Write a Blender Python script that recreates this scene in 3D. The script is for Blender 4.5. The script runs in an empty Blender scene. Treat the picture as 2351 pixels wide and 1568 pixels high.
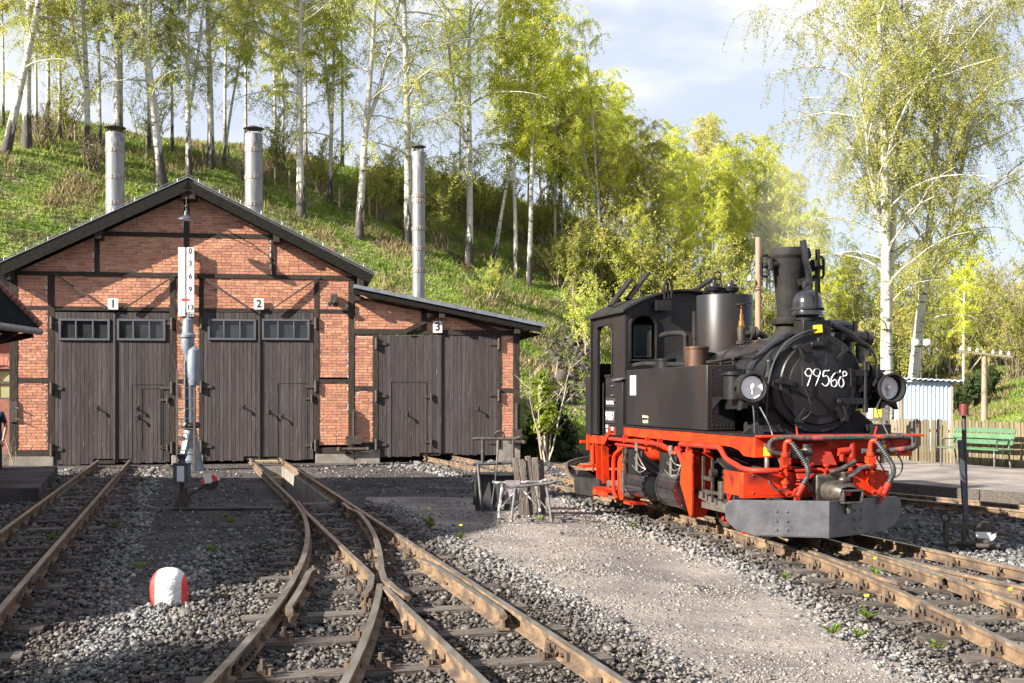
import bpy, math, random
import numpy as np
from mathutils import Vector, Matrix, noise
R = math.radians
C = bpy.context.scene.collection
rnd = random.Random(7)
nr = np.random.default_rng(11)

# ---------------------------------------------------------------- camera
F, CU, HV, CZ = 2700.0, 1175.5, 910.0, 1.80
cd = bpy.data.cameras.new('camera'); cam = bpy.data.objects.new('camera', cd); C.objects.link(cam)
cam.location = (0, 0, CZ); cam.rotation_euler = (R(90), 0, 0)
cd.sensor_width = 36; cd.lens = 36 * F / 2351; cd.shift_y = (HV - 784) / 2351
cd.clip_start = .1; cd.clip_end = 2000
bpy.context.scene.camera = cam

# ---------------------------------------------------------------- daylight
SUN_AZ, SUN_EL = R(30), R(28.5)          # light travels towards (cos, sin) of SUN_AZ
w = bpy.data.worlds.new('World'); bpy.context.scene.world = w; w.use_nodes = True
nt = w.node_tree; N = nt.nodes; L = nt.links
for n in list(N): N.remove(n)
out = N.new('ShaderNodeOutputWorld'); sky = N.new('ShaderNodeTexSky'); sky.sky_type = 'NISHITA'
sky.sun_disc = False; sky.sun_elevation = SUN_EL; sky.sun_rotation = R(240); sky.air_density = 1.0; sky.dust_density = 1.2; sky.ozone_density = 1.3
bg = N.new('ShaderNodeBackground'); bg.inputs[1].default_value = .05
bgc = N.new('ShaderNodeBackground'); bgc.inputs[1].default_value = .285
mix = N.new('ShaderNodeMixShader')
tc = N.new('ShaderNodeTexCoord'); sep = N.new('ShaderNodeSeparateXYZ')
mp = N.new('ShaderNodeMapping'); mp.inputs['Scale'].default_value = (1.0, 1.0, 3.2); mp.inputs['Location'].default_value = (.35, .1, .2)
nz = N.new('ShaderNodeTexNoise'); nz.inputs['Scale'].default_value = 2.3; nz.inputs['Detail'].default_value = 7; nz.inputs['Roughness'].default_value = .52
mr = N.new('ShaderNodeMapRange'); mr.inputs[1].default_value = .38; mr.inputs[2].default_value = .62
hz = N.new('ShaderNodeMapRange'); hz.inputs[1].default_value = .0; hz.inputs[2].default_value = .5; hz.inputs[3].default_value = .72; hz.inputs[4].default_value = .62
mx = N.new('ShaderNodeMath'); mx.operation = 'MAXIMUM'
L.new(tc.outputs['Generated'], mp.inputs[0]); L.new(mp.outputs[0], nz.inputs['Vector']); L.new(nz.outputs[0], mr.inputs[0])
L.new(tc.outputs['Generated'], sep.inputs[0]); L.new(sep.outputs['Z'], hz.inputs[0])
L.new(mr.outputs[0], mx.inputs[0]); L.new(hz.outputs[0], mx.inputs[1])
cl2 = N.new('ShaderNodeMix'); cl2.data_type = 'RGBA'; cl2.inputs[6].default_value = (.95, 1.0, 1.16, 1); cl2.inputs[7].default_value = (1.30, 1.30, 1.30, 1); mr2 = N.new('ShaderNodeMapRange'); mr2.inputs[1].default_value = .5; mr2.inputs[2].default_value = .72; L.new(nz.outputs[0], mr2.inputs[0]); L.new(mr2.outputs[0], cl2.inputs[0]); L.new(cl2.outputs[2], bgc.inputs[0])
L.new(sky.outputs[0], bg.inputs[0]); L.new(mx.outputs[0], mix.inputs[0]); L.new(bg.outputs[0], mix.inputs[1]); L.new(bgc.outputs[0], mix.inputs[2]); L.new(mix.outputs[0], out.inputs[0])
sd = bpy.data.lights.new('sun', 'SUN'); sun = bpy.data.objects.new('sun', sd); C.objects.link(sun)
sd.energy = 5.0; sd.angle = R(.53); sd.color = (1, .93, .82)
sun.rotation_euler = Vector((math.cos(SUN_AZ) * math.cos(SUN_EL), math.sin(SUN_AZ) * math.cos(SUN_EL), -math.sin(SUN_EL))).to_track_quat('-Z', 'Y').to_euler()
vs = bpy.context.scene.view_settings
vs.view_transform = 'Standard'; vs.look = 'None'; vs.exposure = 1.75; vs.gamma = 1; vs.use_curve_mapping = False
bpy.context.scene.cycles.max_bounces = 6; bpy.context.scene.cycles.sample_clamp_indirect = 8; bpy.context.scene.cycles.transparent_max_bounces = 8
bpy.context.scene.cycles.use_denoising = True

# ---------------------------------------------------------------- helpers
def at(u, v, Y): return Vector(((u - CU) / F * Y, Y, CZ + (HV - v) / F * Y))
def gp(u, v, z=-.055):
    Y = F * (CZ - z) / (v - HV); return Vector(((u - CU) / F * Y, Y, z))
def frame(d):
    d = Vector(d).normalized(); a = Vector((0, 0, 1)) if abs(d.z) < .9 else Vector((1, 0, 0))
    x = d.cross(a).normalized(); return x, x.cross(d).normalized(), d

class MB:
    def __init__(s): s.v = []; s.f = []; s.mi = []; s.m = 0
    def add(s, vs_, fs):
        k = len(s.v); s.v.extend([tuple(p) for p in vs_])
        for f in fs: s.f.append([i + k for i in f]); s.mi.append(s.m)
        return s
    def box(s, c, d, rot=None):
        c = Vector(c); P = []
        for i in (-.5, .5):
            for j in (-.5, .5):
                for k in (-.5, .5):
                    q = Vector((i * d[0], j * d[1], k * d[2]))
                    if rot is not None: q = rot @ q
                    P.append(c + q)
        return s.add(P, [(0, 1, 3, 2), (4, 6, 7, 5), (0, 4, 5, 1), (2, 3, 7, 6), (0, 2, 6, 4), (1, 5, 7, 3)])
    def lo(s, a, b): return s.box([(a[i] + b[i]) / 2 for i in range(3)], [abs(b[i] - a[i]) for i in range(3)])
    def bar(s, p, q, wd, ht=None, up=(0, 0, 1)):
        p = Vector(p); q = Vector(q); d = (q - p); y = d.normalized(); u = Vector(up)
        x = y.cross(u)
        if x.length < 1e-4: x = y.cross(Vector((1, 0, 0)))
        x.normalize(); z = x.cross(y)
        return s.box((p + q) / 2, (wd, d.length, ht or wd), Matrix((x, y, z)).transposed())
    def cyl(s, p, q, r, r2=None, n=12, caps=True):
        p = Vector(p); q = Vector(q); r2 = r if r2 is None else r2; x, y, d = frame(q - p); P = []
        for c, rr in ((p, r), (q, r2)):
            for i in range(n):
                a = 2 * math.pi * i / n; P.append(c + x * (rr * math.cos(a)) + y * (rr * math.sin(a)))
        fs = [(i, (i + 1) % n, n + (i + 1) % n, n + i) for i in range(n)]
        if caps: fs += [tuple(range(n))[::-1], tuple(range(n, 2 * n))]
        return s.add(P, fs)
    def tube(s, pts, r, n=6, caps=True):
        pts = [Vector(p) for p in pts]; m = len(pts); rs = r if isinstance(r, (list, tuple)) else [r] * m; P = []; x = None
        for i, p in enumerate(pts):
            d = (pts[min(i + 1, m - 1)] - pts[max(i - 1, 0)])
            if d.length < 1e-7: d = Vector((0, 0, 1))
            d.normalize()
            if x is None: x, y, _ = frame(d)
            else:
                x = (x - d * x.dot(d))
                x = x.normalized() if x.length > 1e-5 else frame(d)[0]
                y = d.cross(x)
            y = d.cross(x)
            for k in range(n):
                a = 2 * math.pi * k / n; P.append(p + x * (rs[i] * math.cos(a)) + y * (rs[i] * math.sin(a)))
        fs = [(i * n + k, i * n + (k + 1) % n, (i + 1) * n + (k + 1) % n, (i + 1) * n + k) for i in range(m - 1) for k in range(n)]
        if caps: fs += [tuple(range(n))[::-1], tuple(range((m - 1) * n, m * n))]
        return s.add(P, fs)
    def lathe(s, prof, o, axis, n=24, arc=None):
        o = Vector(o); x, y, d = frame(axis); P = []
        for r_, h in prof:
            for i in range(n):
                a = 2 * math.pi * i / n; P.append(o + d * h + x * (r_ * math.cos(a)) + y * (r_ * math.sin(a)))
        m = len(prof)
        fs = [(i * n + k, i * n + (k + 1) % n, (i + 1) * n + (k + 1) % n, (i + 1) * n + k) for i in range(m - 1) for k in range(n)]
        if prof[0][0] > 1e-6: fs.append(tuple(range(n))[::-1])
        if prof[-1][0] > 1e-6: fs.append(tuple(range((m - 1) * n, m * n)))
        return s.add(P, fs)
    def prism(s, poly, off):
        poly = [Vector(p) for p in poly]; off = Vector(off); n = len(poly)
        return s.add(poly + [p + off for p in poly], [tuple(range(n))[::-1], tuple(range(n, 2 * n))] + [(i, (i + 1) % n, n + (i + 1) % n, n + i) for i in range(n)])
    def sph(s, c, r, n=12, m=8, sc=(1, 1, 1)):
        c = Vector(c); P = []; fs = []
        for j in range(m + 1):
            t = math.pi * j / m
            for i in range(n):
                a = 2 * math.pi * i / n; P.append(c + Vector((r * sc[0] * math.sin(t) * math.cos(a), r * sc[1] * math.sin(t) * math.sin(a), r * sc[2] * math.cos(t))))
        for j in range(m):
            for i in range(n): fs.append((j * n + i, (j + 1) * n + i, (j + 1) * n + (i + 1) % n, j * n + (i + 1) % n))
        return s.add(P, fs)
    def torus(s, c, Rr, r, axis, n=20, k=6, a0=0, a1=2 * math.pi):
        c = Vector(c); x, y, d = frame(axis); pts = [c + x * (Rr * math.cos(a0 + (a1 - a0) * i / n)) + y * (Rr * math.sin(a0 + (a1 - a0) * i / n)) for i in range(n + 1)]
        return s.tube(pts, r, k, caps=abs(a1 - a0) < 6.2)
    def mesh(s, name, mats=(), ang=38):
        me = bpy.data.meshes.new(name); me.from_pydata(s.v, [], s.f); me.validate(); 
        for m in (mats if isinstance(mats, (list, tuple)) else [mats]): me.materials.append(m)
        if max(s.mi, default=0) > 0 and len(me.polygons) == len(s.mi): me.polygons.foreach_set('material_index', s.mi)
        if ang:
            me.polygons.foreach_set('use_smooth', [True] * len(me.polygons)); me.set_sharp_from_angle(angle=R(ang))
        me.update(); return me

def link(name, data, parent=None, loc=(0, 0, 0), rot=(0, 0, 0)):
    o = bpy.data.objects.new(name, data); C.objects.link(o); o.location = loc; o.rotation_euler = rot
    if parent is not None: o.parent = parent
    return o
def ob(name, mb, mats, parent=None, loc=(0, 0, 0), rot=(0, 0, 0), ang=38, bev=0, kind=None):
    o = link(name, mb.mesh(name, mats, ang), parent, loc, rot)
    if 'rivet' in name or 'bolt' in name: o['kind'] = 'stuff'
    if bev:
        b = o.modifiers.new('bevel', 'BEVEL'); b.width = bev; b.segments = 2; b.limit_method = 'ANGLE'; b.angle_limit = R(40)
    if kind: o['kind'] = kind
    return o
def obs(name, mb, mats, parent, k=None, **kw):
    """one object per loose piece of the mesh"""
    par_ = list(range(len(mb.v)))
    def fd_(i):
        while par_[i] != i: par_[i] = par_[par_[i]]; i = par_[i]
        return i
    for f in mb.f:
        for i in f[1:]: par_[fd_(i)] = fd_(f[0])
    grp = {}
    for n_, f in enumerate(mb.f): grp.setdefault(fd_(f[0]), []).append(n_)
    for fl in grp.values():
        m2 = MB(); mp_ = {}
        for n_ in fl:
            for i in mb.f[n_]:
                if i not in mp_: mp_[i] = len(m2.v); m2.v.append(mb.v[i])
            m2.f.append([mp_[i] for i in mb.f[n_]]); m2.mi.append(mb.mi[n_])
        ob(name, m2, mats, parent, **kw)
def tag(o, label, cat, group=None):
    o['label'] = label; o['category'] = cat
    if group: o['group'] = group
    return o
def thing(name, label, cat, loc=(0, 0, 0), rz=0, group=None):
    return tag(link(name, None, None, loc, (0, 0, rz)), label, cat, group)
def text(name, s, size, mat, parent, loc, rot, ext=.002, sx=1.0, align='CENTER', bold=.025):
    cu = bpy.data.curves.new(name, 'FONT'); cu.body = s; cu.size = size; cu.extrude = ext; cu.offset = bold * size; cu.align_x = align; cu.align_y = 'CENTER'
    tmp = bpy.data.objects.new(name, cu); C.objects.link(tmp); dg = bpy.context.evaluated_depsgraph_get(); dg.update()
    me = bpy.data.meshes.new_from_object(tmp.evaluated_get(dg), depsgraph=dg); me.name = name; me.materials.clear(); me.materials.append(mat); bpy.data.objects.remove(tmp); bpy.data.curves.remove(cu)
    me.transform(Matrix.Diagonal((sx, 1, 1, 1))); return link(name, me, parent, loc, rot)
def big(name, V, Fc, mats, cols=None, parent=None, smooth=False, mi=None):
    """fast mesh of equal-sized faces from numpy arrays"""
    me = bpy.data.meshes.new(name); nf, k = Fc.shape
    me.vertices.add(len(V)); me.vertices.foreach_set('co', np.ascontiguousarray(V, dtype=np.float32).ravel())
    me.loops.add(nf * k); me.polygons.add(nf)
    me.polygons.foreach_set('loop_start', np.arange(0, nf * k, k, dtype=np.int32))
    me.loops.foreach_set('vertex_index', np.ascontiguousarray(Fc, dtype=np.int32).ravel())
    me.update(calc_edges=True)
    if smooth: me.polygons.foreach_set('use_smooth', np.ones(nf, dtype=bool))
    if cols is not None:
        a = me.color_attributes.new('Col', 'FLOAT_COLOR', 'POINT'); a.data.foreach_set('color', np.ascontiguousarray(cols, dtype=np.float32).ravel())
    for m in mats if isinstance(mats, (list, tuple)) else [mats]: me.materials.append(m)
    if mi is not None: me.polygons.foreach_set('material_index', mi)
    return link(name, me, parent)

# ---------------------------------------------------------------- materials
def mat(name, c1, c2=None, rough=.7, metal=0, scale=6, detail=6, lo=.35, hi=.65, bump=0, bscale=None, stretch=None, c3=None, c3s=1.5, c3t=(.55, .7), rnd_v=0, attr=False, coat=0, coords='Object', trans=None, spec=None, relief=0):
    m = bpy.data.materials.new(name); m.use_nodes = True; t = m.node_tree; n = t.nodes; l = t.links
    b = n['Principled BSDF']; b.inputs['Roughness'].default_value = rough; b.inputs['Metallic'].default_value = metal
    if coat: b.inputs['Coat Weight'].default_value = coat; b.inputs['Coat Roughness'].default_value = .12
    if spec is not None: b.inputs['Specular IOR Level'].default_value = spec
    tcn = n.new('ShaderNodeTexCoord'); vec = tcn.outputs[coords]
    if stretch:
        mpn = n.new('ShaderNodeMapping'); mpn.inputs['Scale'].default_value = stretch; l.new(vec, mpn.inputs[0]); vec = mpn.outputs[0]
    col = None
    def noise_(sc, det, a, b_):
        q = n.new('ShaderNodeTexNoise'); q.inputs['Scale'].default_value = sc; q.inputs['Detail'].default_value = det; l.new(vec, q.inputs['Vector'])
        r_ = n.new('ShaderNodeMapRange'); r_.inputs[1].default_value = a; r_.inputs[2].default_value = b_; l.new(q.outputs[0], r_.inputs[0]); return q, r_
    def mixc(fac, A, B, mode='MIX'):
        q = n.new('ShaderNodeMix'); q.data_type = 'RGBA'; q.blend_type = mode
        if hasattr(fac, 'links'): l.new(fac, q.inputs[0])
        else: q.inputs[0].default_value = fac
        for sock, val in ((q.inputs[6], A), (q.inputs[7], B)):
            if hasattr(val, 'links'): l.new(val, sock)
            else: sock.default_value = (*val, 1)
        return q.outputs[2]
    src = c1
    if attr:
        a = n.new('ShaderNodeAttribute'); a.attribute_name = 'Col'; src = a.outputs['Color']
    nq = None
    if c2 is not None:
        nq, r_ = noise_(scale, detail, lo, hi)
        src = mixc(r_.outputs[0], src, c2) if not attr else mixc(r_.outputs[0], src, c2, 'MULTIPLY')
    if c3 is not None:
        _, r3 = noise_(c3s, 5, *c3t); src = mixc(r3.outputs[0], src, c3)
    if rnd_v:
        oi = n.new('ShaderNodeObjectInfo'); r_ = n.new('ShaderNodeMapRange'); r_.inputs[3].default_value = 1 - rnd_v; r_.inputs[4].default_value = 1 + rnd_v
        l.new(oi.outputs['Random'], r_.inputs[0]); cb = n.new('ShaderNodeCombineColor')
        for i in range(3): l.new(r_.outputs[0], cb.inputs[i])
        src = mixc(1.0, src, cb.outputs[0], 'MULTIPLY')
    if hasattr(src, 'links'): l.new(src, b.inputs['Base Color'])
    else: b.inputs['Base Color'].default_value = (*src, 1)
    if bump:
        bn = n.new('ShaderNodeTexNoise'); bn.inputs['Scale'].default_value = bscale or scale * 3; bn.inputs['Detail'].default_value = 6; l.new(vec, bn.inputs['Vector'])
        bp = n.new('ShaderNodeBump'); bp.inputs['Strength'].default_value = bump; bp.inputs['Distance'].default_value = .02; l.new(bn.outputs[0], bp.inputs['Height']); l.new(bp.outputs[0], b.inputs['Normal'])
        if relief:
            b2 = n.new('ShaderNodeTexNoise'); b2.inputs['Scale'].default_value = relief; b2.inputs['Detail'].default_value = 5; l.new(vec, b2.inputs['Vector']); p2 = n.new('ShaderNodeBump'); p2.inputs['Strength'].default_value = .9; p2.inputs['Distance'].default_value = .06; l.new(b2.outputs[0], p2.inputs['Height']); l.new(p2.outputs[0], bp.inputs['Normal'])
        if rough > .35:
            rr = n.new('ShaderNodeMapRange'); rr.inputs[3].default_value = max(.05, rough - .15); rr.inputs[4].default_value = min(1, rough + .15); l.new(bn.outputs[0], rr.inputs[0]); l.new(rr.outputs[0], b.inputs['Roughness'])
    if trans:
        o_ = n['Material Output']; tr = n.new('ShaderNodeBsdfTranslucent'); ms = n.new('ShaderNodeMixShader'); ms.inputs[0].default_value = trans[1]
        if hasattr(src, 'links'):
            l.new(mixc(1.0, src, trans[0], 'MULTIPLY'), tr.inputs[0])
        else: tr.inputs[0].default_value = (*trans[0], 1)
        l.new(b.outputs[0], ms.inputs[1]); l.new(tr.outputs[0], ms.inputs[2]); l.new(ms.outputs[0], o_.inputs[0])
    return m

M = {}
M['path'] = mat('cinder_path', (.175, .158, .152), (.33, .288, .258), .95, scale=1.1, detail=15, lo=.34, hi=.66, bump=1.0, bscale=120, c3=(.135, .122, .12), c3s=.45, c3t=(.54, .74), spec=.12, relief=9)
M['cinder'] = mat('cinder', (.050, .046, .049), (.125, .112, .106), .95, scale=1.0, detail=15, lo=.36, hi=.68, bump=1.0, bscale=110, c3=(.034, .032, .035), c3s=.5, c3t=(.52, .7), spec=.12, relief=9)
M['stone'] = mat('ballast_stone', (.3, .3, .3), (.66, .64, .62), .9, attr=True, scale=40, detail=3, spec=.25)
M['sleeper'] = mat('sleeper_wood', (.055, .044, .037), (.135, .117, .103), .9, scale=5, stretch=(1, 10, 10), bump=.6, bscale=8, rnd_v=.35, spec=.2)
M['rail_side'] = mat('rail_rust', (.12, .078, .048), (.22, .15, .09), .82, scale=7, bump=.5, bscale=40, c3=(.062, .046, .038), c3s=3.6, c3t=(.45, .66), spec=.3)
M['rail_top'] = mat('rail_top', (.18, .15, .125), (.32, .29, .26), .38, .7, scale=14, stretch=(1, .15, 1))
M['iron'] = mat('dark_iron', (.035, .030, .028), (.075, .058, .045), .65, .2, scale=12, bump=.2, bscale=40)
M['plate_rust'] = mat('fastening_rust', (.055, .042, .034), (.13, .085, .055), .8, .1, scale=14, rnd_v=.3)
M['brick'] = mat('brick', (.4, .2, .1), (.70, .64, .61), .92, attr=True, scale=26, detail=6, lo=.38, hi=.68, bump=.5, bscale=60, spec=.2)
M['mortar'] = mat('mortar', (.50, .45, .39), (.64, .59, .52), .95, scale=9, bump=.4, bscale=70)
M['timber'] = mat('black_timber', (.028, .022, .019), (.062, .050, .043), .85, scale=4, stretch=(12, 12, 1.2), bump=.5, bscale=6, spec=.1)
M['timberh'] = mat('black_timber_beam', (.028, .022, .019), (.062, .050, .043), .85, scale=4, stretch=(1.2, 12, 12), bump=.5, bscale=6, spec=.1)
M['plank'] = mat('door_plank', (.046, .039, .039), (.068, .058, .058), .85, scale=3.0, stretch=(7, 7, .6), bump=.35, bscale=7, rnd_v=.22, spec=.25, c3=(.15, .135, .13), c3s=5, c3t=(.64, .74))
M['frame'] = mat('grey_frame', (.065, .065, .078), (.085, .085, .10), .6, scale=8)
M['glass'] = mat('dark_glass', (.02, .024, .026), (.035, .04, .04), .12, scale=3)
M['felt'] = mat('roof_felt', (.05, .048, .047), (.09, .085, .08), .9, scale=5, bump=.4)
M['fascia'] = mat('fascia_board', (.010, .009, .008), (.022, .019, .017), .85, spec=.1, scale=4, stretch=(2, 8, 8), bump=.2)
M['zinc'] = mat('zinc', (.22, .235, .265), (.32, .335, .365), .42, .7, scale=7, c3=(.22, .22, .24), c3s=3)
M['flue'] = mat('flue_steel', (.19, .188, .192), (.26, .256, .26), .42, .45, scale=3, stretch=(5, 5, .7), bump=.05)
M['flueband'] = mat('flue_band', (.20, .17, .15), (.34, .30, .28), .6, .3, scale=14)
M['fluesoot'] = mat('flue_soot', (.13, .125, .13), (.30, .29, .30), .6, .3, scale=4, stretch=(4, 4, 1.5))
M['black'] = mat('loco_black', (.008, .008, .009), (.013, .0125, .014), .40, scale=4, bump=.04, bscale=30, c3=(.025, .020, .018), c3s=1.6, c3t=(.52, .78), spec=.32)
M['tank'] = mat('tank_black', (.011, .0105, .012), (.017, .0165, .018), .40, scale=2, stretch=(1, .6, .5), c3=(.032, .022, .017), c3s=1.1, c3t=(.5, .8), spec=.34)
M['matte'] = mat('soot_shade_black', (.011, .0105, .0105), (.024, .0215, .0205), .72, spec=.2, scale=5, bump=.25, bscale=22)  # sooty parts; also stands for shade on the red frames and splashers
M['gloss'] = mat('gloss_black', (.012, .012, .014), (.02, .02, .022), .16, scale=6, bump=.12, bscale=30, coat=.6)
M['red'] = mat('loco_red', (.50, .025, .005), (.56, .042, .008), .42, scale=3, bump=.05, bscale=30, c3=(.11, .014, .009), c3s=4.5, c3t=(.50, .72), coat=.04, spec=.3)
M['redd'] = mat('loco_red_dirty', (.42, .024, .008), (.26, .02, .010), .5, spec=.25, scale=5, bump=.08, bscale=30, c3=(.16, .03, .02), c3s=4, c3t=(.55, .72))
M['plough'] = mat('plough_grey', (.075, .075, .086), (.13, .13, .145), .40, .3, scale=4, bump=.3, bscale=14, c3=(.12, .115, .12), c3s=2.2)
M['steel'] = mat('bright_steel', (.24, .215, .185), (.36, .33, .29), .4, .8, scale=14, bump=.05)
M['oily'] = mat('oily_steel', (.055, .05, .045), (.12, .105, .088), .42, .6, scale=12)
M['brass'] = mat('brass', (.50, .24, .07), (.36, .16, .06), .35, .85, scale=16)
M['copper'] = mat('copper_cover', (.05, .035, .03), (.17, .09, .06), .4, .6, scale=5, stretch=(1, 1, .3))
M['rubber'] = mat('rubber_hose', (.022, .025, .027), (.045, .048, .05), .5, scale=14)
M['lag'] = mat('lagging', (.035, .030, .028), (.085, .072, .066), .95, scale=22, bump=.9, bscale=60, c3=(.38, .05, .04), c3s=4.5, c3t=(.56, .64))
M['yellow'] = mat('yellow_tag', (.80, .62, .02), (.85, .68, .03), .45, scale=5)
M['white'] = mat('white_paint', (.60, .60, .60), (.67, .67, .665), .6, scale=5, bump=.1, bscale=40)
M['whiterough'] = mat('white_render', (.52, .515, .51), (.63, .62, .615), .85, scale=9, bump=1.0, bscale=26, c3=(.30, .285, .26), c3s=6, c3t=(.58, .74))
M['redpaint'] = mat('red_paint', (.58, .04, .035), (.66, .06, .05), .6, scale=9, bump=.6, bscale=26)
M['ink'] = mat('black_ink', (.018, .018, .02), None, .6)
M['chalk'] = mat('chalk', (.50, .51, .54), (.66, .66, .68), .95, scale=60)
M['cream'] = mat('cream_letter', (.78, .72, .42), None, .6)
M['orangeink'] = mat('orange_ink', (.60, .18, .08), None, .6)
M['lens'] = mat('lamp_reflector', (.80, .81, .83), None, .25, 0)  # plain white stands in for the sky reflected in the lamp
M['bulb'] = mat('lamp_bulb', (.75, .74, .66), None, .08, .1)
M['concrete'] = mat('concrete', (.15, .135, .115), (.24, .215, .185), .9, scale=4, bump=.4, bscale=40, c3=(.085, .077, .068), c3s=1.4)
M['board'] = mat('pit_board', (.20, .15, .09), (.29, .22, .14), .85, scale=4, stretch=(2, 10, 10), rnd_v=.2)
M['crane'] = mat('crane_grey', (.15, .175, .21), (.21, .235, .27), .45, .25, scale=5, bump=.06, c3=(.2, .19, .19), c3s=3, c3t=(.6, .75))
M['darkblue'] = mat('slate_paint', (.035, .042, .055), (.06, .07, .085), .5, scale=9)
M['pole'] = mat('pole_wood', (.22, .13, .085), (.32, .20, .13), .85, scale=4, stretch=(10, 10, .8), bump=.3)
M['polegrey'] = mat('pole_grey', (.20, .16, .11), (.27, .22, .16), .85, scale=4, stretch=(10, 10, .8), bump=.3)
M['picket'] = mat('picket_wood', (.085, .068, .040), (.17, .14, .082), .88, scale=3, stretch=(8, 8, 1), bump=.3, rnd_v=.3)
M['green'] = mat('bench_green', (.055, .125, .06), (.075, .155, .08), .5, scale=6, rnd_v=.1)
M['pipegrey'] = mat('grey_tube', (.075, .075, .078), (.13, .126, .126), .6, .3, scale=12, c3=(.30, .295, .285), c3s=9, c3t=(.62, .66))
M['tubedark'] = mat('dark_tube', (.035, .035, .038), (.07, .066, .063), .55, .3, scale=12)
M['oldwood'] = mat('old_sleeper', (.055, .043, .037), (.14, .115, .10), .9, scale=3, stretch=(12, 12, 1), bump=.9, bscale=7, rnd_v=.2)
M['hut'] = mat('hut_white', (.37, .455, .58), (.43, .51, .63), .5, scale=3)
M['slate'] = mat('slate_roof', (.008, .008, .009), (.014, .014, .015), .9, spec=.04, scale=9, bump=.4)
M['darkbrick'] = mat('dark_brick', (.20, .085, .06), (.28, .12, .09), .9, scale=7, bump=.3)
M['insul'] = mat('insulator', (.58, .60, .61), None, .2)
M['navy'] = mat('navy_cotton', (.012, .022, .07), (.018, .03, .09), .9, scale=30, bump=.2)
M['trouser'] = mat('black_cotton', (.012, .012, .016), (.02, .02, .025), .9, scale=30, bump=.2)
M['skin'] = mat('skin', (.33, .18, .125), (.38, .21, .15), .55, scale=12)
M['cloth'] = mat('rag', (.13, .11, .12), (.22, .19, .2), .95, scale=12, bump=.3)
# ---------------------------------------------------------------- terrain
def sstep(a, b, x):
    t = min(1, max(0, (x - a) / (b - a))); return t * t * (3 - 2 * t)
def yard_z(X, Y): return -.055 - .10 * sstep(.6, 2.0, X)
def smin(a, b, k):
    h = max(k - abs(a - b), 0) / k; return min(a, b) - h * h * k * .25
PHI = R(9.3); P0 = Vector((-6.9, 32.4, 0)); EX = Vector((math.cos(PHI), math.sin(PHI), 0)); EY = Vector((-math.sin(PHI), math.cos(PHI), 0))
def hill_z(X, Y):
    nzv = noise.noise(Vector((X * .16, Y * .16, 0))) * .55 + noise.noise(Vector((X * .45, Y * .45, 3))) * .22 + noise.noise(Vector((X * 1.3, Y * 1.3, 7))) * .09
    p1 = 8.8 - .42 * (X + 4.8) + .5 * (Y - 54)
    p1 -= .9 * sstep(-4, -16, X) * sstep(46, 36, Y)
    cap = 14.6 - 10.8 * sstep(-6, 26, X) + .02 * (Y - 50)
    p1 = smin(p1, cap, 3.0)
    if X < -9: p1 = max(p1, .25 * (-13.5 - X)) if Y > 33 else p1
    p2 = .26 * (X - 16) + .05 * (Y - 45) if X > 12 and Y > 26 else -5
    p2 = smin(p2, 3.6 + .03 * (Y - 45), 3)
    z = max(p1, p2)
    amp = min(1, max(0, z / 1.5))
    z += nzv * amp
    # shed stands in a cutting
    q = Vector((X, Y, 0)) - P0; a = q.dot(EX); b = q.dot(EY)
    if -7.2 < a < 7.0 and -3 < b < 9.6: z = -1.0 if not (a > 6.7 and b > 3) else z
    if X < -12.6 and Y < 40.0: z = -1.0
    if Y < 33 and X < 4: z = min(z, -1.0) if X > -15 else z
    grass = (Y > 42.5 and X > -2) or (X > 9 and Y > 28.9 - (X - 9) * 2.17)
    if z < .05: z = (.05 + .04 * nzv) if grass else -1.0
    return z
def hit(u, v, y0=33.0):
    Y = y0
    while Y < 160:
        p = at(u, v, Y)
        if hill_z(p.x, p.y) >= p.z: return Vector((p.x, p.y, hill_z(p.x, p.y)))
        Y += .2
    return at(u, v, 90)

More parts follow.
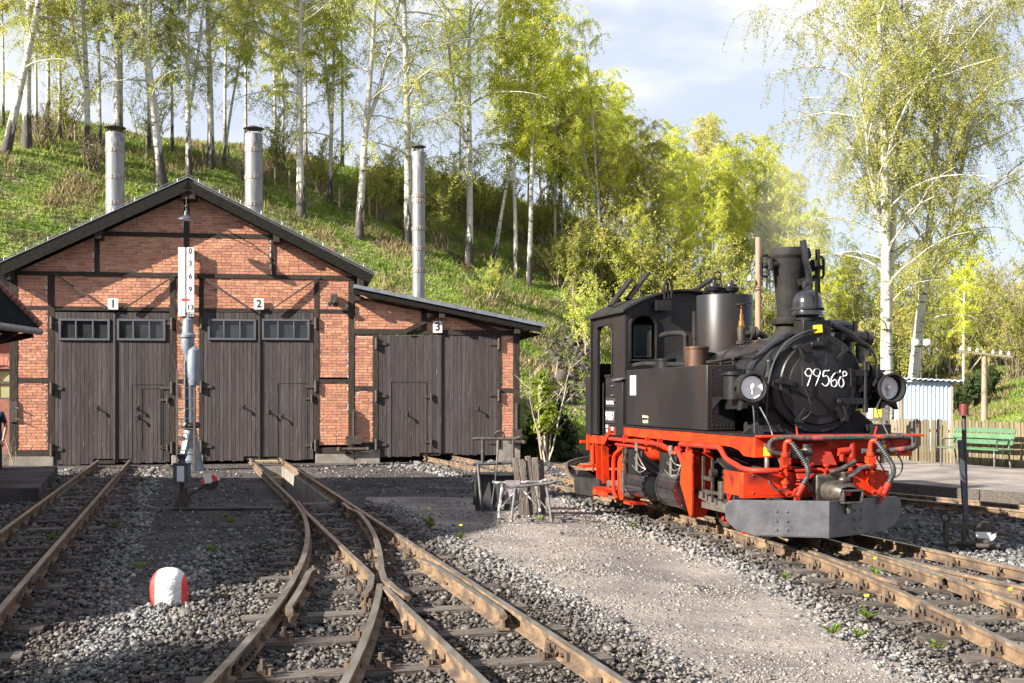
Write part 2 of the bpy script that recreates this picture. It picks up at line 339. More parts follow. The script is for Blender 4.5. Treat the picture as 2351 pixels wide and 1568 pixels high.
xs = np.concatenate([np.arange(-90, -30, 3.0), np.arange(-30, 24, .6), np.arange(24, 110, 3.0)])
ys = np.concatenate([np.arange(24, 74, .6), np.arange(74, 210, 4.0)])
nx, ny = len(xs), len(ys)
V = np.zeros((ny, nx, 3)); V[:, :, 0] = xs[None]; V[:, :, 1] = ys[:, None]
for j in range(ny):
    for i in range(nx): V[j, i, 2] = hill_z(xs[i], ys[j])
HZ = V[:, :, 2].copy()
idx = np.arange(ny * nx).reshape(ny, nx)
Fq = np.stack([idx[:-1, :-1], idx[:-1, 1:], idx[1:, 1:], idx[1:, :-1]], -1).reshape(-1, 4)
keep = (HZ.ravel()[Fq] > -.9).any(1)
def grassmat(name, bump, trans=None, dark=1.0):
    m = bpy.data.materials.new(name); m.use_nodes = True; t = m.node_tree; n = t.nodes; l = t.links; b = n['Principled BSDF']; b.inputs['Roughness'].default_value = .9; b.inputs['Specular IOR Level'].default_value = .15
    g = n.new('ShaderNodeNewGeometry')
    def nzr(sc, a, c, det=6):
        q = n.new('ShaderNodeTexNoise'); q.inputs['Scale'].default_value = sc; q.inputs['Detail'].default_value = det; l.new(g.outputs['Position'], q.inputs['Vector'])
        r_ = n.new('ShaderNodeMapRange'); r_.inputs[1].default_value = a; r_.inputs[2].default_value = c; l.new(q.outputs[0], r_.inputs[0]); return r_.outputs[0]
    def mx_(f, A, B):
        q = n.new('ShaderNodeMix'); q.data_type = 'RGBA'; l.new(f, q.inputs[0])
        for s_, v_ in ((q.inputs[6], A), (q.inputs[7], B)):
            if hasattr(v_, 'links'): l.new(v_, s_)
            else: s_.default_value = (*[c * dark for c in v_], 1)
        return q.outputs[2]
    c = mx_(nzr(.35, .35, .65), (.135, .205, .034), (.27, .32, .068))
    c = mx_(nzr(.9, .48, .64), c, (.34, .29, .16))
    c = mx_(nzr(.45, .54, .66), c, (.085, .062, .040))
    c = mx_(nzr(9, .3, .8, 3), c, (.10, .15, .03))
    l.new(c, b.inputs['Base Color'])
    if bump:
        q = n.new('ShaderNodeTexNoise'); q.inputs['Scale'].default_value = 7; q.inputs['Detail'].default_value = 8; l.new(g.outputs['Position'], q.inputs['Vector'])
        bp = n.new('ShaderNodeBump'); bp.inputs['Strength'].default_value = bump; bp.inputs['Distance'].default_value = .25; l.new(q.outputs[0], bp.inputs['Height']); l.new(bp.outputs[0], b.inputs['Normal'])
    if trans:
        tr = n.new('ShaderNodeBsdfTranslucent'); ms = n.new('ShaderNodeMixShader'); ms.inputs[0].default_value = trans; l.new(c, tr.inputs[0]); l.new(b.outputs[0], ms.inputs[1]); l.new(tr.outputs[0], ms.inputs[2]); l.new(ms.outputs[0], n['Material Output'].inputs[0])
    return m
M['hill'] = grassmat('hill_turf', .8); M['straw'] = mat('dry_straw', (.30, .24, .12), (.20, .15, .075), .9, scale=.8, trans=((1, 1, 1), .3)); M['grass'] = grassmat('grass_blade', 0, .35, 1.15)
hill = big('hillside', V.reshape(-1, 3), Fq[keep], M['hill'], smooth=True); hill['kind'] = 'structure'

# grass blades, denser where the camera looks
def scatter_grass():
    n = 230000; X = nr.uniform(-34, 26, n); Y = 33 + 40 * nr.random(n) ** 1.25
    u = CU + X / Y * F; ok = (u > -60) & (u < 2420)
    X, Y = X[ok], Y[ok]
    i = np.searchsorted(xs, X) - 1; j = np.searchsorted(ys, Y) - 1
    fx = (X - xs[i]) / (xs[i + 1] - xs[i]); fy = (Y - ys[j]) / (ys[j + 1] - ys[j])
    H4 = np.stack([HZ[j, i], HZ[j, i + 1], HZ[j + 1, i], HZ[j + 1, i + 1]], 1)
    Z = H4[:, 0] * (1 - fx) * (1 - fy) + H4[:, 1] * fx * (1 - fy) + H4[:, 2] * (1 - fx) * fy + H4[:, 3] * fx * fy
    ok = H4.min(1) > -.5; X, Y, Z = X[ok], Y[ok], Z[ok]; n = len(X)
    pat = np.array([noise.noise(Vector((x * .5, y * .5, 5))) for x, y in zip(X[::1], Y[::1])])
    h = (.13 + .17 * nr.random(n)) * (1 + .9 * np.clip(pat, -.6, 1)); a = nr.uniform(0, math.pi, n); wd = .022 + .03 * nr.random(n)
    lean = nr.normal(0, .45, (n, 2)) * h[:, None]
    P = np.stack([X, Y, Z - .03], 1); dv = np.stack([np.cos(a) * wd, np.sin(a) * wd, 0 * a], 1)
    Vv = np.stack([P - dv, P + dv, P + np.concatenate([lean, h[:, None]], 1)], 1).reshape(-1, 3)
    dry = pat + nr.normal(0, .16, n) > .20
    o = big('dry_grass', Vv.reshape(n, 9)[dry].reshape(-1, 3), np.arange(3 * dry.sum()).reshape(-1, 3), M['straw']); o['kind'] = 'stuff'
    Vv = Vv.reshape(n, 9)[~dry].reshape(-1, 3); n = len(Vv) // 3
    o = big('hill_grass', Vv, np.arange(3 * n).reshape(n, 3), M['grass']); o['kind'] = 'stuff'
scatter_grass()

# ---------------------------------------------------------------- tracks: centre lines (railhead height)
def spline(pts, step=.35):
    P = [Vector(p) for p in pts]; P = [P[0] * 2 - P[1]] + P + [P[-1] * 2 - P[-2]]; o = []
    for i in range(1, len(P) - 2):
        a, b, c, d = P[i - 1:i + 3]; m = max(2, int((c - b).length / step))
        for k in range(m):
            t = k / m; o.append(.5 * ((2 * b) + (c - a) * t + (2 * a - 5 * b + 4 * c - d) * t * t + (3 * b - a - 3 * c + d) * t ** 3))
    o.append(P[-2].copy()); return o
def offset(path, d):
    o = []
    for i, p in enumerate(path):
        t = path[min(i + 1, len(path) - 1)] - path[max(i - 1, 0)]; n = Vector((t.y, -t.x, 0)).normalized(); o.append(p + n * d)
    return o
def cut(path, y0, y1): return [p for p in path if y0 <= p.y <= y1]
PROF = [(-.028, 0), (.028, 0), (.030, -.008), (.028, -.030), (.009, -.040), (.009, -.098), (.052, -.110), (.052, -.12), (-.052, -.12), (-.052, -.110), (-.009, -.098), (-.009, -.040), (-.028, -.030), (-.030, -.008)]
def rail_mb(path, mb=None):
    mb = mb or MB(); P = []; n = len(PROF)
    for i, p in enumerate(path):
        t = path[min(i + 1, len(path) - 1)] - path[max(i - 1, 0)]; nv = Vector((t.y, -t.x, 0)).normalized()
        for x, z in PROF: P.append(p + nv * x + Vector((0, 0, z)))
    m = len(path); fs = []; base = len(mb.mi)
    for i in range(m - 1):
        for k in range(n): fs.append((i * n + k, i * n + (k + 1) % n, (i + 1) * n + (k + 1) % n, (i + 1) * n + k))
    fs += [tuple(range(n)), tuple(range((m - 1) * n, m * n))[::-1]]
    mb.add(P, fs)
    for i in range(m - 1): mb.mi[base + i * n] = 1
    return mb
def rail(name, path, parent):
    return ob(name, rail_mb(path), [M['rail_side'], M['rail_top']], parent, ang=50)
def lin(y0, y1, f, z, step=.5):
    n = int(abs(y1 - y0) / step); return [Vector((f(y0 + (y1 - y0) * i / n), y0 + (y1 - y0) * i / n, z(y0 + (y1 - y0) * i / n) if callable(z) else z)) for i in range(n + 1)]
t1 = lin(31.2, 5.5, lambda y: -10.4 - .278 * (y - 30.65), .12)
t2 = lin(32.1, 4.0, lambda y: .26 - .278 * (y - 6.894), .12)
def curve_x(y):
    d = max(0, 19.5 - y) * 1.038; return .26 - .278 * (y - 6.894) - d * d / 2 / 54.0 * 1.038
t2c = lin(32.1, 4.0, curve_x, .12)
zl = lambda y: .02 + .10 * sstep(24, 31, y)
t4 = spline([(-2.1, 33.3, .12), (-.65, 29, .10), (.62, 25.4, .04), (1.95, 21.8, .02), (2.88, 18.06, .02), (3.6, 14.39, .02), (3.9, 11.9, .02), (4.02, 8.24, .02), (4.05, 4.5, .02)])
t4d = spline([(1.95, 21.8, .02), (2.36, 20.5, .02), (2.86, 19, .02), (3.45, 17.1, .02), (3.98, 15.5, .02), (4.42, 13.93, .02), (4.84, 12.25, .02), (5.22, 11, .02), (6.15, 8.5, .02), (7.6, 5.5, .02)])
t5 = spline([(1.5, 31.5, .0), (4.4, 26.0, .0), (7.25, 20.9, .0), (8.75, 18.2, .0), (12, 12.5, .0), (15, 7.5, .0)])
t6 = spline([(5.5, 41.0, .05), (3.4, 36.5, .05), (2.05, 32.4, .05), (1.75, 29.0, .04), (1.72, 26.0, .03), (1.8, 23.0, .02)])
G = .40
SLP = {}
def sleeper_mesh(Lg):
    k = round(Lg / .15) * .15
    if k not in SLP:
        mb = MB(); mb.box((0, 0, -.075), (k, .21, .15)); SLP[k] = mb.mesh('sleeper', M['sleeper'])
    return SLP[k]
fmb = MB(); fmb.box((0, 0, .006), (.30, .15, .012))
for sx in (-1, 1):
    fmb.box((sx * .075, 0, .028), (.055, .10, .03)); fmb.cyl((sx * .085, 0, .04), (sx * .085, 0, .105), .019, n=6); fmb.cyl((sx * .085, 0, .04), (sx * .085, 0, .07), .032, n=6)
    for sy in (-1, 1): fmb.cyl((sx * .135, sy * .05, .01), (sx * .135, sy * .05, .055), .02, n=6)
FAST = fmb.mesh('rail_fastening', M['plate_rust'], 30)
def sleepers(tr, path, offs, y0, y1, sp=.62, ln=1.5, extra=None):
    acc = 0; last = path[0]
    for i, p in enumerate(path[1:], 1):
        acc += (p - last).length; t = (p - last); last = p
        if acc < sp or not (y0 < p.y < y1): continue
        acc = 0; ang = math.atan2(t.y, t.x) - math.pi / 2 + rnd.uniform(-.02, .02)
        lo_, hi_ = -ln / 2, ln / 2; ex = extra(p) if extra else []
        if ex: lo_ = min([lo_] + [e - .38 for e in ex]); hi_ = max([hi_] + [e + .38 for e in ex])
        nrm = Vector((math.cos(ang), math.sin(ang), 0)); cx = (lo_ + hi_) / 2 + rnd.uniform(-.04, .04)
        s = link('sleeper', sleeper_mesh(hi_ - lo_), tr, p + nrm * cx + Vector((0, 0, -.124)), (rnd.uniform(-.01, .01), 0, ang))
        if p.y < 21:
            for e in list(offs) + ex:
                f_ = link('rail_fastening', FAST, s, (e - cx, 0, .001), (0, 0, 0))
def track(label, group=None): return thing('railway_track', label, 'railway track', group=group)
T1 = track('straight track running into the door marked 1, on the left')
for s in (-1, 1): rail('rail', offset(t1, s * G), T1)
sleepers(T1, t1, (-G, G), 6, 30.6)

T2 = track('turnout track in the foreground running from the pit at the door marked 2')
cL, cR = offset(t2c, G), offset(t2c, -G)      # paths run towards the camera: +offset is image-left
sL, sR = offset(t2, G), offset(t2, -G)
LEFT = 1 if cL[0].x < cR[0].x else -1
cL, cR = offset(t2c, LEFT * G), offset(t2c, -LEFT * G); sL, sR = offset(t2, LEFT * G), offset(t2, -LEFT * G)
rail('stock_rail', cL, T2); rail('stock_rail', sR, T2)
fy = min((abs(a.x - b.x), a.y) for a in cR for b in sL if abs(a.y - b.y) < .3)[1]   # frog
def shift(path, dx): return [p + Vector((dx, 0, 0)) for p in path]
b1 = [p + Vector((.05 * min(1, max(0, (p.y - 17.3) / 1.8)), 0, 0)) for p in cut(sL, fy + .25, 19.1)]
rail('switch_blade', b1, T2)
b2 = [p + Vector((-.08 + .0 * p.y, 0, 0)) if p.y > 17.5 else p for p in cut(cR, fy + .25, 18.9)]
rail('switch_blade', b2, T2)
rail('frog_rail', cut(cR, 0, fy - .25), T2); rail('frog_rail', cut(sL, 0, fy - .25), T2)
def wing(path, side, y0, y1):
    o = []
    for p in cut(path, y0, y1): o.append(p)
    return o
# wing rails bend away past the nose
wl = [Vector(p) for p in cut(sL, fy - 1e-3, fy + .5)][-1] if cut(sL, fy, fy + .5) else None
nose = min(cR, key=lambda p: abs(p.y - fy))
def ext(p0, d, n=5, bend=0):
    return [Vector(p0) + Vector((d[0] * i / n + bend * (i / n) ** 2, d[1] * i / n, 0)) for i in range(n + 1)]
def wingr(path, dx, y0, y1, fl):
    o = cut(path, y0, y1); o = dens(o, 3); return [p + Vector((dx + fl * max(0, 1 - (p.y - y0) / .45), 0, 0)) for p in o]
def check(path, dx, y0, y1):
    o = []
    for p in cut(path, y0, y1):
        e = min(p.y - y0, y1 - p.y); o.append(p + Vector((dx + math.copysign(.055 * max(0, 1 - e / .35), dx), 0, .008)))
    return o
def dens(path, k=4):
    return [path[i].lerp(path[i + 1], j / k) for i in range(len(path) - 1) for j in range(k)] + [path[-1]]
rail('wing_rail', [b1[-1]] + wingr(cR, -.085, fy - 1.15, fy + .05, -.045), T2); rail('wing_rail', [b2[-1]] + wingr(sL, .085, fy - 1.3, fy + .05, .045), T2)
rail('check_rail', check(dens(cL), .115, 9.0, 11.6), T2); rail('check_rail', check(dens(sR), -.115, 8.9, 12.2), T2)
def ex2(p):
    o = []
    if p.y < 19.3:
        y = p.y; x0 = p.x
        for P_ in (cL, cR):
            q = min(P_, key=lambda a: abs(a.y - y)); d = -(q.x - x0) / 1.038
            o.append(d)
    return o
sleepers(T2, t2, (-G, G), 5.5, 19.2, extra=ex2)
sleepers(T2, t2, (-G, G), 30.4, 31.9)
for i in range(3):
    mb = MB(); q = min(b1, key=lambda p: abs(p.y - (16.4 - .42 * i))); mb.cyl(q + Vector((.035, 0, -.075)), q + Vector((.06, 0, -.075)), .075, .06, n=14); mb.box(q + Vector((.12, 0, -.11)), (.2, .16, .02)); ob('slide_chair', mb, M['plate_rust'], T2)

T4 = track('curved track under the steam locomotive, leading from the door marked 3')
for s in (-1, 1): rail('rail', offset(t4, s * G), T4)
dl = [offset(t4d, s * G) for s in (-1, 1)]; dl.sort(key=lambda p: p[-1].x)
rail('rail', cut(dl[1], 0, 20.6), T4); rail('frog_rail', cut(dl[0], 0, 13.6), T4); rail('switch_blade', cut(dl[0], 14.4, 20.4), T4)
rail('check_rail', check(dens(offset(t4, G if offset(t4, G)[-1].x < t4[-1].x else -G)), .11, 11.2, 13.9), T4)
mR = offset(t4, -G if offset(t4, G)[-1].x < t4[-1].x else G)
rail('wing_rail', [p + Vector((-.09, 0, 0)) for p in dens(cut(mR, 11.4, 13.9))], T4)
def ex4(p):
    if p.y > 20.3: return []
    return [-(min(P_, key=lambda a: abs(a.y - p.y)).x - p.x) for P_ in dl]
sleepers(T4, t4, (-G, G), 5.5, 31.5, extra=ex4)
T5 = track('platform track beyond the locomotive along the low kerb')
for s in (-1, 1): rail('rail', offset(t5, s * G), T5)
sleepers(T5, t5, (-G, G), 9, 30)
T6 = track('sharply curved siding rails behind the locomotive cab on the grass side')
for s in (-1, 1): rail('rail', offset(t6, s * G), T6)
sleepers(T6, t6, (-G, G), 23, 40)

# ---------------------------------------------------------------- yard ground with the inspection pit cut out
import bmesh
bm = bmesh.new()
gx = [-400, -120, -60, -40, -30, -20] + list(np.arange(-16, 20.1, .8)) + [24, 30, 40, 60, 120, 400]
gy = [-60, -30, -10, 0] + list(np.arange(2, 44, .8)) + [50, 60, 80, 120, 200, 500, 900]
gv = [[bm.verts.new((x, y, yard_z(x, y) + (.012 * noise.noise(Vector((x * .9, y * .9, 1))) if abs(x) < 20 and 0 < y < 44 else 0))) for x in gx] for y in gy]
for j in range(len(gy) - 1):
    for i in range(len(gx) - 1): bm.faces.new((gv[j][i], gv[j][i + 1], gv[j + 1][i + 1], gv[j + 1][i]))
pd = Vector((.278, -1, 0)).normalized(); pn = Vector((pd.y, -pd.x, 0)); PIT0, PIT1 = 19.9, 30.2
pc = lambda y: Vector((.26 - .278 * (y - 6.894), y, 0))
PW = .30
for co, no in ((pc(20) + pn * PW, pn), (pc(20) - pn * PW, pn), (pc(PIT0), pd), (pc(PIT1), pd)):
    bmesh.ops.bisect_plane(bm, geom=bm.verts[:] + bm.edges[:] + bm.faces[:], plane_co=co, plane_no=no)
dead = []
for f in bm.faces:
    c = f.calc_center_median(); q = c - pc(20); q.z = 0
    if abs(q.dot(pn)) < PW - .001 and PIT0 < c.y + .0 and (c - pc(PIT0)).dot(pd) < 0 and (c - pc(PIT1)).dot(pd) > 0: dead.append(f)
bmesh.ops.delete(bm, geom=dead, context='FACES')
me = bpy.data.meshes.new('ground'); bm.to_mesh(me); bm.free(); me.materials.append(M['cinder'])
g = link('ground', me); g['kind'] = 'structure'
pit = thing('inspection_pit', 'concrete lined inspection pit between the rails at the door marked 2', 'inspection pit')
mb = MB(); a, b = pc(PIT0), pc(PIT1)
for s in (-1, 1): mb.prism([a + pn * s * PW, b + pn * s * PW, b + pn * s * PW + Vector((0, 0, -.95)), a + pn * s * PW + Vector((0, 0, -.95))], pn * s * .12)
mb.prism([a + pn * PW + Vector((0, 0, -.9)), a - pn * PW + Vector((0, 0, -.9)), b - pn * PW + Vector((0, 0, -.9)), b + pn * PW + Vector((0, 0, -.9))], (0, 0, -.08))
mb.prism([a + pn * PW, a - pn * PW, a - pn * PW + Vector((0, 0, -.9)), a + pn * PW + Vector((0, 0, -.9))], pd * .1)
mb.prism([b + pn * PW, b - pn * PW, b - pn * PW + Vector((0, 0, -.9)), b + pn * PW + Vector((0, 0, -.9))], -pd * .1)
ob('wall', mb, M['concrete'], pit)
for k in range(2):
    mb = MB(); c = pc(PIT1 - .35 - .5 * k); mb.box(c + Vector((0, 0, -.35 - .28 * k)), (PW * 2 - .01, .5, .2), Matrix.Rotation(-math.atan(.278) * -1, 3, 'Z')); ob('step', mb, M['board'], pit)
for k in range(3):
    mb = MB(); c = pc(31.1) + pn * (-.2 + .2 * k); mb.bar(c + Vector((0, 0, .06)), c - pd * .75 + Vector((0, 0, .06)), .185, .05); ob('board', mb, M['board'], pit)

lp = [p + Vector((1.15, 0, 0)) for p in cut(t2, 4.2, 19.5)]; rp = [p + Vector((-1.25, 0, 0)) for p in cut(t4, 4.6, 23)]
PV, PF = [], []; ny_ = 60
def xat(path, y): q = min(path, key=lambda p: abs(p.y - y)); return q.x
for j in range(ny_ + 1):
    y = 4.6 + (21.5 - 4.6) * j / ny_; xl, xr = xat(t2, y) + 1.05, xat(t4, y) - 1.2; m_ = 14; jag = .12 * noise.noise(Vector((y * .9, 0, 9)))
    if j == ny_: xl += .1
    for i in range(m_ + 1):
        x = xl + jag + (xr - xl) * i / m_; PV.append((x, y, yard_z(x, y) + .014 + .012 * noise.noise(Vector((x * .9, y * .9, 1)))))
for j in range(ny_):
    for i in range(14): k = j * 15 + i; PF.append((k, k + 1, k + 16, k + 15))
pth = big('path', np.array(PV), np.array(PF), M['path'], smooth=True); pth['kind'] = 'structure'
# ---------------------------------------------------------------- ballast
pro = []
cube = np.array([[x, y, z] for x in (-1, 1) for y in (-1, 1) for z in (-1, 1)], float)
CF = np.array([(0, 1, 3, 2), (4, 6, 7, 5), (0, 4, 5, 1), (2, 3, 7, 6), (0, 2, 6, 4), (1, 5, 7, 3)])
for k in range(18):
    q = cube * nr.uniform(.25, 1.25, (8, 3)) * np.array([1.15, .85, .55]); tp = q[:, 2] > 0; q[tp, :2] *= nr.uniform(.2, .9); q[:, 0] += q[:, 2] * nr.normal(0, .5); pro.append(q)
pro = np.array(pro)
def stones(name, pts, size, cols):
    n = len(pts); k = nr.integers(0, len(pro), n); a = nr.uniform(0, 6.283, n); t = nr.normal(0, .6, n)
    ca, sa, ct, st = np.cos(a), np.sin(a), np.cos(t), np.sin(t); P = pro[k] * (size[:, None, None] * .5)
    y = P[:, :, 1] * ct[:, None] - P[:, :, 2] * st[:, None]; z = P[:, :, 1] * st[:, None] + P[:, :, 2] * ct[:, None]; x = P[:, :, 0]
    Vv = np.stack([x * ca[:, None] - y * sa[:, None] + pts[:, None, 0], x * sa[:, None] + y * ca[:, None] + pts[:, None, 1], z + pts[:, None, 2]], 2).reshape(-1, 3)
    Fc = (CF[None] + 8 * np.arange(n)[:, None, None]).reshape(-1, 4)
    o = big(name, Vv, Fc, M['stone'], np.repeat(np.concatenate([cols, np.ones((n, 1))], 1), 8, 0)); o['kind'] = 'stuff'; return o
allrails = [offset(p, s * G) for p in (t1, t2, t2c, t4, t4d) for s in (-1, 1)]
def band(path, y0, y1, wl, wr, dens0, far_scale=1.0, light=(.85, 1.2), zb=0.0):
    P = cut(path, y0, y1); seg = [(P[i], P[i + 1]) for i in range(len(P) - 1)]; pts = []; sz = []; cl = []
    for a, b in seg:
        d = b - a; Ls = d.length; nv = Vector((d.y, -d.x, 0)).normalized()
        if nv.x < 0: nv = -nv
        Y = (a.y + b.y) / 2; s = .033 + .0032 * max(0, Y - 8); n = int(Ls * (wl + wr) * dens0 * 1.45 * (.041 / s) ** 2)
        for _ in range(n):
            t = rnd.random(); w_ = rnd.uniform(-wl, wr); q = a + d * t + nv * w_
            e = min(wl + w_, wr - w_)
            if e < .35 and rnd.random() > e / .35 + .12: continue
            u_ = CU + q.x / q.y * F
            if u_ < -120 or u_ > 2480: continue
            aw = abs(w_); f = min(1, max(0, (aw - light[0]) / (light[1] - light[0])))
            f = min(1, max(0, f + .35 * noise.noise(Vector((q.x * 1.3, q.y * 1.3, 2)))))
            hgt = (.042 if aw < .95 else .05) * max(0, min(1, e / .3))
            base = rnd.choice(((.095, .082, .072), (.06, .056, .056), (.13, .115, .10), (.05, .044, .042), (.16, .145, .13)))
            lt = rnd.choice(((.21, .205, .20), (.16, .16, .165), (.28, .27, .26), (.18, .19, .20), (.10, .105, .11), (.22, .19, .17), (.33, .32, .30), (.13, .125, .12)))
            g_ = rnd.uniform(.75, 1.2)
            cl.append([(base[i] * (1 - f) + lt[i] * f) * g_ for i in range(3)])
            pts.append((q.x, q.y, yard_z(q.x, q.y) + hgt * rnd.random() + zb)); sz.append(s * rnd.lognormvariate(0, .33))
    return pts, sz, cl
Pn, Sz, Cl = [], [], []
for args in ((t1, 6.2, 30, 1.25, 1.35, 330), (t2, 5.2, 19.6, 1.1, 1.5, 360), (t2c, 5.2, 15, 1.9, .75, 330, 1, (1.0, 1.4)), (t4, 5.5, 32, 1.55, 1.1, 330), (t4d, 5.5, 18, .7, 1.5, 300), (t5, 8, 29, 1.4, 1.2, 200)):
    p, s, c = band(*args); Pn += p; Sz += s; Cl += c
# loose heap between the foreground tracks and stray stones on the cinders
for (cx, cy, rx, ry, n) in ((-2.3, 12.0, .45, 1.4, 800), (-2.3, 10.0, .5, 1.0, 700), (-2.3, 8.4, .6, 1.1, 1000), (-3.7, 13.0, .45, 1.8, 300), (-.9, 31.3, 1.2, 1.0, 500), (6.8, 15.6, 1.3, 1.6, 1400), (6.2, 13.0, 1.2, 1.2, 900), (3.4, 24.3, 1.5, 1.5, 600)):
    for _ in range(int(n * 1.3)):
        x, y = rnd.gauss(cx, rx), rnd.gauss(cy, ry)
        if min(abs(q.x - x) + abs(q.y - y) for r_ in allrails[:8] for q in r_[::2]) < .12: continue
        lt = rnd.choice(((.19, .185, .18), (.145, .145, .15), (.24, .23, .22), (.17, .18, .19), (.10, .105, .11))); Pn.append((x, y, yard_z(x, y) + .02 * rnd.random())); Sz.append((.035 + .0032 * max(0, y - 8)) * rnd.lognormvariate(0, .33)); g_ = rnd.uniform(.7, 1.15); Cl.append([c * g_ for c in lt])
for _ in range(1500):
    y = rnd.uniform(6, 30); x = rnd.uniform(-.45, .45) * y * 1.0; Pn.append((x, y, yard_z(x, y) + .006)); Sz.append((.022 + .001 * y) * rnd.lognormvariate(0, .4)); Cl.append([rnd.uniform(.08, .42)] * 3)
Pn = np.array(Pn); Sz = np.array(Sz); Cl = np.array(Cl)
q = Pn[:, :2] - np.array([pc(20).x, 20]); lat = q @ np.array([pn.x, pn.y]); ok = ~((np.abs(lat) < PW + .12) & (Pn[:, 1] > PIT0 - .2) & (Pn[:, 1] < PIT1 + .3))
stones('ballast', Pn[ok], Sz[ok], Cl[ok])
gP, gS, gC = [], [], []
for _ in range(26000):
    y = 5.5 + 15 * rnd.random() ** 1.7; xl, xr = xat(t2, y) + .9, xat(t4, y) - .9; x = rnd.uniform(xl, xr); gP.append((x, y, yard_z(x, y) + .014)); gS.append((.009 + .0009 * y) * rnd.lognormvariate(0, .4)); k_ = rnd.uniform(.10, .34); gC.append((k_ * 1.05, k_ * .95, k_ * .87))
for _ in range(13000):
    y = rnd.uniform(12, 31.5); x = rnd.uniform(-.36 * y, .12 * y)
    if abs(x - curve_x(y)) < .9 or abs(x - (.26 - .278 * (y - 6.894))) < .9: continue
    gP.append((x, y, yard_z(x, y) + .006)); gS.append((.010 + .0009 * y) * rnd.lognormvariate(0, .5)); k_ = rnd.uniform(.03, .13) if rnd.random() < .93 else .25; gC.append((k_, k_ * .95, k_ * .93))
stones('path_grit', np.array(gP), np.array(gS), np.array(gC))
# fishplates at rail joints
for tr_, path, ys_ in ((T2, sR, (8.35, 14.6)), (T2, cL, (7.9,)), (T1, offset(t1, -G), (11.4, 20)), (T1, offset(t1, G), (11.5,)), (T4, offset(t4, G), (9.6, 16.5)), (T4, offset(t4, -G), (9.7,)), (T4, dl[1], (11.6,)), (T5, offset(t5, G), (21.5,))):
    for y_ in ys_:
        i_ = min(range(1, len(path) - 1), key=lambda i: abs(path[i].y - y_)); p_ = path[i_]; t_ = (path[i_ + 1] - path[i_ - 1]).normalized(); n_ = Vector((t_.y, -t_.x, 0))
        mb = MB()
        for s in (-1, 1):
            mb.bar(p_ - t_ * .24 + n_ * s * .022 + Vector((0, 0, -.068)), p_ + t_ * .24 + n_ * s * .022 + Vector((0, 0, -.068)), .022, .058)
            for k in (-.17, -.06, .06, .17): mb.cyl(p_ + t_ * k + n_ * s * .03 + Vector((0, 0, -.068)), p_ + t_ * k + n_ * s * .055 + Vector((0, 0, -.068)), .017, n=6)
        ob('fishplate', mb, M['plate_rust'], tr_)

# rocky bank right of the annex
pts, sz, cl = [], [], []
for _ in range(2600):
    u, v = rnd.gauss(1300, 40), rnd.gauss(835, 45)
    if not (1235 < u < 1350 and 745 < v < 925): continue
    q_ = hit(u, v, 40); pts.append((q_.x, q_.y, q_.z - .03)); sz.append(.17 * rnd.lognormvariate(0, .5)); g_ = rnd.uniform(.5, 1.3); cl.append([.10 * g_, .088 * g_, .075 * g_])
stones('rock_bank', np.array(pts), np.array(sz), np.array(cl))
# ---------------------------------------------------------------- engine shed (local frame: x along the front, y into the building)
def sk(u, d=0):
    rx = (u - CU) / F; return (P0.x * EY.x + P0.y * EY.y - d) / (rx * EY.x + EY.y)
def S(u, d=0):
    k = sk(u, d); return (Vector(((u - CU) / F * k, k, 0)) - P0).dot(EX)
def Zv(v, u=430, d=0): return CZ + (HV - v) / F * sk(u, d)
shed = thing('engine_shed', 'brick half-timbered engine shed with gable and the doors marked 1 and 2', 'engine shed', P0, PHI)
TRAPX = lambda *a: [S(x) for x in a]
FR = .03   # timber stands proud of the brick
def post(par, u0, u1, v0, v1, um=430, d=FR, name='post', m='timber'):
    mb = MB(); mb.lo((S(u0), -d, Zv(v1, um)), (S(u1), .12, Zv(v0, um))); return ob(name, mb, M[m], par, bev=.008)
def beam(par, u0, u1, v0, v1, um=430, d=FR - .006, name='beam'): return post(par, u0, u1, v0, v1, um, d, name, 'timberh')

# brick infill --------------------------------------------------
BL, BH, J = .235, .061, .016
def clip(poly, conv):
    n = len(conv); o = poly
    for i in range(n):
        a, b = conv[i], conv[(i + 1) % n]; src = o; o = []
        if not src: return []
        f = lambda p: (b[0] - a[0]) * (p[1] - a[1]) - (b[1] - a[1]) * (p[0] - a[0])
        for k in range(len(src)):
            p, q = src[k], src[(k + 1) % len(src)]; fp, fq = f(p), f(q)
            if fp >= 0: o.append(p)
            if fp * fq < 0:
                t = fp / (fp - fq); o.append((p[0] + (q[0] - p[0]) * t, p[1] + (q[1] - p[1]) * t))
    return o
def area(p): return .5 * abs(sum(p[i][0] * p[(i + 1) % len(p)][1] - p[(i + 1) % len(p)][0] * p[i][1] for i in range(len(p))))
PAL = [(.54, .24, .135), (.60, .29, .16), (.46, .18, .12), (.64, .34, .19), (.38, .15, .11), (.55, .26, .17), (.30, .14, .11), (.60, .32, .20), (.52, .22, .14)]
PAL = [tuple(.52 * c_[i] + .48 * (.56, .27, .175)[i] for i in range(3)) for c_ in PAL]
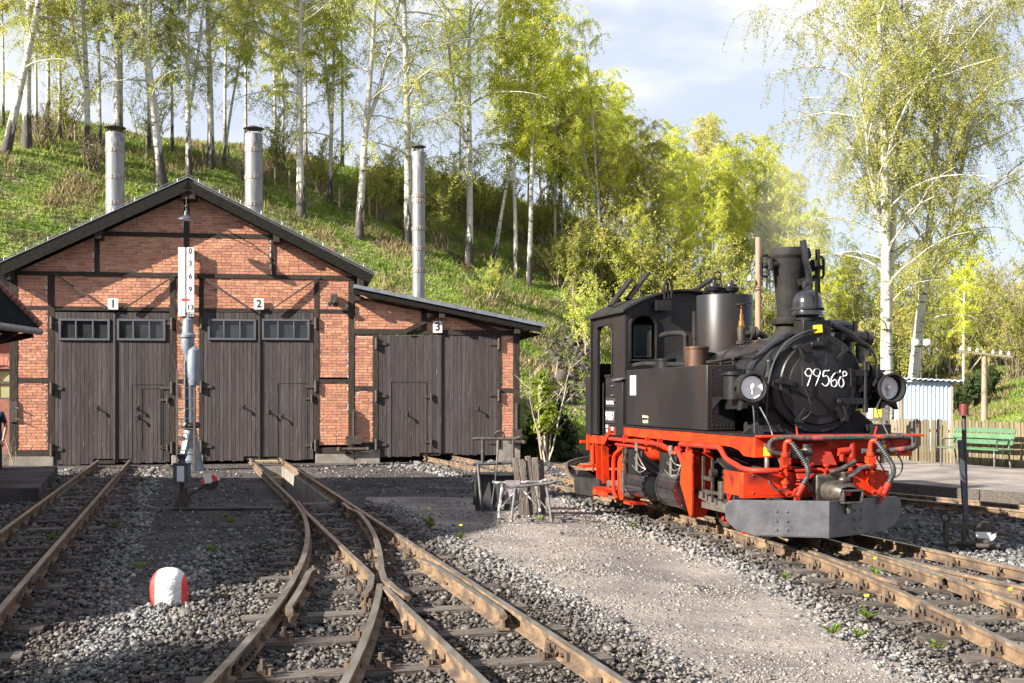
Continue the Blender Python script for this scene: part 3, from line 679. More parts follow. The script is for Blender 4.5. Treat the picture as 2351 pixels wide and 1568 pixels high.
def brickwork(par, wallname, panels, single, yoff=0.0, zoff=0.0):
    wall = None; mbw = MB()
    for p in panels: mbw.prism([(x, yoff, z) for x, z in p], (0, .1, 0))
    wall = ob(wallname, mbw, M['mortar'], par, ang=0)
    VV, FF, CC = [], [], []; cnt = 0
    for p in panels:
        p = p if sum(p[i][0] * p[(i + 1) % len(p)][1] - p[(i + 1) % len(p)][0] * p[i][1] for i in range(len(p))) > 0 else p[::-1]
        x0 = min(q[0] for q in p); x1 = max(q[0] for q in p); z0 = min(q[1] for q in p); z1 = max(q[1] for q in p)
        row = 0; z = z0 + .012
        while z < z1 - .02:
            x = x0 - BL * rnd.random() * .2 - (BL / 2 if row % 2 else 0); 
            while x < x1:
                ln = BL if rnd.random() > .10 else BL * .48
                jx, jz = rnd.uniform(-.004, .004), rnd.uniform(-.0035, .0035)
                c = clip([(x + jx, z + jz), (x + ln + jx, z + jz), (x + ln + jx, z + BH + jz), (x + jx, z + BH + jz)], p); x += ln + J
                if len(c) < 3 or area(c) < .0035: continue
                out_ = .011 + rnd.random() * .010
                col = rnd.choice(PAL); g_ = rnd.uniform(.82, 1.12); col = [k * g_ for k in col]
                n = len(c); vs_ = [(a, yoff - out_, b) for a, b in c] + [(a, yoff + .01, b) for a, b in c]
                fs = [tuple(range(n))] + [(i, n + i, n + (i + 1) % n, (i + 1) % n) for i in range(n)]
                if single and n == 4 and cnt < 296 and area(c) > .8 * BL * BH:
                    cnt += 1; me = bpy.data.meshes.new('brick'); me.from_pydata(vs_, [], fs); a = me.color_attributes.new('Col', 'FLOAT_COLOR', 'POINT'); a.data.foreach_set('color', [*col, 1] * len(vs_)); me.materials.append(M['brick'])
                    link('brick', me, wall)
                else:
                    k = len(VV); VV += vs_; FF += [[i + k for i in f] for f in fs]; CC += [[*col, 1]] * len(vs_)
            z += BH + J; row += 1
    me = bpy.data.meshes.new('brick'); me.from_pydata(VV, [], FF); a = me.color_attributes.new('Col', 'FLOAT_COLOR', 'POINT'); a.data.foreach_set('color', np.array(CC, dtype=np.float32).ravel()); me.materials.append(M['brick'])
    o = link('brickwork', me, wall); o['kind'] = 'stuff'
    return wall
def rect(u0, u1, v0, v1, um=430): return [(S(u0), Zv(v1, um)), (S(u1), Zv(v1, um)), (S(u1), Zv(v0, um)), (S(u0), Zv(v0, um))]
ov = .5                                                     # roof overhang
AP = (S(432, ov), Zv(408, 432, ov)); RE = (S(858, ov), Zv(626, 858, ov)); SLOPE = (AP[1] - RE[1]) / (RE[0] - AP[0]); LE = (2 * AP[0] - RE[0], RE[1])
roofz = lambda x: AP[1] - SLOPE * abs(x - AP[0])
def gable(u0, u1, v0, v1):
    x0, x1, z0, z1 = S(u0), S(u1), Zv(v1), Zv(v0); under = .33
    pts = [(x0, z0), (x1, z0)]
    tri = [(LE[0], LE[1] - under), (RE[0], RE[1] - under), (AP[0], AP[1] - under)]
    return clip([(x0, z0), (x1, z0), (x1, z1), (x0, z1)], tri)
UL, UR = 22, 814
left_panels = [rect(41, 109.5, 880, 1032), rect(41, 109.5, 716, 869), rect(41, 109.5, 638, 707)]
panels = left_panels + [rect(404.5, 457, 716, 873), rect(404.5, 457, 881, 1028), rect(404.5, 457, 638, 707), rect(126, 390.5, 638, 707), rect(468, 721, 638, 707),
          rect(733, 799.5, 638, 707), rect(733, 799.5, 716, 866), rect(733, 799.5, 877, 1024)]
for a, b in ((20, 217), (229, 422), (435, 622), (634, 830)): panels.append(gable(a, b, 546, 628))
for a, b in ((60, 422), (435, 800)): panels.append(gable(a, b, 415, 535))
panels = [p for p in panels if len(p) >= 3]
brickwork(shed, 'wall', panels, True)
for a, b in ((UL, 41), (109.5, 126), (390.5, 404.5), (457, 468), (721, 733), (799.5, 813.5)): post(shed, a, b, 638, 1032)
beam(shed, UL - 4, 816, 628, 638, d=FR + .01)
for a, b in ((41, 109.5), (126, 390.5), (404.5, 457), (468, 721), (733, 799.5)): beam(shed, a, b, 707, 716)
for a, b in ((41, 109.5), (404.5, 457), (733, 799.5)): beam(shed, a, b, 868 if a < 100 else 870, 880)
beam(shed, 196, 660, 535, 546)
post(shed, 217, 229, 546, 628); post(shed, 623, 634, 546, 628); post(shed, 422, 435, 430, 628, d=FR + .005)
for a, b in ((UL, 124), (394, 467), (724, 814)): 
    beam(shed, a, b, 1030, 1045, d=FR + .012, name='sill')
    mb = MB(); mb.lo((S(a), -.06, -.2), (S(b), .15, Zv(1045) - .003)); ob('plinth', mb, M['concrete'], shed, bev=.01)
for u0, u1, sgn in ((124, 245, 0), (404, 287, 0), (458, 576, 0), (733, 621, 0)):
    mb = MB(); mb.bar((S(u0), -.09, Zv(632)), (S(u1), -.16, Zv(711)), .035, .06, up=(0, -1, 0)); ob('brace', mb, M['iron'], shed)
# side and rear walls, behind the front
mb = MB(); x0, x1 = S(UL), S(814); zt = Zv(632)
mb.lo((x0, .13, -.2), (x0 + .12, 9, zt)); mb.lo((x1 - .12, .13, -.2), (x1, 9, zt)); mb.lo((x0, 8.9, -.2), (x1, 9.02, zt)); ob('side_wall', mb, M['darkbrick'], shed, ang=0)
# roof
TH = .10
def slab(par, A, B, y0, y1, th, name, m):
    mb = MB(); d = Vector((B[0] - A[0], 0, B[1] - A[1])); n = Vector((-d.z, 0, d.x)).normalized(); n = n if n.z > 0 else -n
    a = Vector((A[0], y0, A[1])); b = Vector((B[0], y0, B[1])); mb.prism([a, b, b - n * th, a - n * th], (0, y1 - y0, 0)); return ob(name, mb, M[m], par)
rf = slab(shed, AP, RE, -ov + .01, 9.3, TH, 'roof', 'felt'); rf2 = slab(shed, AP, LE, -ov + .01, 9.3, TH, 'roof', 'felt')
def off(P, dz): return (P[0], P[1] + dz)
slab(rf, off(AP, -.07), off(RE, -.07), -ov - .035, -ov + .008, .25, 'fascia', 'fascia'); slab(rf2, off(AP, -.07), off(LE, -.07), -ov - .035, -ov + .008, .25, 'fascia', 'fascia')
slab(rf, off(AP, .025), off(RE, .025), -ov - .05, -ov + .25, .022, 'verge_strip', 'zinc'); slab(rf2, off(AP, .025), off(LE, .025), -ov - .05, -ov + .25, .022, 'verge_strip', 'zinc')
for E_, r_ in ((RE, rf), (LE, rf2)):
    mb = MB(); mb.tube([(AP[0], -ov - .02, AP[1] + .09), (E_[0], -ov - .02, E_[1] + .09)], .007, 5)
    for k in range(9):
        t = (k + .5) / 9; p = Vector((AP[0] + (E_[0] - AP[0]) * t, -ov - .02, AP[1] + (E_[1] - AP[1]) * t)); mb.cyl(p, p + Vector((0, 0, .11)), .016, .010, 6)
    ob('lightning_wire', mb, M['zinc'], r_)
    for t in (.02, .47, .93):
        x = AP[0] + (E_[0] - AP[0]) * t; mb = MB(); z = AP[1] + (E_[1] - AP[1]) * t - .34; mb.lo((x - .09, -ov + .012, z - .18), (x + .09, .1, z + .1)); ob('purlin', mb, M['timber'], shed, bev=.01)
# doors --------------------------------------------------------
def leaf(par, u0, u1, v0, v1, n, um=430, window=None, cutouts=(), yb=-.02, wicket=None, handles=(), hinge=None, foot=0):
    d = link('door', None, par); x0, x1 = S(u0), S(u1); z0, z1 = Zv(v1, um), Zv(v0, um)
    fm = MB(); fm.lo((x0, yb + .03, z0 + .02), (x1, yb + .06, z1)); ob('door_backing', fm, M['timber'], d)
    pw = (x1 - x0) / n; wv = window
    def plank(a, b, lo_, hi_):
        if hi_ - lo_ < .05: return
        mb = MB(); t = rnd.uniform(0, .006); mb.lo((a + .004, yb - t, lo_), (b - .004, yb + .028, hi_)); ob('plank', mb, M['plank'], d, bev=.004)
    for k in range(n):
        a, b = x0 + k * pw, x0 + (k + 1) * pw; c = (a + b) / 2; lo_ = z0 + rnd.uniform(-.02, .015)
        for cu0, cu1, cv in cutouts:
            if S(cu0) < c < S(cu1): lo_ = Zv(cv, um)
        if wv and S(wv[0]) - .02 < c < S(wv[1]) + .02:
            plank(a, b, Zv(wv[2], um) + .002, z1); plank(a, b, lo_, Zv(wv[3], um) - .002)
        else: plank(a, b, lo_, z1)
    if wv:
        wx0, wx1, wz0, wz1 = S(wv[0]), S(wv[1]), Zv(wv[3], um), Zv(wv[2], um); mb = MB(); t = .055
        mb.lo((wx0, yb - .05, wz0), (wx1, yb + .02, wz0 + t)); mb.lo((wx0, yb - .05, wz1 - t), (wx1, yb + .02, wz1)); mb.lo((wx0, yb - .048, wz0 + t), (wx0 + t, yb + .02, wz1 - t)); mb.lo((wx1 - t, yb - .048, wz0 + t), (wx1, yb + .02, wz1 - t))
        for k in (1, 2):
            x = wx0 + (wx1 - wx0) * k / 3; mb.lo((x - .018, yb - .044, wz0 + t), (x + .018, yb + .015, wz1 - t))
        ob('window_frame', mb, M['frame'], d, bev=.004)
        for k in range(3):
            a = wx0 + (wx1 - wx0) * k / 3; mb = MB(); mb.lo((a + .03, yb + .016, wz0 + .03), (a + (wx1 - wx0) / 3 - .03, yb + .022, wz1 - .03)); ob('pane', mb, M['glass'], d)
    if wicket:
        a, b, zt, zb = S(wicket[0]), S(wicket[1]), Zv(wicket[2], um), Zv(wicket[3], um); mb = MB()
        for q in ((a - .008, a + .004), (b - .004, b + .008)): mb.lo((q[0], yb - .012, zb), (q[1], yb + .01, zt))
        mb.lo((a, yb - .012, zt - .006), (b, yb + .01, zt + .006)); ob('wicket_gap', mb, M['ink'], d)
        if wicket[4]:
            mb = MB(); mb.lo((b - .55, yb - .011, zt - .12), (b - .05, yb + .01, zt - .105)); mb.lo((b - .55, yb - .011, zt - .12), (b - .535, yb + .01, zb + .3)); mb.lo((b - .065, yb - .011, zt - .12), (b - .05, yb + .01, zb + .3)); ob('wicket_panel', mb, M['ink'], d)
        for q in (zt - .42, zb + .38):
            mb = MB(); mb.lo((b - .06, yb - .03, q - .03), (b + .16, yb + .005, q + .03)); mb.cyl((b + .13, yb - .045, q - .10), (b + .13, yb - .045, q + .10), .028, n=8); ob('hinge', mb, M['iron'], d)
    for hu, hv in handles:
        mb = MB(); x, z = S(hu), Zv(hv, um); mb.lo((x - .05, yb - .02, z - .07), (x + .05, yb + .004, z + .07)); mb.cyl((x, yb - .02, z), (x, yb - .12, z), .018, n=8); mb.bar((x, yb - .115, z), (x + .02, yb - .115, z - .09), .03); ob('handle', mb, M['iron'], d)
    if hinge is not None:
        x = x0 if hinge < 0 else x1
        for q in (.10, .5, .93):
            z = z0 + (z1 - z0) * q; mb = MB(); mb.lo((x - hinge * .22, yb - .03, z - .04), (x + hinge * .10, yb - .007, z + .04)); mb.cyl((x + hinge * .06, yb - .05, z - .16), (x + hinge * .06, yb - .05, z + .16), .04, n=10); mb.box((x + hinge * .07, yb - .02, z), (.10, .06, .3)); ob('hinge', mb, M['iron'], d)
    return d
c1 = ((215.5, 301, 1053),)
leaf(shed, 125, 264, 718, 1066, 14, 260, (136, 253, 733, 782), c1, handles=((281.5 - 1, 935),) and ((221.5, 936),), hinge=-1)
leaf(shed, 267, 390, 718, 1062, 13, 330, (264.5 + 5, 380.6, 733, 782), c1, wicket=(303.7, 373.6, 882.5, 1058, True), handles=((312, 936), (314, 957)), hinge=1)
c2 = ((560, 636, 1048),)
leaf(shed, 468, 596, 718, 1058, 14, 540, (477.6, 588, 733, 781), c2, handles=((556, 933),), hinge=-1)
leaf(shed, 599, 720, 718, 1056, 13, 660, (602, 711, 733, 781), c2, wicket=(638.6, 705, 880, 1054, False), handles=((614, 944), (644, 955)), hinge=1)
# dark gap and meeting strip between leaves
for u, um in ((265.5, 265), (597.5, 600)):
    mb = MB(); mb.lo((S(u) - .05, -.062, Zv(1056, um)), (S(u) + .005, -.022, Zv(718, um))); ob('meeting_strip', mb, M['plank'], shed, bev=.006); mb = MB(); mb.lo((S(u) + .006, -.026, Zv(1056, um)), (S(u) + .04, -.018, Zv(718, um))); ob('door_gap', mb, M['ink'], shed)
# flues ---------------------------------------------------------
def flue(par, u, vt, vb, wpx, Y, bands, cowl):
    c = at(u, 910, Y); q = c - P0; q.z = 0; x, y = q.dot(EX), q.dot(EY); z = lambda v: CZ + (HV - v) / F * Y; r = wpx / 2 / F * Y
    f = link('flue', None, par); mb = MB(); zs = z(vt); zm = zs - .55
    mb.lathe([(r, z(vb) - .8), (r, zm)], (x, y, 0), (0, 0, 1), 28); ob('flue_pipe', mb, M['flue'], f)
    mb = MB(); mb.lathe([(r * 1.003, zm), (r * 1.003, zs), (r * .9, zs), (r * .9, zs - .2)], (x, y, 0), (0, 0, 1), 28); ob('flue_top', mb, M['fluesoot'], f)
    for b in bands:
        mb = MB(); mb.lathe([(r, z(b) - .07), (r + .012, z(b) - .065), (r + .012, z(b) + .065), (r, z(b) + .07)], (x, y, 0), (0, 0, 1), 28)
        for k in range(18):
            a = k * math.pi / 9; mb.box((x + (r + .014) * math.cos(a), y + (r + .014) * math.sin(a), z(b)), (.02, .02, .11), Matrix.Rotation(a, 3, 'Z'))
        ob('band', mb, M['flueband'], f)
    mb = MB(); rc = r * 1.18; mb.lathe([(rc, zs + .16), (rc, zs + .175), (.03, zs + .27), (0, zs + .275)], (x, y, 0), (0, 0, 1), 24)
    for k in range(4):
        a = k * math.pi / 2 + .6; mb.cyl((x + r * .93 * math.cos(a), y + r * .93 * math.sin(a), zs - .1), (x + r * .93 * math.cos(a), y + r * .93 * math.sin(a), zs + .17), .014, n=6)
    ob('cowl', mb, M['iron'], f); return f
flue(shed, 264, 306, 492, 41.5, 36.5, (346, 408, 467), True)
flue(shed, 582.5, 308, 494, 40, 36.5, (346, 408, 470), True)
# number signs ----------------------------------------------------
def number(s, u, v, w_, h_, um, label):
    t = thing('number_sign', label, 'number sign', P0 + EX * S(u) - EY * .10 + Vector((0, 0, Zv(v, um))), PHI, 'white number signs over the shed doors')
    mb = MB(); mb.box((0, 0, 0), (w_, .02, h_)); ob('board', mb, M['white'], t, bev=.003)
    text('numeral', s, h_ * .98, M['ink'], t, (0, -.013, 0), (R(90), 0, 0), .001, .95)
    mb = MB(); mb.box((0, .045, 0), (w_ * .5, .07, .05)); ob('bracket', mb, M['iron'], t)
number('1', 261, 698.5, .27, .30, 261, 'small white sign with black numeral 1 above the left shed door')
number('2', 595, 698.5, .27, .30, 595, 'small white sign with black numeral 2 above the middle shed door')

# annex ----------------------------------------------------------
annex = thing('shed_annex', 'low brick annex with sloping lean-to roof and the door marked 3', 'annex', P0, PHI)
A1 = (S(813, ov), Zv(652, 813, ov)); A2 = (S(1245, ov), Zv(741, 1245, ov))
def under(u, um=None): 
    x = S(u); t = (x - A1[0]) / (A2[0] - A1[0]); return (x, A1[1] + (A2[1] - A1[1]) * t - .22)
zb = Zv(757, 1000)
pan = [[(S(815), zb), (S(967), zb), under(967), under(815)], [(S(980), zb), (S(1177), zb), under(1177), under(980)],
       rect(815, 855.6, 893 - 7, 1020 - 22, 835), rect(815, 855.6, 899, 1029, 835), rect(815, 855.6, 771, 886, 835), rect(1151, 1177.5, 771, 891, 1165), rect(1151, 1177.5, 898, 1012, 1165)]
pan = [pan[0], pan[1], rect(815, 855.6, 898, 1016, 835), rect(815, 855.6, 771, 887, 835), rect(1151, 1177.5, 767, 892, 1165), rect(1151, 1177.5, 902, 1008, 1165)]
brickwork(annex, 'wall', pan, True)
for a, b, um in ((855.6, 869, 860), (1140, 1151, 1145), (1177.5, 1193, 1185)): post(annex, a, b, 768, 1016 if um < 900 else 1012, um)
beam(annex, 814, 1196, 757, 769, 1000, FR + .012); beam(annex, 815, 855.6, 887, 898, 835); beam(annex, 1151, 1177.5, 892, 902, 1165)
beam(annex, 815, 868, 1016, 1031, 835, FR + .012, 'sill'); 
post(annex, 967, 980, 718, 757, 975)
for a, b, va, vb in ((929, 1020, 762, 716), (1150, 1028, 764, 716)):
    mb = MB(); mb.bar((S(a), -.05, Zv(va, 1000)), (S(b), -.05, Zv(vb, 1000)), .12, .13, up=(0, -1, 0)); ob('brace', mb, M['timberh'], annex)
for a, b, vv, um in ((815, 872, 1031, 835), (1140, 1194, 1010, 1165)):
    mb = MB(); mb.lo((S(a), -.07, -.3), (S(b), .15, Zv(vv, um) - .003)); ob('plinth', mb, M['concrete'], annex, bev=.012)
ar = slab(annex, A1, A2, -ov, 7.5, .10, 'roof', 'zinc')
slab(ar, off(A1, -.105), off(A2, -.105), -ov + .05, -ov + .09, .16, 'fascia', 'fascia'); slab(ar, off(A1, -.30), off(A2, -.30), -ov + .3, 7.2, .03, 'soffit', 'fascia')
mb = MB(); mb.cyl((A2[0] + .03, -ov - .05, A2[1] - .06), (A2[0] + .03, 7.5, A2[1] - .06), .07, n=10); ob('gutter', mb, M['zinc'], ar)
for u in (820, 1012, 1183):
    x = S(u); t = (x - A1[0]) / (A2[0] - A1[0]); z = A1[1] + (A2[1] - A1[1]) * t - .38; mb = MB(); mb.lo((x - .08, -ov + .1, z - .05), (x + .08, .1, z + .13)); ob('rafter', mb, M['timber'], annex)
mb = MB(); mb.lo((S(1180), .13, -.2), (S(1193), 7.4, Zv(745, 1185))); ob('side_wall', mb, M['darkbrick'], annex, ang=0)
c3 = ((966.6, 1046, 1040),)
leaf(annex, 869, 1011, 770, 1048, 15, 940, None, c3, wicket=(898, 979, 877, 1046, False), handles=((932, 951),), hinge=-1)
leaf(annex, 1014.5, 1140, 770, 1044, 14, 1075, None, c3, handles=((1094, 938),), hinge=1)
mb = MB(); mb.lo((S(1013) - .06, -.06, Zv(1042, 1000)), (S(1013) - .005, -.022, Zv(770, 1000))); ob('meeting_strip', mb, M['plank'], annex); mb = MB(); mb.lo((S(1013) - .004, -.026, Zv(1042, 1000)), (S(1013) + .035, -.018, Zv(770, 1000))); ob('door_gap', mb, M['ink'], annex)
flue(annex, 961, 350, 686, 29, 36.0, (450, 462, 525, 572, 622), True)
number('3', 1004, 751, .26, .33, 1004, 'small white sign with black numeral 3 above the right shed door')
# wall fixtures ---------------------------------------------------
def onwall(u, v, d, um=None): return P0 + EX * S(u, d) - EY * d + Vector((0, 0, Zv(v, um or u, d)))
t = thing('wall_lamp', 'enamel shade lamp on a bracket hanging before the shed gable', 'lamp', onwall(428, 505, .85), PHI)
mb = MB(); mb.lathe([(.05, .24), (.07, .12), (.235, .02), (.24, 0), (.225, 0), (.06, .10), (0, .11)], (0, 0, 0), (0, 0, 1), 24); ob('lamp_shade', mb, M['darkblue'], t)
mb = MB(); mb.lathe([(.215, .004), (.06, .094), (0, .1)], (0, 0, 0), (0, 0, 1), 24); ob('shade_lining', mb, M['white'], t)
mb = MB(); mb.sph((0, 0, .06), .05, 10, 6); ob('bulb', mb, M['bulb'], t)
mb = MB(); mb.tube([(0, 0, .22), (0, .02, .38), (0, .2, .46), (0, .80, .40)], .02, 8); mb.tube([(0, .1, .42), (0, .8, .12)], .013, 6); mb.cyl((0, 0, .36), (0, 0, .62), .012, n=6); mb.sph((0, 0, .36), .045, 8, 6); ob('bracket', mb, M['iron'], t)
t = thing('floodlight', 'small black floodlight box on the brick right of door 2', 'floodlight', onwall(766, 690, .03), PHI)
mb = MB(); mb.box((0, -.12, .06), (.2, .2, .22)); ob('housing', mb, M['iron'], t, bev=.02)
mb = MB(); mb.cyl((0, -.06, 0), (0, .03, 0), .05); mb.cyl((.03, -.15, -.06), (.05, -.27, -.12), .075, .08, n=14); mb.cyl((-.07, -.15, -.06), (-.10, -.25, -.12), .06, .065, n=14); ob('lamp_head', mb, M['iron'], t)
# water gauge board
t = thing('water_gauge', 'white two-strip gauge board with black numerals from 0 to 13', 'gauge board', onwall(427.5, 568, .22), PHI)
hh = Zv(568, 428, .22) - Zv(726, 428, .22); pxm = F / sk(428, .22)
for s, a, b in (('l', 410, 425.5), ('r', 428.5, 445.5)):
    mb = MB(); mb.lo(((a - 427.5) / pxm, -.02, -hh), ((b - 427.5) / pxm, .0, 0)); ob('board', mb, M['white'], t, bev=.002)
xr = (437 - 427.5) / pxm
for vtx, sy in (('0', 576), ('3', 604.5), ('6', 634.5), ('9', 664.5), ('13', 706)): text('numeral', vtx, .185, M['ink'], t, (xr, -.0215, -(sy - 568) / pxm), (R(90), 0, 0), .001, 1.0)
for sy in (582.5, 612.5, 642.5, 672.5, 716.5):
    mb = MB(); mb.lo(((429 - 427.5) / pxm, -.0235, -(sy - 568) / pxm - .006), ((445 - 427.5) / pxm, -.019, -(sy - 568) / pxm + .006)); ob('scale_line', mb, M['ink'], t)
text('unit_lettering', 'hbm', .12, M['ink'], t, (xr, -.0215, -(721.5 - 568) / pxm), (R(90), 0, 0), .001, 1.0)
mb = MB(); mb.prism([((417 - 427.5) / pxm, -.03, -(686 - 568) / pxm), ((428 - 427.5) / pxm, -.03, -(685 - 568) / pxm), ((437.5 - 427.5) / pxm, -.03, -(688.5 - 568) / pxm), ((428 - 427.5) / pxm, -.03, -(690 - 568) / pxm), ((417 - 427.5) / pxm, -.03, -(691 - 568) / pxm)], (0, .006, 0)); ob('pointer', mb, M['redpaint'], t)
mb = MB(); 
for sy in (574, 652, 722): mb.lo((-.2, .003, -(sy - 568) / pxm - .03), (.2, .19, -(sy - 568) / pxm + .03))
mb.lo((-.01, -.012, -hh), (.01, .02, 0)); ob('bracket', mb, M['iron'], t)
# water crane
cb = gp(437, 1079); k = F / cb.y; zz = lambda v: CZ + (HV - v) / k
t = thing('water_crane', 'grey cast water crane column standing between doors 1 and 2', 'water crane', cb, 0)
mb = MB(); mb.lathe([(.34, 0), (.32, .12), (.21, .62), (.165, 1.0), (.15, zz(985)), (.14, zz(975)), (.135, zz(860))], (0, 0, 0), (0, 0, 1), 4 * 6); ob('column', mb, M['crane'], t)
mb = MB(); mb.lathe([(.22, zz(978)), (.25, zz(972)), (.22, zz(965))], (0, 0, 0), (0, 0, 1), 14); mb.lathe([(.14, zz(865)), (.14, zz(825)), (.10, zz(800))], (-.04, -.02, 0), (0, 0, 1), 14); ob('collar', mb, M['tubedark'], t)
mb = MB(); mb.lathe([(.0, zz(722)), (.12, zz(730)), (.14, zz(760)), (.19, zz(765)), (.19, zz(770)), (.16, zz(773)), (.16, zz(792)), (.09, zz(812)), (.06, zz(822))], (-.03, -.12, 0), (0, 0, 1), 18); ob('spout_head', mb, M['crane'], t)
mb = MB(); mb.lathe([(.02, zz(790)), (.14, zz(800)), (.17, zz(820)), (.15, zz(868)), (.12, zz(880))], (.14, -.18, 0), (0, 0, 1), 18); ob('hose', mb, M['crane'], t)
mb = MB(); mb.tube([(-.05, -.16, zz(728)), (.04, -.2, zz(760)), (.12, -.2, zz(797))], .015, 6); mb.tube([(-.09, -.14, zz(825)), (-.09, -.16, zz(975))], .035, 8); ob('pull_rod', mb, M['pipegrey'], t)
t = thing('ladder', 'narrow black iron ladder with rungs standing against the water crane', 'ladder', cb + Vector((-.02, -.35, 0)), 0)
for xx, vt in ((-.215, 845), (.215, 885)):
    mb = MB(); mb.bar((xx, 0, zz(1078)), (xx, 0, zz(vt)), .035, .05); ob('stile', mb, M['iron'], t)
for i, vv in enumerate((858, 886, 910, 933, 955, 978, 1002, 1027, 1052)):
    mb = MB(); mb.cyl((-.2, 0, zz(vv)), (.2 if i else -.0, 0, zz(vv)), .013, n=6); ob('rung', mb, M['iron'], t)
mb = MB(); mb.torus((0, -.06, zz(994)), .07, .012, (0, 1, 0)); mb.bar((.2, 0, zz(994)), (.33, 0, zz(994)), .03); mb.box((-.12, -.03, zz(1001)), (.22, .05, .1)); ob('valve_wheel', mb, M['iron'], t)
# black buffer-like bracket tools on the posts
for u, v0, v1, lb in ((812, 940, 1036, 'black iron wall jack with cross foot on the post between doors 2 and 3'), (1186, 925, 1020, 'black iron wall jack on the corner post right of door 3')):
    t = thing('wall_jack', lb, 'iron fixture', onwall(u, v1, .08), PHI); h = Zv(v0, u) - Zv(v1, u); w_ = .40 if u < 900 else .2
    mb = MB(); mb.lo((-.04, -.05, 0), (.04, .05, h)); mb.cyl((0, -.08, h * .3), (0, -.08, h * .95), .025, n=8); ob('stem', mb, M['iron'], t)
    mb = MB(); mb.box((0, -.08, h * .27), (.42 if u < 900 else .25, .1, .22)); mb.cyl((-w_, -.10, .06), (w_, -.10, .06), .05, n=10); mb.cyl((-w_, -.1, .03), (-w_, -.1, .12), .07, n=10); mb.cyl((w_, -.1, .03), (w_, -.1, .12), .07, n=10); ob('foot', mb, M['iron'], t)
t = thing('switch_box', 'small black iron latch box on the left corner post of the shed', 'iron fixture', onwall(31, 945, .04), PHI)
mb = MB(); mb.box((0, 0, 0), (.2, .06, .55)); ob('plate', mb, M['iron'], t); mb = MB(); mb.tube([(.05, -.04, .12), (.16, -.1, .08)], .02); mb.tube([(.05, -.04, -.18), (.2, -.1, -.22)], .015); ob('hook', mb, M['iron'], t)
# little brick stack behind the right slope
sb = at(952 / 1.0, 600, 38) ; x_ = S(752, -3); 
mb = MB(); q = at(752, 572, 36.5) - P0; mb.box((q.dot(EX), q.dot(EY), q.z - .35), (.36, .36, .8)); ob('chimney_stack', mb, M['darkbrick'], shed)
# ---------------------------------------------------------------- steam locomotive (x across, y rearwards, z above the railhead)
LT = math.atan(.24); LO = Vector((3.95, 13.6, .02)); LX_ = Vector((math.cos(LT), math.sin(LT), 0)); LY_ = Vector((-math.sin(LT), math.cos(LT), 0))
loco = thing('steam_locomotive', 'black and red narrow gauge tank engine with chalk number 99568 on its smokebox door', 'steam locomotive', LO, LT)
_ob0 = ob
def ob(name, mb, mats, parent=None, **k): return _ob0(name, mb, mats, parent if parent is not None else loco, **k)
def part(name, parent=None): return link(name, None, parent or loco)
def rivets(mb, pts, axis, r=.012):
    a = Vector(axis) * .008
    for p in pts: mb.cyl(Vector(p), Vector(p) + a, r, r * .6, 6)
FW = Vector((0, -1, 0)); ZA = 1.94
# boiler + smokebox
sbx = part('smokebox'); mb = MB(); mb.lathe([(.44, -.0), (.60, 0), (.62, .02), (.62, 1.25)], (0, .85, ZA), (0, 1, 0), 56); ob('shell', mb, M['black'], sbx)
mb = MB()
rivets(mb, [(.585 * math.cos(a), .852, ZA + .585 * math.sin(a)) for a in [i * math.pi / 24 for i in range(48)]], FW, .011); ob('rivet', mb, M['black'], sbx)
mb = MB(); mb.lathe([(.0, .0), (.40, .0), (.50, .03), (.515, .06), (.515, .09)][::-1] and [(.0, -.075), (.18, -.07), (.36, -.05), (.395, -.045), (.40, -.03), (.50, -.03), (.515, -.015), (.515, .01)], (0, .85, ZA), (0, 1, 0), 56); ob('smokebox_door', mb, M['black'], sbx)
def dy(r, x=0, z=0):
    if x > .225 and abs(z - dz(0, 745)[1]) < .042: return .7275
    return .85 - (.075 - .025 * (r / .36) ** 2 if r < .38 else .03)
def dz(zx, zy): return (zx - 657) * .00105, ZA - (zy - 865) * .00105
for name, a_ in (('a', 126), ('b', 50), ('c', 178), ('d', -54), ('e', -122)):
    a = R(a_); c, s = math.cos(a), math.sin(a); mb = MB(); tn = Vector((-s, 0, c)); rd = Vector((c, 0, s)); o = Vector((.50 * c, .80, ZA + .50 * s))
    mb.box(o - rd * .05 + Vector((0, -.01, 0)), (.05, .05, .16), Matrix((tn, Vector((0, 1, 0)), rd)).transposed())
    mb.cyl(o + rd * .04 + Vector((0, .05, 0)), o + rd * .04 + Vector((0, -.09, 0)), .03, n=10); mb.tube([o + rd * .04 + Vector((0, -.07, 0)), o - rd * .04 + tn * .03 + Vector((0, -.1, 0)), o - rd * .13 + tn * .05 + Vector((0, -.09, 0))], [.018, .016, .010], 6); mb.cyl(o + rd * .04 - tn * .06 + Vector((0, -.04, 0)), o + rd * .04 + tn * .05 + Vector((0, -.04, 0)), .017, n=8)
    ob('clamp', mb, M['black'], sbx)
for zy in (745, 1075):
    x0, z0 = dz(885, zy); mb = MB(); x1 = .62; mb.lo((x0, .73, z0 - .038), (x1, .755, z0 + .038)); mb.cyl((x0, .73, z0), (x0, .755, z0), .038, n=12); mb.cyl((x0, .715, z0), (x0, .76, z0), .016, n=8); ob('hinge_strap', mb, M['black'], sbx, bev=.004)
mb = MB(); xh = .585; mb.cyl((xh, .74, ZA - .32), (xh, .74, ZA + .22), .022, n=10); mb.cyl((xh, .74, ZA + .16), (xh, .74, ZA + .27), .035, n=12); mb.cyl((xh, .74, ZA - .36), (xh, .74, ZA - .26), .035, n=12); mb.lo((xh - .04, .75, ZA - .1), (xh + .04, .86, ZA - .02)); ob('hinge_pin', mb, M['black'], sbx)
mb = MB()
for pts in ([(680, 500), (705, 530), (705, 610), (685, 655)],):
    mb.tube([(dz(*p)[0], .725, dz(*p)[1]) for p in pts], .011, 6)
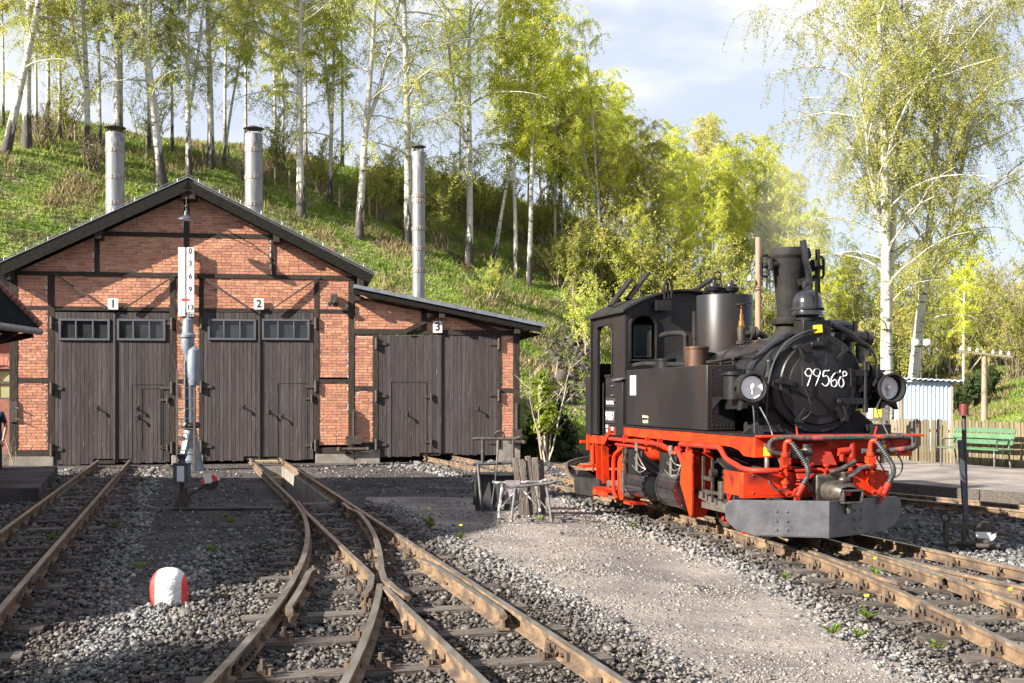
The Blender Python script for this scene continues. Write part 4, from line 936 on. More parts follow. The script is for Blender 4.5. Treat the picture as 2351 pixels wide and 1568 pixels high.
for x_, z0, z1 in ((1015, 690, 905), (400, 670, 910)): mb.tube([(dz(x_, z0)[0], .77, dz(x_, z0)[1]), (dz(x_, z0)[0], .72, dz(x_, z0)[1] - .01), (dz(x_, z1)[0], .72, dz(x_, z1)[1] + .01), (dz(x_, z1)[0], .77, dz(x_, z1)[1])], .011, 6)
mb.tube([(dz(415, 925)[0], .72, dz(415, 925)[1]), (dz(455, 990)[0], .70, dz(455, 990)[1]), (dz(490, 1100)[0], .70, dz(490, 1100)[1])], [.02, .014, .014], 6)
ob('door_handle', mb, M['black'], sbx)
strokes = [[(545, 735), (535, 775), (495, 785), (465, 750), (480, 710), (515, 697), (545, 725), (540, 760), (515, 830), (488, 898)],
           [(650, 735), (637, 775), (598, 785), (565, 750), (580, 710), (617, 697), (650, 725), (642, 765), (615, 835), (583, 900)],
           [(770, 715), (738, 722), (702, 722), (690, 785), (730, 778), (763, 815), (755, 870), (715, 898), (672, 868)],
           [(862, 735), (815, 775), (788, 835), (803, 895), (848, 902), (868, 862), (845, 823), (797, 845)],
           [(940, 728), (965, 752), (945, 780), (915, 770), (914, 740), (940, 728)], [(925, 782), (890, 842), (902, 893), (935, 910), (963, 872), (952, 822), (925, 782)], [(880, 712), (874, 740)]]
for st in strokes:
    mb = MB(); sp_ = spline([(dz(*p)[0], 0, dz(*p)[1]) for p in st], .012); pts = [(p.x, dy(math.hypot(p.x, p.z - ZA), p.x, p.z) - .002, p.z) for p in sp_]
    mb.tube(pts, .008, 5); o = ob('chalk_stroke', mb, M['chalk'], sbx); 
mb = MB(); mb.lathe([(.575, 0), (.575, 3.2)], (0, 2.05, ZA), (0, 1, 0), 48); 
for y in (2.1, 2.75): mb.lathe([(.575, 0), (.588, .005), (.588, .05), (.575, .055)], (0, y, ZA), (0, 1, 0), 48)
ob('boiler', mb, M['black'])
# lamp bracket + box + yellow tag on the smokebox top
mb = MB(); mb.lo((-.19, .86, 2.50), (.19, 1.12, 2.72)); mb.cyl((-.15, .99, 2.72), (.15, .99, 2.72), .05, n=10); mb.lo((-.02, .80, 2.38), (.10, .87, 2.50)); mb.cyl((-.12, .82, 2.41), (.05, .82, 2.41), .045, n=12); ob('bell_stand', mb, M['black'], bev=.008)
for (x, y, z) in ((.0, .845, 2.605),):
    mb = MB(); mb.box((x, y, z), (.115, .03, .10), Matrix.Rotation(R(-6), 3, 'Y')); ob('yellow_tag', mb, M['yellow'], bev=.008)
bell = part('bell'); bc = (-.07, .98, 2.78)
mb = MB(); mb.lathe([(.195, 0), (.197, .02), (.188, .05), (.187, .14), (.175, .21), (.135, .28), (.07, .315), (.05, .33), (.05, .38), (.03, .39), (.03, .45), (.0, .46)], bc, (0, 0, 1), 36); ob('bell_dome', mb, M['gloss'], bell)
mb = MB(); mb.lathe([(.198, .06), (.203, .065), (.203, .085), (.198, .09)], bc, (0, 0, 1), 36); mb.lo((bc[0] - .01, bc[1] - .215, bc[2] + .08), (bc[0] + .03, bc[1] - .20, bc[2] + .43)); mb.cyl((bc[0] - .05, bc[1], bc[2] + .38), (bc[0] + .05, bc[1], bc[2] + .38), .05, n=10); mb.cyl((bc[0], bc[1], bc[2] - .06), (bc[0], bc[1], bc[2]), .14, n=20); ob('bell_fitting', mb, M['matte'], bell)
# chimney
ch = part('chimney'); cc = (-.10, 1.38, 0)
mb = MB(); mb.lathe([(.30, 2.44), (.24, 2.52), (.19, 2.62), (.175, 2.70)], cc, (0, 0, 1), 32); mb.lathe([(.235, 2.69), (.24, 2.70), (.24, 2.75), (.22, 2.775), (.155, 2.78), (.158, 2.8), (.232, 3.5), (.238, 3.52), (.256, 3.54), (.262, 3.56), (.257, 3.60), (.246, 3.63), (.24, 3.65), (.195, 3.65), (.185, 3.2)], cc, (0, 0, 1), 36); ob('chimney_stack', mb, M['matte'], ch)
def bracket(sx):
    mb = MB(); x = cc[0] + sx * .38; y = 1.32; z = 3.42
    mb.cyl((cc[0] + sx * .2, y, z + .02), (x - sx * .06, y, z + .02), .05, n=12); mb.cyl((cc[0] + sx * .30, y, z + .02 - .07), (cc[0] + sx * .30, y, z + .09), .052, n=12)
    ring = [(x + a, y, z + b) for a, b in ((-.03, .13), (.03, .13), (.05, .10), (.05, -.10), (.03, -.13), (-.03, -.13), (-.05, -.10), (-.05, .10), (-.03, .13))]; mb.tube(ring, .018, 6); mb.sph((x, y, z), .035, 8, 6); mb.bar((x - .045, y, z), (x + .045, y, z), .02); ob('spark_arrester_latch', mb, M['matte'], ch); 
bracket(-1); bracket(1)
mb = MB(); mb.tube(spline([(-.88, .93, 2.05), (-.84, .95, 2.13), (-.72, 1.02, 2.24), (-.52, 1.08, 2.40), (-.20, 1.13, 2.56), (-.06, 1.14, 2.66), (.0, 1.14, 2.80), (.02, 1.12, 3.0), (.0, 1.08, 3.3), (-.05, 1.08, 3.5), (-.075, 1.09, 3.72)], .05), .043, 12); ob('exhaust_pipe', mb, M['gloss'], ch)
mb = MB(); mb.tube(spline([(.16, 1.14, 2.9), (.15, 1.13, 3.2), (.14, 1.12, 3.62)], .05), .03, 8); mb.cyl((.11, 1.1, 3.40), (.11, 1.1, 3.48), .045, n=10); mb.bar((-.12, 1.13, 3.20), (.16, 1.1, 3.28), .05, .08); ob('blower_pipe', mb, M['matte'], ch)
mb = MB(); mb.tube(spline([(.04, .92, 2.72), (-.04, .9, 2.62), (-.12, .88, 2.52), (-.3, .86, 2.42), (-.5, .86, 2.30), (-.66, .88, 2.05), (-.70, .9, 1.7)], .05), .016, 6); mb.tube(spline([(-.02, .84, 2.60), (-.2, .82, 2.56), (-.42, .83, 2.44), (-.58, .84, 2.22), (-.66, .86, 1.9), (-.66, .9, 1.5)], .05), .014, 6); ob('cable', mb, M['rubber'])
mb = MB(); mb.tube(spline([(.22, .9, 2.66), (.38, .88, 2.60), (.62, .9, 2.44), (.72, .92, 2.40), (.74, .93, 2.28)], .05), .034, 10); ob('steam_pipe', mb, M['black'])
cp = part('air_compressor'); mb = MB(); mb.cyl((.62, 1.5, 1.9), (.62, 1.5, 2.62), .2, n=20); mb.lathe([(.21, 0), (.24, .03), (.24, .09), (.2, .12), (.1, .16), (0, .17)], (.62, 1.5, 2.6), (0, 0, 1), 8); ob('cylinder', mb, M['black'], cp)
mb = MB(); mb.cyl((.55, 1.22, 2.56), (.9, 1.22, 2.52), .075, n=14); mb.cyl((.86, 1.22, 2.52), (.93, 1.22, 2.515), .095, n=14); mb.cyl((.72, 1.22, 2.5), (.72, 1.22, 2.74), .04, .03, 10); mb.cyl((.78, 1.2, 2.2), (.78, 1.2, 2.45), .06, n=12); mb.tube(spline([(.86, 1.2, 2.45), (.92, 1.15, 2.36), (.95, 1.1, 2.2), (.92, 1.05, 2.02)], .05), .016, 6); ob('valve_gear', mb, M['oily'], cp)
# side tanks
for sx in (-1, 1):
    tk = part('water_tank'); mb = MB(); a, b = sorted((sx * 1.0, sx * .60)); mb.lo((a, 1.93, 1.335), (b, 5.12, 2.19)); ob('tank_body', mb, M['tank'], tk, bev=.012)
    mb = MB(); X = sx * 1.0
    for k in range(10): rivets(mb, [(X, 5.03, 1.40 + k * .085)], (sx, 0, 0), .011)
    for k in range(14): rivets(mb, [(sx * .93, 1.93, 1.40 + k * .056)], FW, .009)
    for k in range(6): rivets(mb, [(sx * (.66 + k * .05), 1.93, 1.40)], FW, .009)
    ob('rivet', mb, M['tank'], tk)
    mb = MB(); mb.cyl((sx * .82, 3.9, 2.19), (sx * .82, 3.9, 2.30), .15, n=20); mb.cyl((sx * .82, 3.9, 2.30), (sx * .82, 3.9, 2.33), .165, n=20); ob('filler_lid', mb, M['black'], tk)
    # small toolbox/step bracket at the front
    mb = MB(); mb.lo((sx * .66, 1.55, 1.72) if sx > 0 else (-.94, 1.60, 1.74), (sx * .94, 1.92, 1.76) if sx > 0 else (-.66, 1.92, 1.77)); mb.prism([(sx * .94, 1.90, 1.75), (sx * .94, 1.62, 1.75), (sx * .94, 1.90, 1.60)], (-sx * .02, 0, 0)); ob('tank_step', mb, M['black'], tk)
    if sx < 0:
        LR = Matrix(((0, 0, -1), (-1, 0, 0), (0, 1, 0))).to_euler()
        mb = MB(); mb.lo((-1.008, 4.66, 1.80), (-1.002, 4.92, 2.10)); ob('notice', mb, M['white'], tk)
        text('notice_lettering', 'HEISS', .055, M['orangeink'], tk, (-1.009, 4.79, 2.06), LR, .0005, 1); text('notice_lettering', 'STOP', .05, M['orangeink'], tk, (-1.009, 4.79, 1.84), LR, .0005, 1); text('notice_lettering', ':', .09, M['ink'], tk, (-1.009, 4.79, 1.96), LR, .0005, 1.2)
        text('yellow_lettering', 'Kesseluntersuchung', .055, M['cream'], tk, (-1.003, 4.25, 1.48), LR, .0005, .55); text('yellow_lettering', '1.6. Jöh. 2018', .06, M['cream'], tk, (-1.003, 4.25, 1.405), LR, .0005, .7)
# steam dome with safety valves
dm = part('steam_dome'); dc = (-.10, 3.42, 0)
mb = MB(); mb.lathe([(.405, 2.2), (.40, 2.35), (.40, 3.21), (.392, 3.225), (.0, 3.23)], dc, (0, 0, 1), 44); ob('dome_casing', mb, M['tank'], dm)
mb = MB(); mb.tube([(.08 + dc[0], 3.0, 3.06), (.08 + dc[0], 2.97, 3.09), (.22 + dc[0], 2.99, 3.09), (.22 + dc[0], 3.02, 3.06)], .008, 6); ob('handle', mb, M['black'], dm)
for x in (-.16, .1):
    mb = MB(); mb.lathe([(.055, 0), (.06, .04), (.11, .06), (.125, .11), (.09, .13), (.085, .16), (.03, .18), (.025, .22), (0, .225)], (dc[0] + x, 3.42, 3.23), (0, 0, 1), 16); mb.cyl((dc[0] + x, 3.42, 3.23), (dc[0] + x, 3.42, 3.30), .07, n=12); ob('safety_valve', mb, M['black'], dm)
bv = part('injector_valve'); q = Vector((-.16, 2.72, 2.50))
mb = MB(); mb.lathe([(.05, 0), (.055, .03), (.04, .04), (.038, .10), (.026, .11), (.026, .19), (.013, .20), (.010, .32)], q + Vector((0, 0, .22)), (0, 0, 1), 14); ob('spindle', mb, M['brass'], bv)
mb = MB(); mb.lathe([(.07, 0), (.075, .03), (.05, .05), (.055, .12), (.06, .22)], q, (0, 0, 1), 14); mb.cyl(q + Vector((0, 0, .14)), q + Vector((.16, 0, .15)), .05, n=12); mb.cyl(q + Vector((.12, 0, .15)), q + Vector((.16, 0, .15)), .10, n=16); mb.cyl(q + Vector((.18, 0, .15)), q + Vector((.22, 0, .15)), .10, n=16); mb.tube(spline([q + Vector((.2, 0, .15)), q + Vector((.32, 0, .13)), q + Vector((.42, .02, .02)), q + Vector((.44, .03, -.1))], .04), .05, 10); mb.tube(spline([q, q + Vector((0, -.02, -.1)), q + Vector((-.03, -.03, -.22)), q + Vector((-.12, -.06, -.34))], .04), .04, 10); ob('valve_body', mb, M['oily'], bv)
mb = MB(); mb.torus(q + Vector((0, 0, .54)), .085, .014, (0, 0, 1), 18, 6); mb.bar(q + Vector((-.08, 0, .54)), q + Vector((.08, 0, .54)), .02); ob('handwheel', mb, M['black'], bv)
mb = MB(); mb.lathe([(.165, 2.12), (.165, 2.43), (.175, 2.44), (.175, 2.47), (.0, 2.485)], (-.68, 3.05, 0), (0, 0, 1), 30); ob('sand_pot', mb, M['copper'])
mb = MB(); mb.tube(spline([(-.5, 3.9, 2.3), (-.5, 3.9, 2.6), (-.52, 3.92, 2.7), (-.62, 4.3, 2.72), (-.64, 4.55, 2.70)], .05), .04, 10); mb.cyl((-.42, 3.75, 2.3), (-.42, 3.75, 2.62), .05, .03, 10); mb.cyl((-.42, 3.75, 2.62), (-.42, 3.75, 3.02), .04, n=10); mb.tube(spline([(-.95, 4.9, 2.26), (-.93, 4.4, 2.27), (-.80, 3.6, 2.24), (-.70, 2.9, 2.22)], .1), .035, 8); mb.tube(spline([(-.62, 4.9, 2.24), (-.6, 3.4, 2.26), (-.56, 2.4, 2.26), (-.52, 1.6, 2.28), (-.55, 1.0, 2.2)], .1), .018, 6); mb.tube([(-.60, 3.0, 2.24), (-.58, 1.9, 2.3), (-.5, 1.5, 2.36)], .014, 6)
for yy in (2.0, 2.4, 3.3, 4.2): mb.cyl((-.6, yy, 2.19), (-.6, yy, 2.3), .016, n=6); mb.sph((-.6, yy, 2.27), .03, 8, 6)
obs('boiler_pipe', mb, M['matte'], loco)
mb = MB(); mb.tube([(-.80, 1.0, 2.21), (-.8, .98, 2.24), (-.62, 1.0, 2.33)], .02, 6); mb.cyl((-.62, .9, 1.95), (-.62, .9, 2.2), .05, n=12); mb.sph((-.62, .9, 2.2), .05, 10, 6); ob('lubricator', mb, M['black'])
# cab
cab = part('cab'); XW = 1.0; Y0, Y1 = 5.15, 6.92
def roofz_l(x): return 3.47 - .33 * (x / 1.07) ** 2
for sx in (-1, 1):
    t_ = .025; a, b = sorted((sx * XW, sx * (XW - t_)))
    mb = MB(); mb.lo((a, Y0, 1.14), (b, 6.16, 2.10)); mb.lo((a, Y0, 2.1), (b, 5.84, 3.17)); mb.lo((a, 5.84, 2.94), (b, 6.55, 3.17)); mb.lo((a, 6.55, 1.14), (b, Y1, 3.17))
    ob('side_panel', mb, M['tank'], cab, ang=0)
    mb = MB(); s_ = sx * (XW + .012)
    mb.tube([(s_, 5.80, 2.11), (s_, 5.80, 2.8), (s_, 5.88, 2.92), (s_, 6.0, 2.95), (s_, 6.5, 2.95), (s_, 6.58, 2.9), (s_, 6.58, 1.2)], .014, 6); rivets(mb, [(sx * XW, 5.78 + .0 * k, 2.15 + .11 * k) for k in range(7)] + [(sx * XW, 5.2, 1.2 + .09 * k) for k in range(21)], (sx, 0, 0), .010)
    mb.lo((sx * XW - .02, 5.84, 2.10), (sx * XW + .05, 6.16, 2.135)); ob('cab_beading', mb, M['black'], cab)
    mb = MB(); mb.cyl((sx * 1.03, 6.86, 1.1), (sx * 1.03, 6.86, 3.1), .018, n=8); mb.cyl((sx * 1.05, 6.12, 1.15), (sx * 1.05, 6.12, 2.0), .014, n=6); ob('handrail', mb, M['black'], cab)
    if sx < 0:
        mb = MB(); mb.lo((-1.035, 5.19, 1.17), (-1.004, 5.57, 2.03)); ob('locker_door', mb, M['tank'], cab, bev=.006)
        mb = MB(); mb.prism([(-1.0, 5.16, 2.06), (-1.0, 5.58, 2.06), (-1.09, 5.58, 2.03), (-1.09, 5.16, 2.03)], (0, 0, .012)); mb.cyl((-1.05, 5.60, 1.7), (-1.0, 5.60, 1.7), .03, n=8); 
        for zz_ in (1.95, 1.8): mb.lo((-1.03, 5.66, zz_ - .01), (-1.0, 5.80, zz_ + .01))
        ob('locker_fitting', mb, M['frame'], cab)
        mb = MB(); mb.lo((-1.02, 5.62, 1.60), (-1.004, 6.10, 1.76)); mb.lo((-1.02, 5.62, 1.35), (-1.004, 6.14, 1.56)); mb.lo((-1.02, 5.63, 1.18), (-1.004, 5.86, 1.33)); mb.lo((-1.02, 5.9, 1.18), (-1.004, 6.14, 1.33)); ob('number_plate', mb, M['ink'], cab, bev=.003)
        text('plate_lettering', 'Deutsche Reichsbahn', .085, M['chalk'], cab, (-1.021, 5.86, 1.68), LR, .002, .52); text('plate_lettering', '99 1568-7', .19, M['white'], cab, (-1.021, 5.88, 1.455), LR, .002, .52)
        text('plate_lettering', 'K 34.7', .08, M['white'], cab, (-1.021, 5.745, 1.255), LR, .002, .6); text('plate_lettering', 'Bw Jöh', .07, M['white'], cab, (-1.021, 6.02, 1.29), LR, .002, .6); text('plate_lettering', 'K 4', .07, M['white'], cab, (-1.021, 6.02, 1.215), LR, .002, .8)
# front wall with an arched window opening on the left side, built from strips
def archwall(y, holes, z0, name):
    mb = MB(); N_ = 48; xs_ = sorted(set([-XW + 2 * XW * i / N_ for i in range(N_ + 1)] + [h[k] for h in holes for k in (0, 1)]))
    for a, b in zip(xs_, xs_[1:]):
        if b - a < 1e-5: continue
        zt = lambda x: roofz_l(x) - .05; c = (a + b) / 2; h = next((h for h in holes if h[0] <= c <= h[1]), None)
        P = lambda x, z: (x, y, z)
        if not h: mb.prism([P(a, z0), P(b, z0), P(b, zt(b)), P(a, zt(a))], (0, .025, 0))
        else:
            mb.prism([P(a, z0), P(b, z0), P(b, h[2]), P(a, h[2])], (0, .025, 0)); m_, w2 = (h[0] + h[1]) / 2, (h[1] - h[0]) / 2
            top = lambda x: h[3] - .17 + .17 * (max(0, 1 - (abs(x - m_) / w2) ** 2.6)) ** (1 / 2.6); mb.prism([P(a, top(a)), P(b, top(b)), P(b, zt(b)), P(a, zt(a))], (0, .025, 0))
    return ob(name, mb, M['tank'], cab, ang=0)
WH = [(-.93, -.50, 2.34, 3.06), (.50, .93, 2.34, 3.06)]
archwall(Y0 - .001, WH, 2.15, 'front_wall'); archwall(Y1, [(-.85, -.4, 2.34, 3.0), (.4, .85, 2.34, 3.0)], 1.14, 'rear_wall')
for h in WH:
    m_ = (h[0] + h[1]) / 2; w2 = (h[1] - h[0]) / 2; pts = [(h[0], h[2]), (h[1], h[2])] + [(m_ + w2 * math.cos(t), h[3] - .17 + .17 * math.sin(t)) for t in [math.pi * k / 10 for k in range(11)]]; pts += [pts[0], pts[1]]
    mb = MB(); mb.tube([(x, Y0 - .015, z) for x, z in pts], .028, 8, caps=False); rivets(mb, [(x, Y0 - .03, z) for x, z in pts], FW, .012); ob('window_frame', mb, M['black'], cab)
    mb = MB(); fr = [(m_ - .13, h[2] + .06), (m_ + .15, h[2] + .06), (m_ + .15, h[3] - .16), (m_ - .13, h[3] - .16), (m_ - .13, h[2] + .06)]; mb.tube([(x, Y0 + .05, z) for x, z in fr], .012, 6); mb.lo((m_ - .13, Y0 + .046, h[2] + .06), (m_ + .15, Y0 + .05, h[3] - .16)); ob('pane', mb, M['glass'], cab)
mb = MB(); P1, P2 = [], []; N_ = 28
for i in range(N_ + 1):
    x = -1.07 + 2.14 * i / N_; P1.append((x, Y0 - .10, roofz_l(x))); 
for i in range(N_): mb.prism([P1[i], P1[i + 1], (P1[i + 1][0], P1[i + 1][1], P1[i + 1][2] - .05), (P1[i][0], P1[i][1], P1[i][2] - .05)], (0, Y1 - Y0 + .22, 0))
ob('roof', mb, M['matte'], cab, ang=60)
mb = MB(); mb.tube([(p[0], p[1] - .012, p[2] - .03) for p in P1], .02, 6); ob('roof_beading', mb, M['black'], cab)
for x in (-.80, -.50):
    mb = MB(); mb.box((x, 6.0, roofz_l(x) + .19), (.04, .26, .56), Matrix.Rotation(R(38), 3, 'Y')); mb.tube([(x + .2, 5.62, roofz_l(x) + .22), (x + .28, 5.62, roofz_l(x) + .1), (x + .3, 5.62, roofz_l(x) - .02)], .012, 6); ob('roof_vent', mb, M['matte'], cab)
mb = MB(); mb.cyl((-.35, 5.02, 3.30), (-.35, 5.02, 3.56), .02, n=8); mb.tube(spline([(-.40, 5.02, 3.30), (-.42, 5.0, 3.5), (-.35, 4.99, 3.62), (-.29, 5.0, 3.5), (-.30, 5.02, 3.32)], .04), .022, 6); mb.lo((-.55, 4.98, 3.12), (-.30, 5.06, 3.28)); ob('whistle', mb, M['black'], cab)
mb = MB(); mb.cyl((.45, 5.4, 3.45), (.75, 5.4, 3.42), .11, n=14); mb.prism([(.2, 5.1, 3.50), (.48, 5.1, 3.68), (.5, 5.1, 3.64), (.22, 5.1, 3.46)], (0, .3, 0)); mb.torus((.52, 5.1, 3.7), .06, .014, (0, 1, 0), 14, 6); mb.tube([(.55, 5.1, 3.7), (.62, 5.1, 3.45), (.2, 4.9, 3.4)], .012, 6); ob('turbo_generator', mb, M['matte'], cab)
# rear bunker, floor, inside
mb = MB(); mb.lo((-.98, 6.96, 1.12), (.98, 7.35, 2.12)); rivets(mb, [(-.985, 7.30, 1.2 + .05 * k) for k in range(18)], (-1, 0, 0), .010); ob('coal_bunker', mb, M['tank'])
mb = MB(); mb.lo((-.97, 5.2, 1.06), (.97, 6.9, 1.13)); ob('floor', mb, M['matte'], cab)
mb = MB(); mb.lo((-.45, 5.3, 1.13), (.45, 5.6, 2.6)); mb.cyl((.7, 6.1, 1.13), (.7, 6.1, 2.1), .2, n=14); ob('backhead', mb, M['matte'], cab)
# running plate and red valance
mb = MB(); mb.lo((-1.03, .47, 1.30), (1.03, 5.86, 1.328)); ob('running_plate', mb, M['black'])
for sx in (-1, 1):
    X = sx * 1.02; mb = MB()
    poly = [(.50, 1.295), (5.88, 1.295), (6.14, 1.12), (7.08, 1.12), (7.08, .99), (6.18, .99), (5.92, 1.165), (1.45, 1.165), (1.15, 1.16), (.92, 1.13), (.76, 1.065), (.50, 1.06)]
    mb.prism([(X, y, z) for y, z in poly], (-sx * .025, 0, 0)); o = ob('valance', mb, M['red'], bev=.003)
    mb = MB(); rivets(mb, [(X, .9 + .38 * k, 1.23) for k in range(13)], (sx, 0, 0), .013); mb.lo((X - .02, 7.02, .86), (X + .02, 7.10, 1.13)); ob('valance_rivet', mb, M['red'], o)
# side red pipe run
mb = MB(); mb.tube(spline([(-1.06, 5.75, 1.10), (-1.06, 4.2, 1.10), (-1.06, 3.4, 1.09), (-1.06, 3.05, 1.02), (-1.02, 2.95, .99)], .1), .030, 8); mb.tube(spline([(-1.02, 2.75, 1.06), (-1.06, 2.7, 1.13), (-1.06, 2.5, 1.135), (-1.06, 1.6, 1.14), (-1.07, 1.35, 1.13), (-1.08, 1.15, 1.02), (-1.12, .75, .96), (-1.15, .5, .93), (-1.1, .30, .92), (-.97, .22, .92), (-.85, .2, .92)], .06), .034, 10); mb.tube(spline([(-1.0, 3.0, 1.06), (-1.0, 2.9, 1.0), (-1.0, 2.78, .90), (-1.0, 2.75, .84)], .05), .04, 8); mb.tube([(-1.04, 5.5, 1.02), (-1.04, 4.4, 1.02), (-1.0, 4.2, 1.0)], .022, 8)
for yy in (5.0, 4.0, 3.5, 2.4, 1.8): mb.lo((-1.09, yy - .02, 1.06), (-1.02, yy + .02, 1.18))
ob('air_pipe', mb, M['redd'])
mb = MB(); at_ = [(0, 0), (.12, .02), (.185, .06), (.20, .12), (.20, .98), (.185, 1.04), (.12, 1.08), (0, 1.1)]; mb.lathe(at_, (-.78, 3.95, 1.02), (0, 1, 0), 26); ob('air_tank', mb, M['red'])
mb = MB()
for y in (4.3, 4.75): mb.lathe([(.2, 0), (.212, .005), (.212, .045), (.2, .05)], (-.78, y, 1.02), (0, 1, 0), 26)
ob('tank_strap', mb, M['redd'])
# frames and bogies
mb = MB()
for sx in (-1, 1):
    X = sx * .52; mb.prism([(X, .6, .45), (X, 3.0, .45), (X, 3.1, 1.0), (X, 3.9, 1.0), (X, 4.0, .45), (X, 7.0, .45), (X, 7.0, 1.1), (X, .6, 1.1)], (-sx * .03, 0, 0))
mb.lo((-.9, .8, 1.1), (.9, 6.9, 1.16)); ob('frame', mb, M['matte'])  # frames are dark red; the black paints in their shade
def wheelset(y):
    w_ = part('wheelset')
    for sx in (-1, 1):
        mb = MB(); X = sx * .40 - .12; mb.lathe([(.38, 0), (.38, .03), (.345, .035), (.345, .10), (.30, .10), (.30, .02)], (X - .05 * sx, y, .38), (sx, 0, 0), 32); ob('tyre', mb, M['oily'], w_)
        mb = MB(); mb.cyl((X - .02, y, .38), (X + .05, y, .38), .07, n=14)
        for k in range(10):
            a = k * math.pi / 5; mb.bar((X, y + .06 * math.cos(a), .38 + .06 * math.sin(a)), (X, y + .31 * math.cos(a), .38 + .31 * math.sin(a)), .035, .03, up=(1, 0, 0))
        mb.torus((X, y, .38), .30, .03, (1, 0, 0), 28, 6); ob('wheel_centre', mb, M['redd'], w_)
    mb = MB(); mb.cyl((-.55, y, .38), (.35, y, .38), .06, n=12); ob('axle', mb, M['oily'], w_)
for y in (1.25, 2.35, 5.0, 6.2): wheelset(y)
def cylgroup(x, y0, y1, z, r, facing, chest):
    c = part('steam_cylinder'); mb = MB(); mb.cyl((x, y0, z), (x, y1, z), r, n=32); yf = y0 if facing < 0 else y1
    for yy in (y0, y1): mb.cyl((x, yy - .025, z), (x, yy + .025, z), r * 1.03, n=32)
    mb.lathe([(r * .9, 0), (r * .85, .02), (r * .3, .05), (0, .055)], (x, yf, z), (0, facing, 0), 32); ob('cylinder_barrel', mb, M['gloss'], c)
    mb = MB(); mb.lo((x - .17, chest[0], z + r * .7), (x + .2, chest[1], chest[2])); ob('steam_chest', mb, M['black'], c, bev=.01)
    mb = MB(); rivets(mb, [(x + r * .93 * math.cos(a), yf + facing * .02, z + r * .93 * math.sin(a)) for a in [i * math.pi / 7 for i in range(14)]], (0, facing, 0), .014); ob('cylinder_bolt', mb, M['oily'], c)
    mb = MB(); xx = x - .18
    for k in range(3): mb.tube(spline([(xx, (chest[0] + chest[1]) / 2 - .12 + k * .1, chest[2] - .12 * k), (xx - .05, chest[0] - .1, chest[2] - .12 - .1 * k), (xx, chest[0] - .22, z + r + .05)], .05), .009, 5)
    mb.cyl((xx - .03, chest[0] + .08, chest[2] - .05), (xx - .03, chest[0] + .08, chest[2] - .3), .024, n=8); mb.cyl((xx - .03, chest[0] + .08, chest[2] + .0), (xx - .03, chest[0] + .08, chest[2] + .12), .035, n=8); ob('oil_pipe', mb, M['steel'], c)
for sx in (-1, 1):
    cylgroup(sx * .80 - .06, 4.22, 4.95, .44, .215, -1, (4.35, 4.95, .97)); cylgroup(sx * .80 - .06, 2.75, 3.42, .50, .285, 1 if False else -1, (2.95, 3.6, .98))
# linkage and motion
mb = MB()
for sx in (-1, 1):
    x = sx * .82 - .06; mb.bar((x, 4.95, .44), (x, 5.6, .44), .05); mb.bar((x - .03, 5.3, .42), (x - .03, 6.3, .34), .05, .09); mb.bar((x, 5.0, .34), (x, 6.2, .34), .04, .08); mb.bar((x, 2.75, .5), (x, 2.2, .5), .05); mb.bar((x - .03, 2.4, .48), (x - .03, 1.25, .34), .05, .09); mb.bar((x, 1.25, .34), (x, 2.35, .34), .04, .08)
    mb.cyl((x + .05, 1.25, .34), (x - .06, 1.25, .34), .06, n=12); mb.cyl((x + .05, 6.2, .34), (x - .06, 6.2, .34), .06, n=12)
obs('coupling_rod', mb, M['steel'], loco)
mb = MB()
for (y, z0, z1) in ((2.05, .45, 1.0), (1.75, .42, .98), (5.25, .3, .98), (5.15, .5, 1.02)): mb.bar((-1.0, y, z0), (-1.0, y, z1), .028, .04, up=(0, 1, 0))
mb.bar((-1.0, 2.06, .55), (-1.0, 1.4, .55), .04); mb.bar((-1.0, 2.06, .72), (-1.0, 1.75, .72), .05); mb.cyl((-1.03, 1.75, .8), (-.95, 1.75, .8), .05, n=10); mb.cyl((-1.04, 1.35, .5), (-1.04, 1.35, .72), .055, n=12); mb.box((-1.04, 1.35, .62), (.05, .16, .14))
mb.cyl((-1.02, 5.2, .30), (-1.02, 5.2, .62), .045, n=10); mb.cyl((-1.02, 5.2, .78), (-1.02, 5.05, .78), .04, n=10); mb.cyl((-1.02, 5.05, .9), (-1.02, 5.05, 1.02), .035, n=8); mb.cyl((-.96, 5.3, .25), (-.96, 4.95, .25), .05, n=10); mb.tube(spline([(-.99, 5.2, .85), (-1.01, 5.22, .6), (-.99, 5.15, .3)], .05), .02, 6)
obs('valve_rod', mb, M['oily'], loco)
mb = MB(); mb.prism([(-1.05, 2.62, 1.02), (-.62, 2.62, 1.02), (-.62, 2.62, .32), (-.75, 2.62, .14), (-.95, 2.62, .14), (-1.09, 2.62, .62)], (0, .03, 0)); mb.prism([(-1.06, 2.62, 1.02), (-1.06, 2.3, 1.02), (-1.06, 2.3, .6), (-1.0, 2.45, .2), (-.95, 2.62, .14), (-1.09, 2.62, .62)], (.03, 0, 0)); mb.box((-.95, 2.55, .98), (.12, .2, .18)); obs('motion_bracket', mb, M['red'], loco, bev=.004)
mb = MB(); mb.prism([(-.98, 5.62, 1.02), (-.98, 5.36, 1.02), (-.98, 5.30, .22), (-.98, 5.36, .14), (-.98, 5.62, .14)], (.03, 0, 0)); mb.prism([(-.98, 5.40, 1.0), (-.6, 5.40, 1.0), (-.6, 5.40, .15), (-.98, 5.40, .15)], (0, .03, 0)); mb.tube(spline([(-1.0, 5.2, 1.0), (-1.03, 5.5, .88), (-1.04, 5.62, .76), (-1.04, 5.62, .3), (-1.03, 5.5, .15)], .06), .034, 8); mb.box((-.85, 5.1, .12), (.3, .3, .04)); obs('motion_bracket', mb, M['red'], loco)
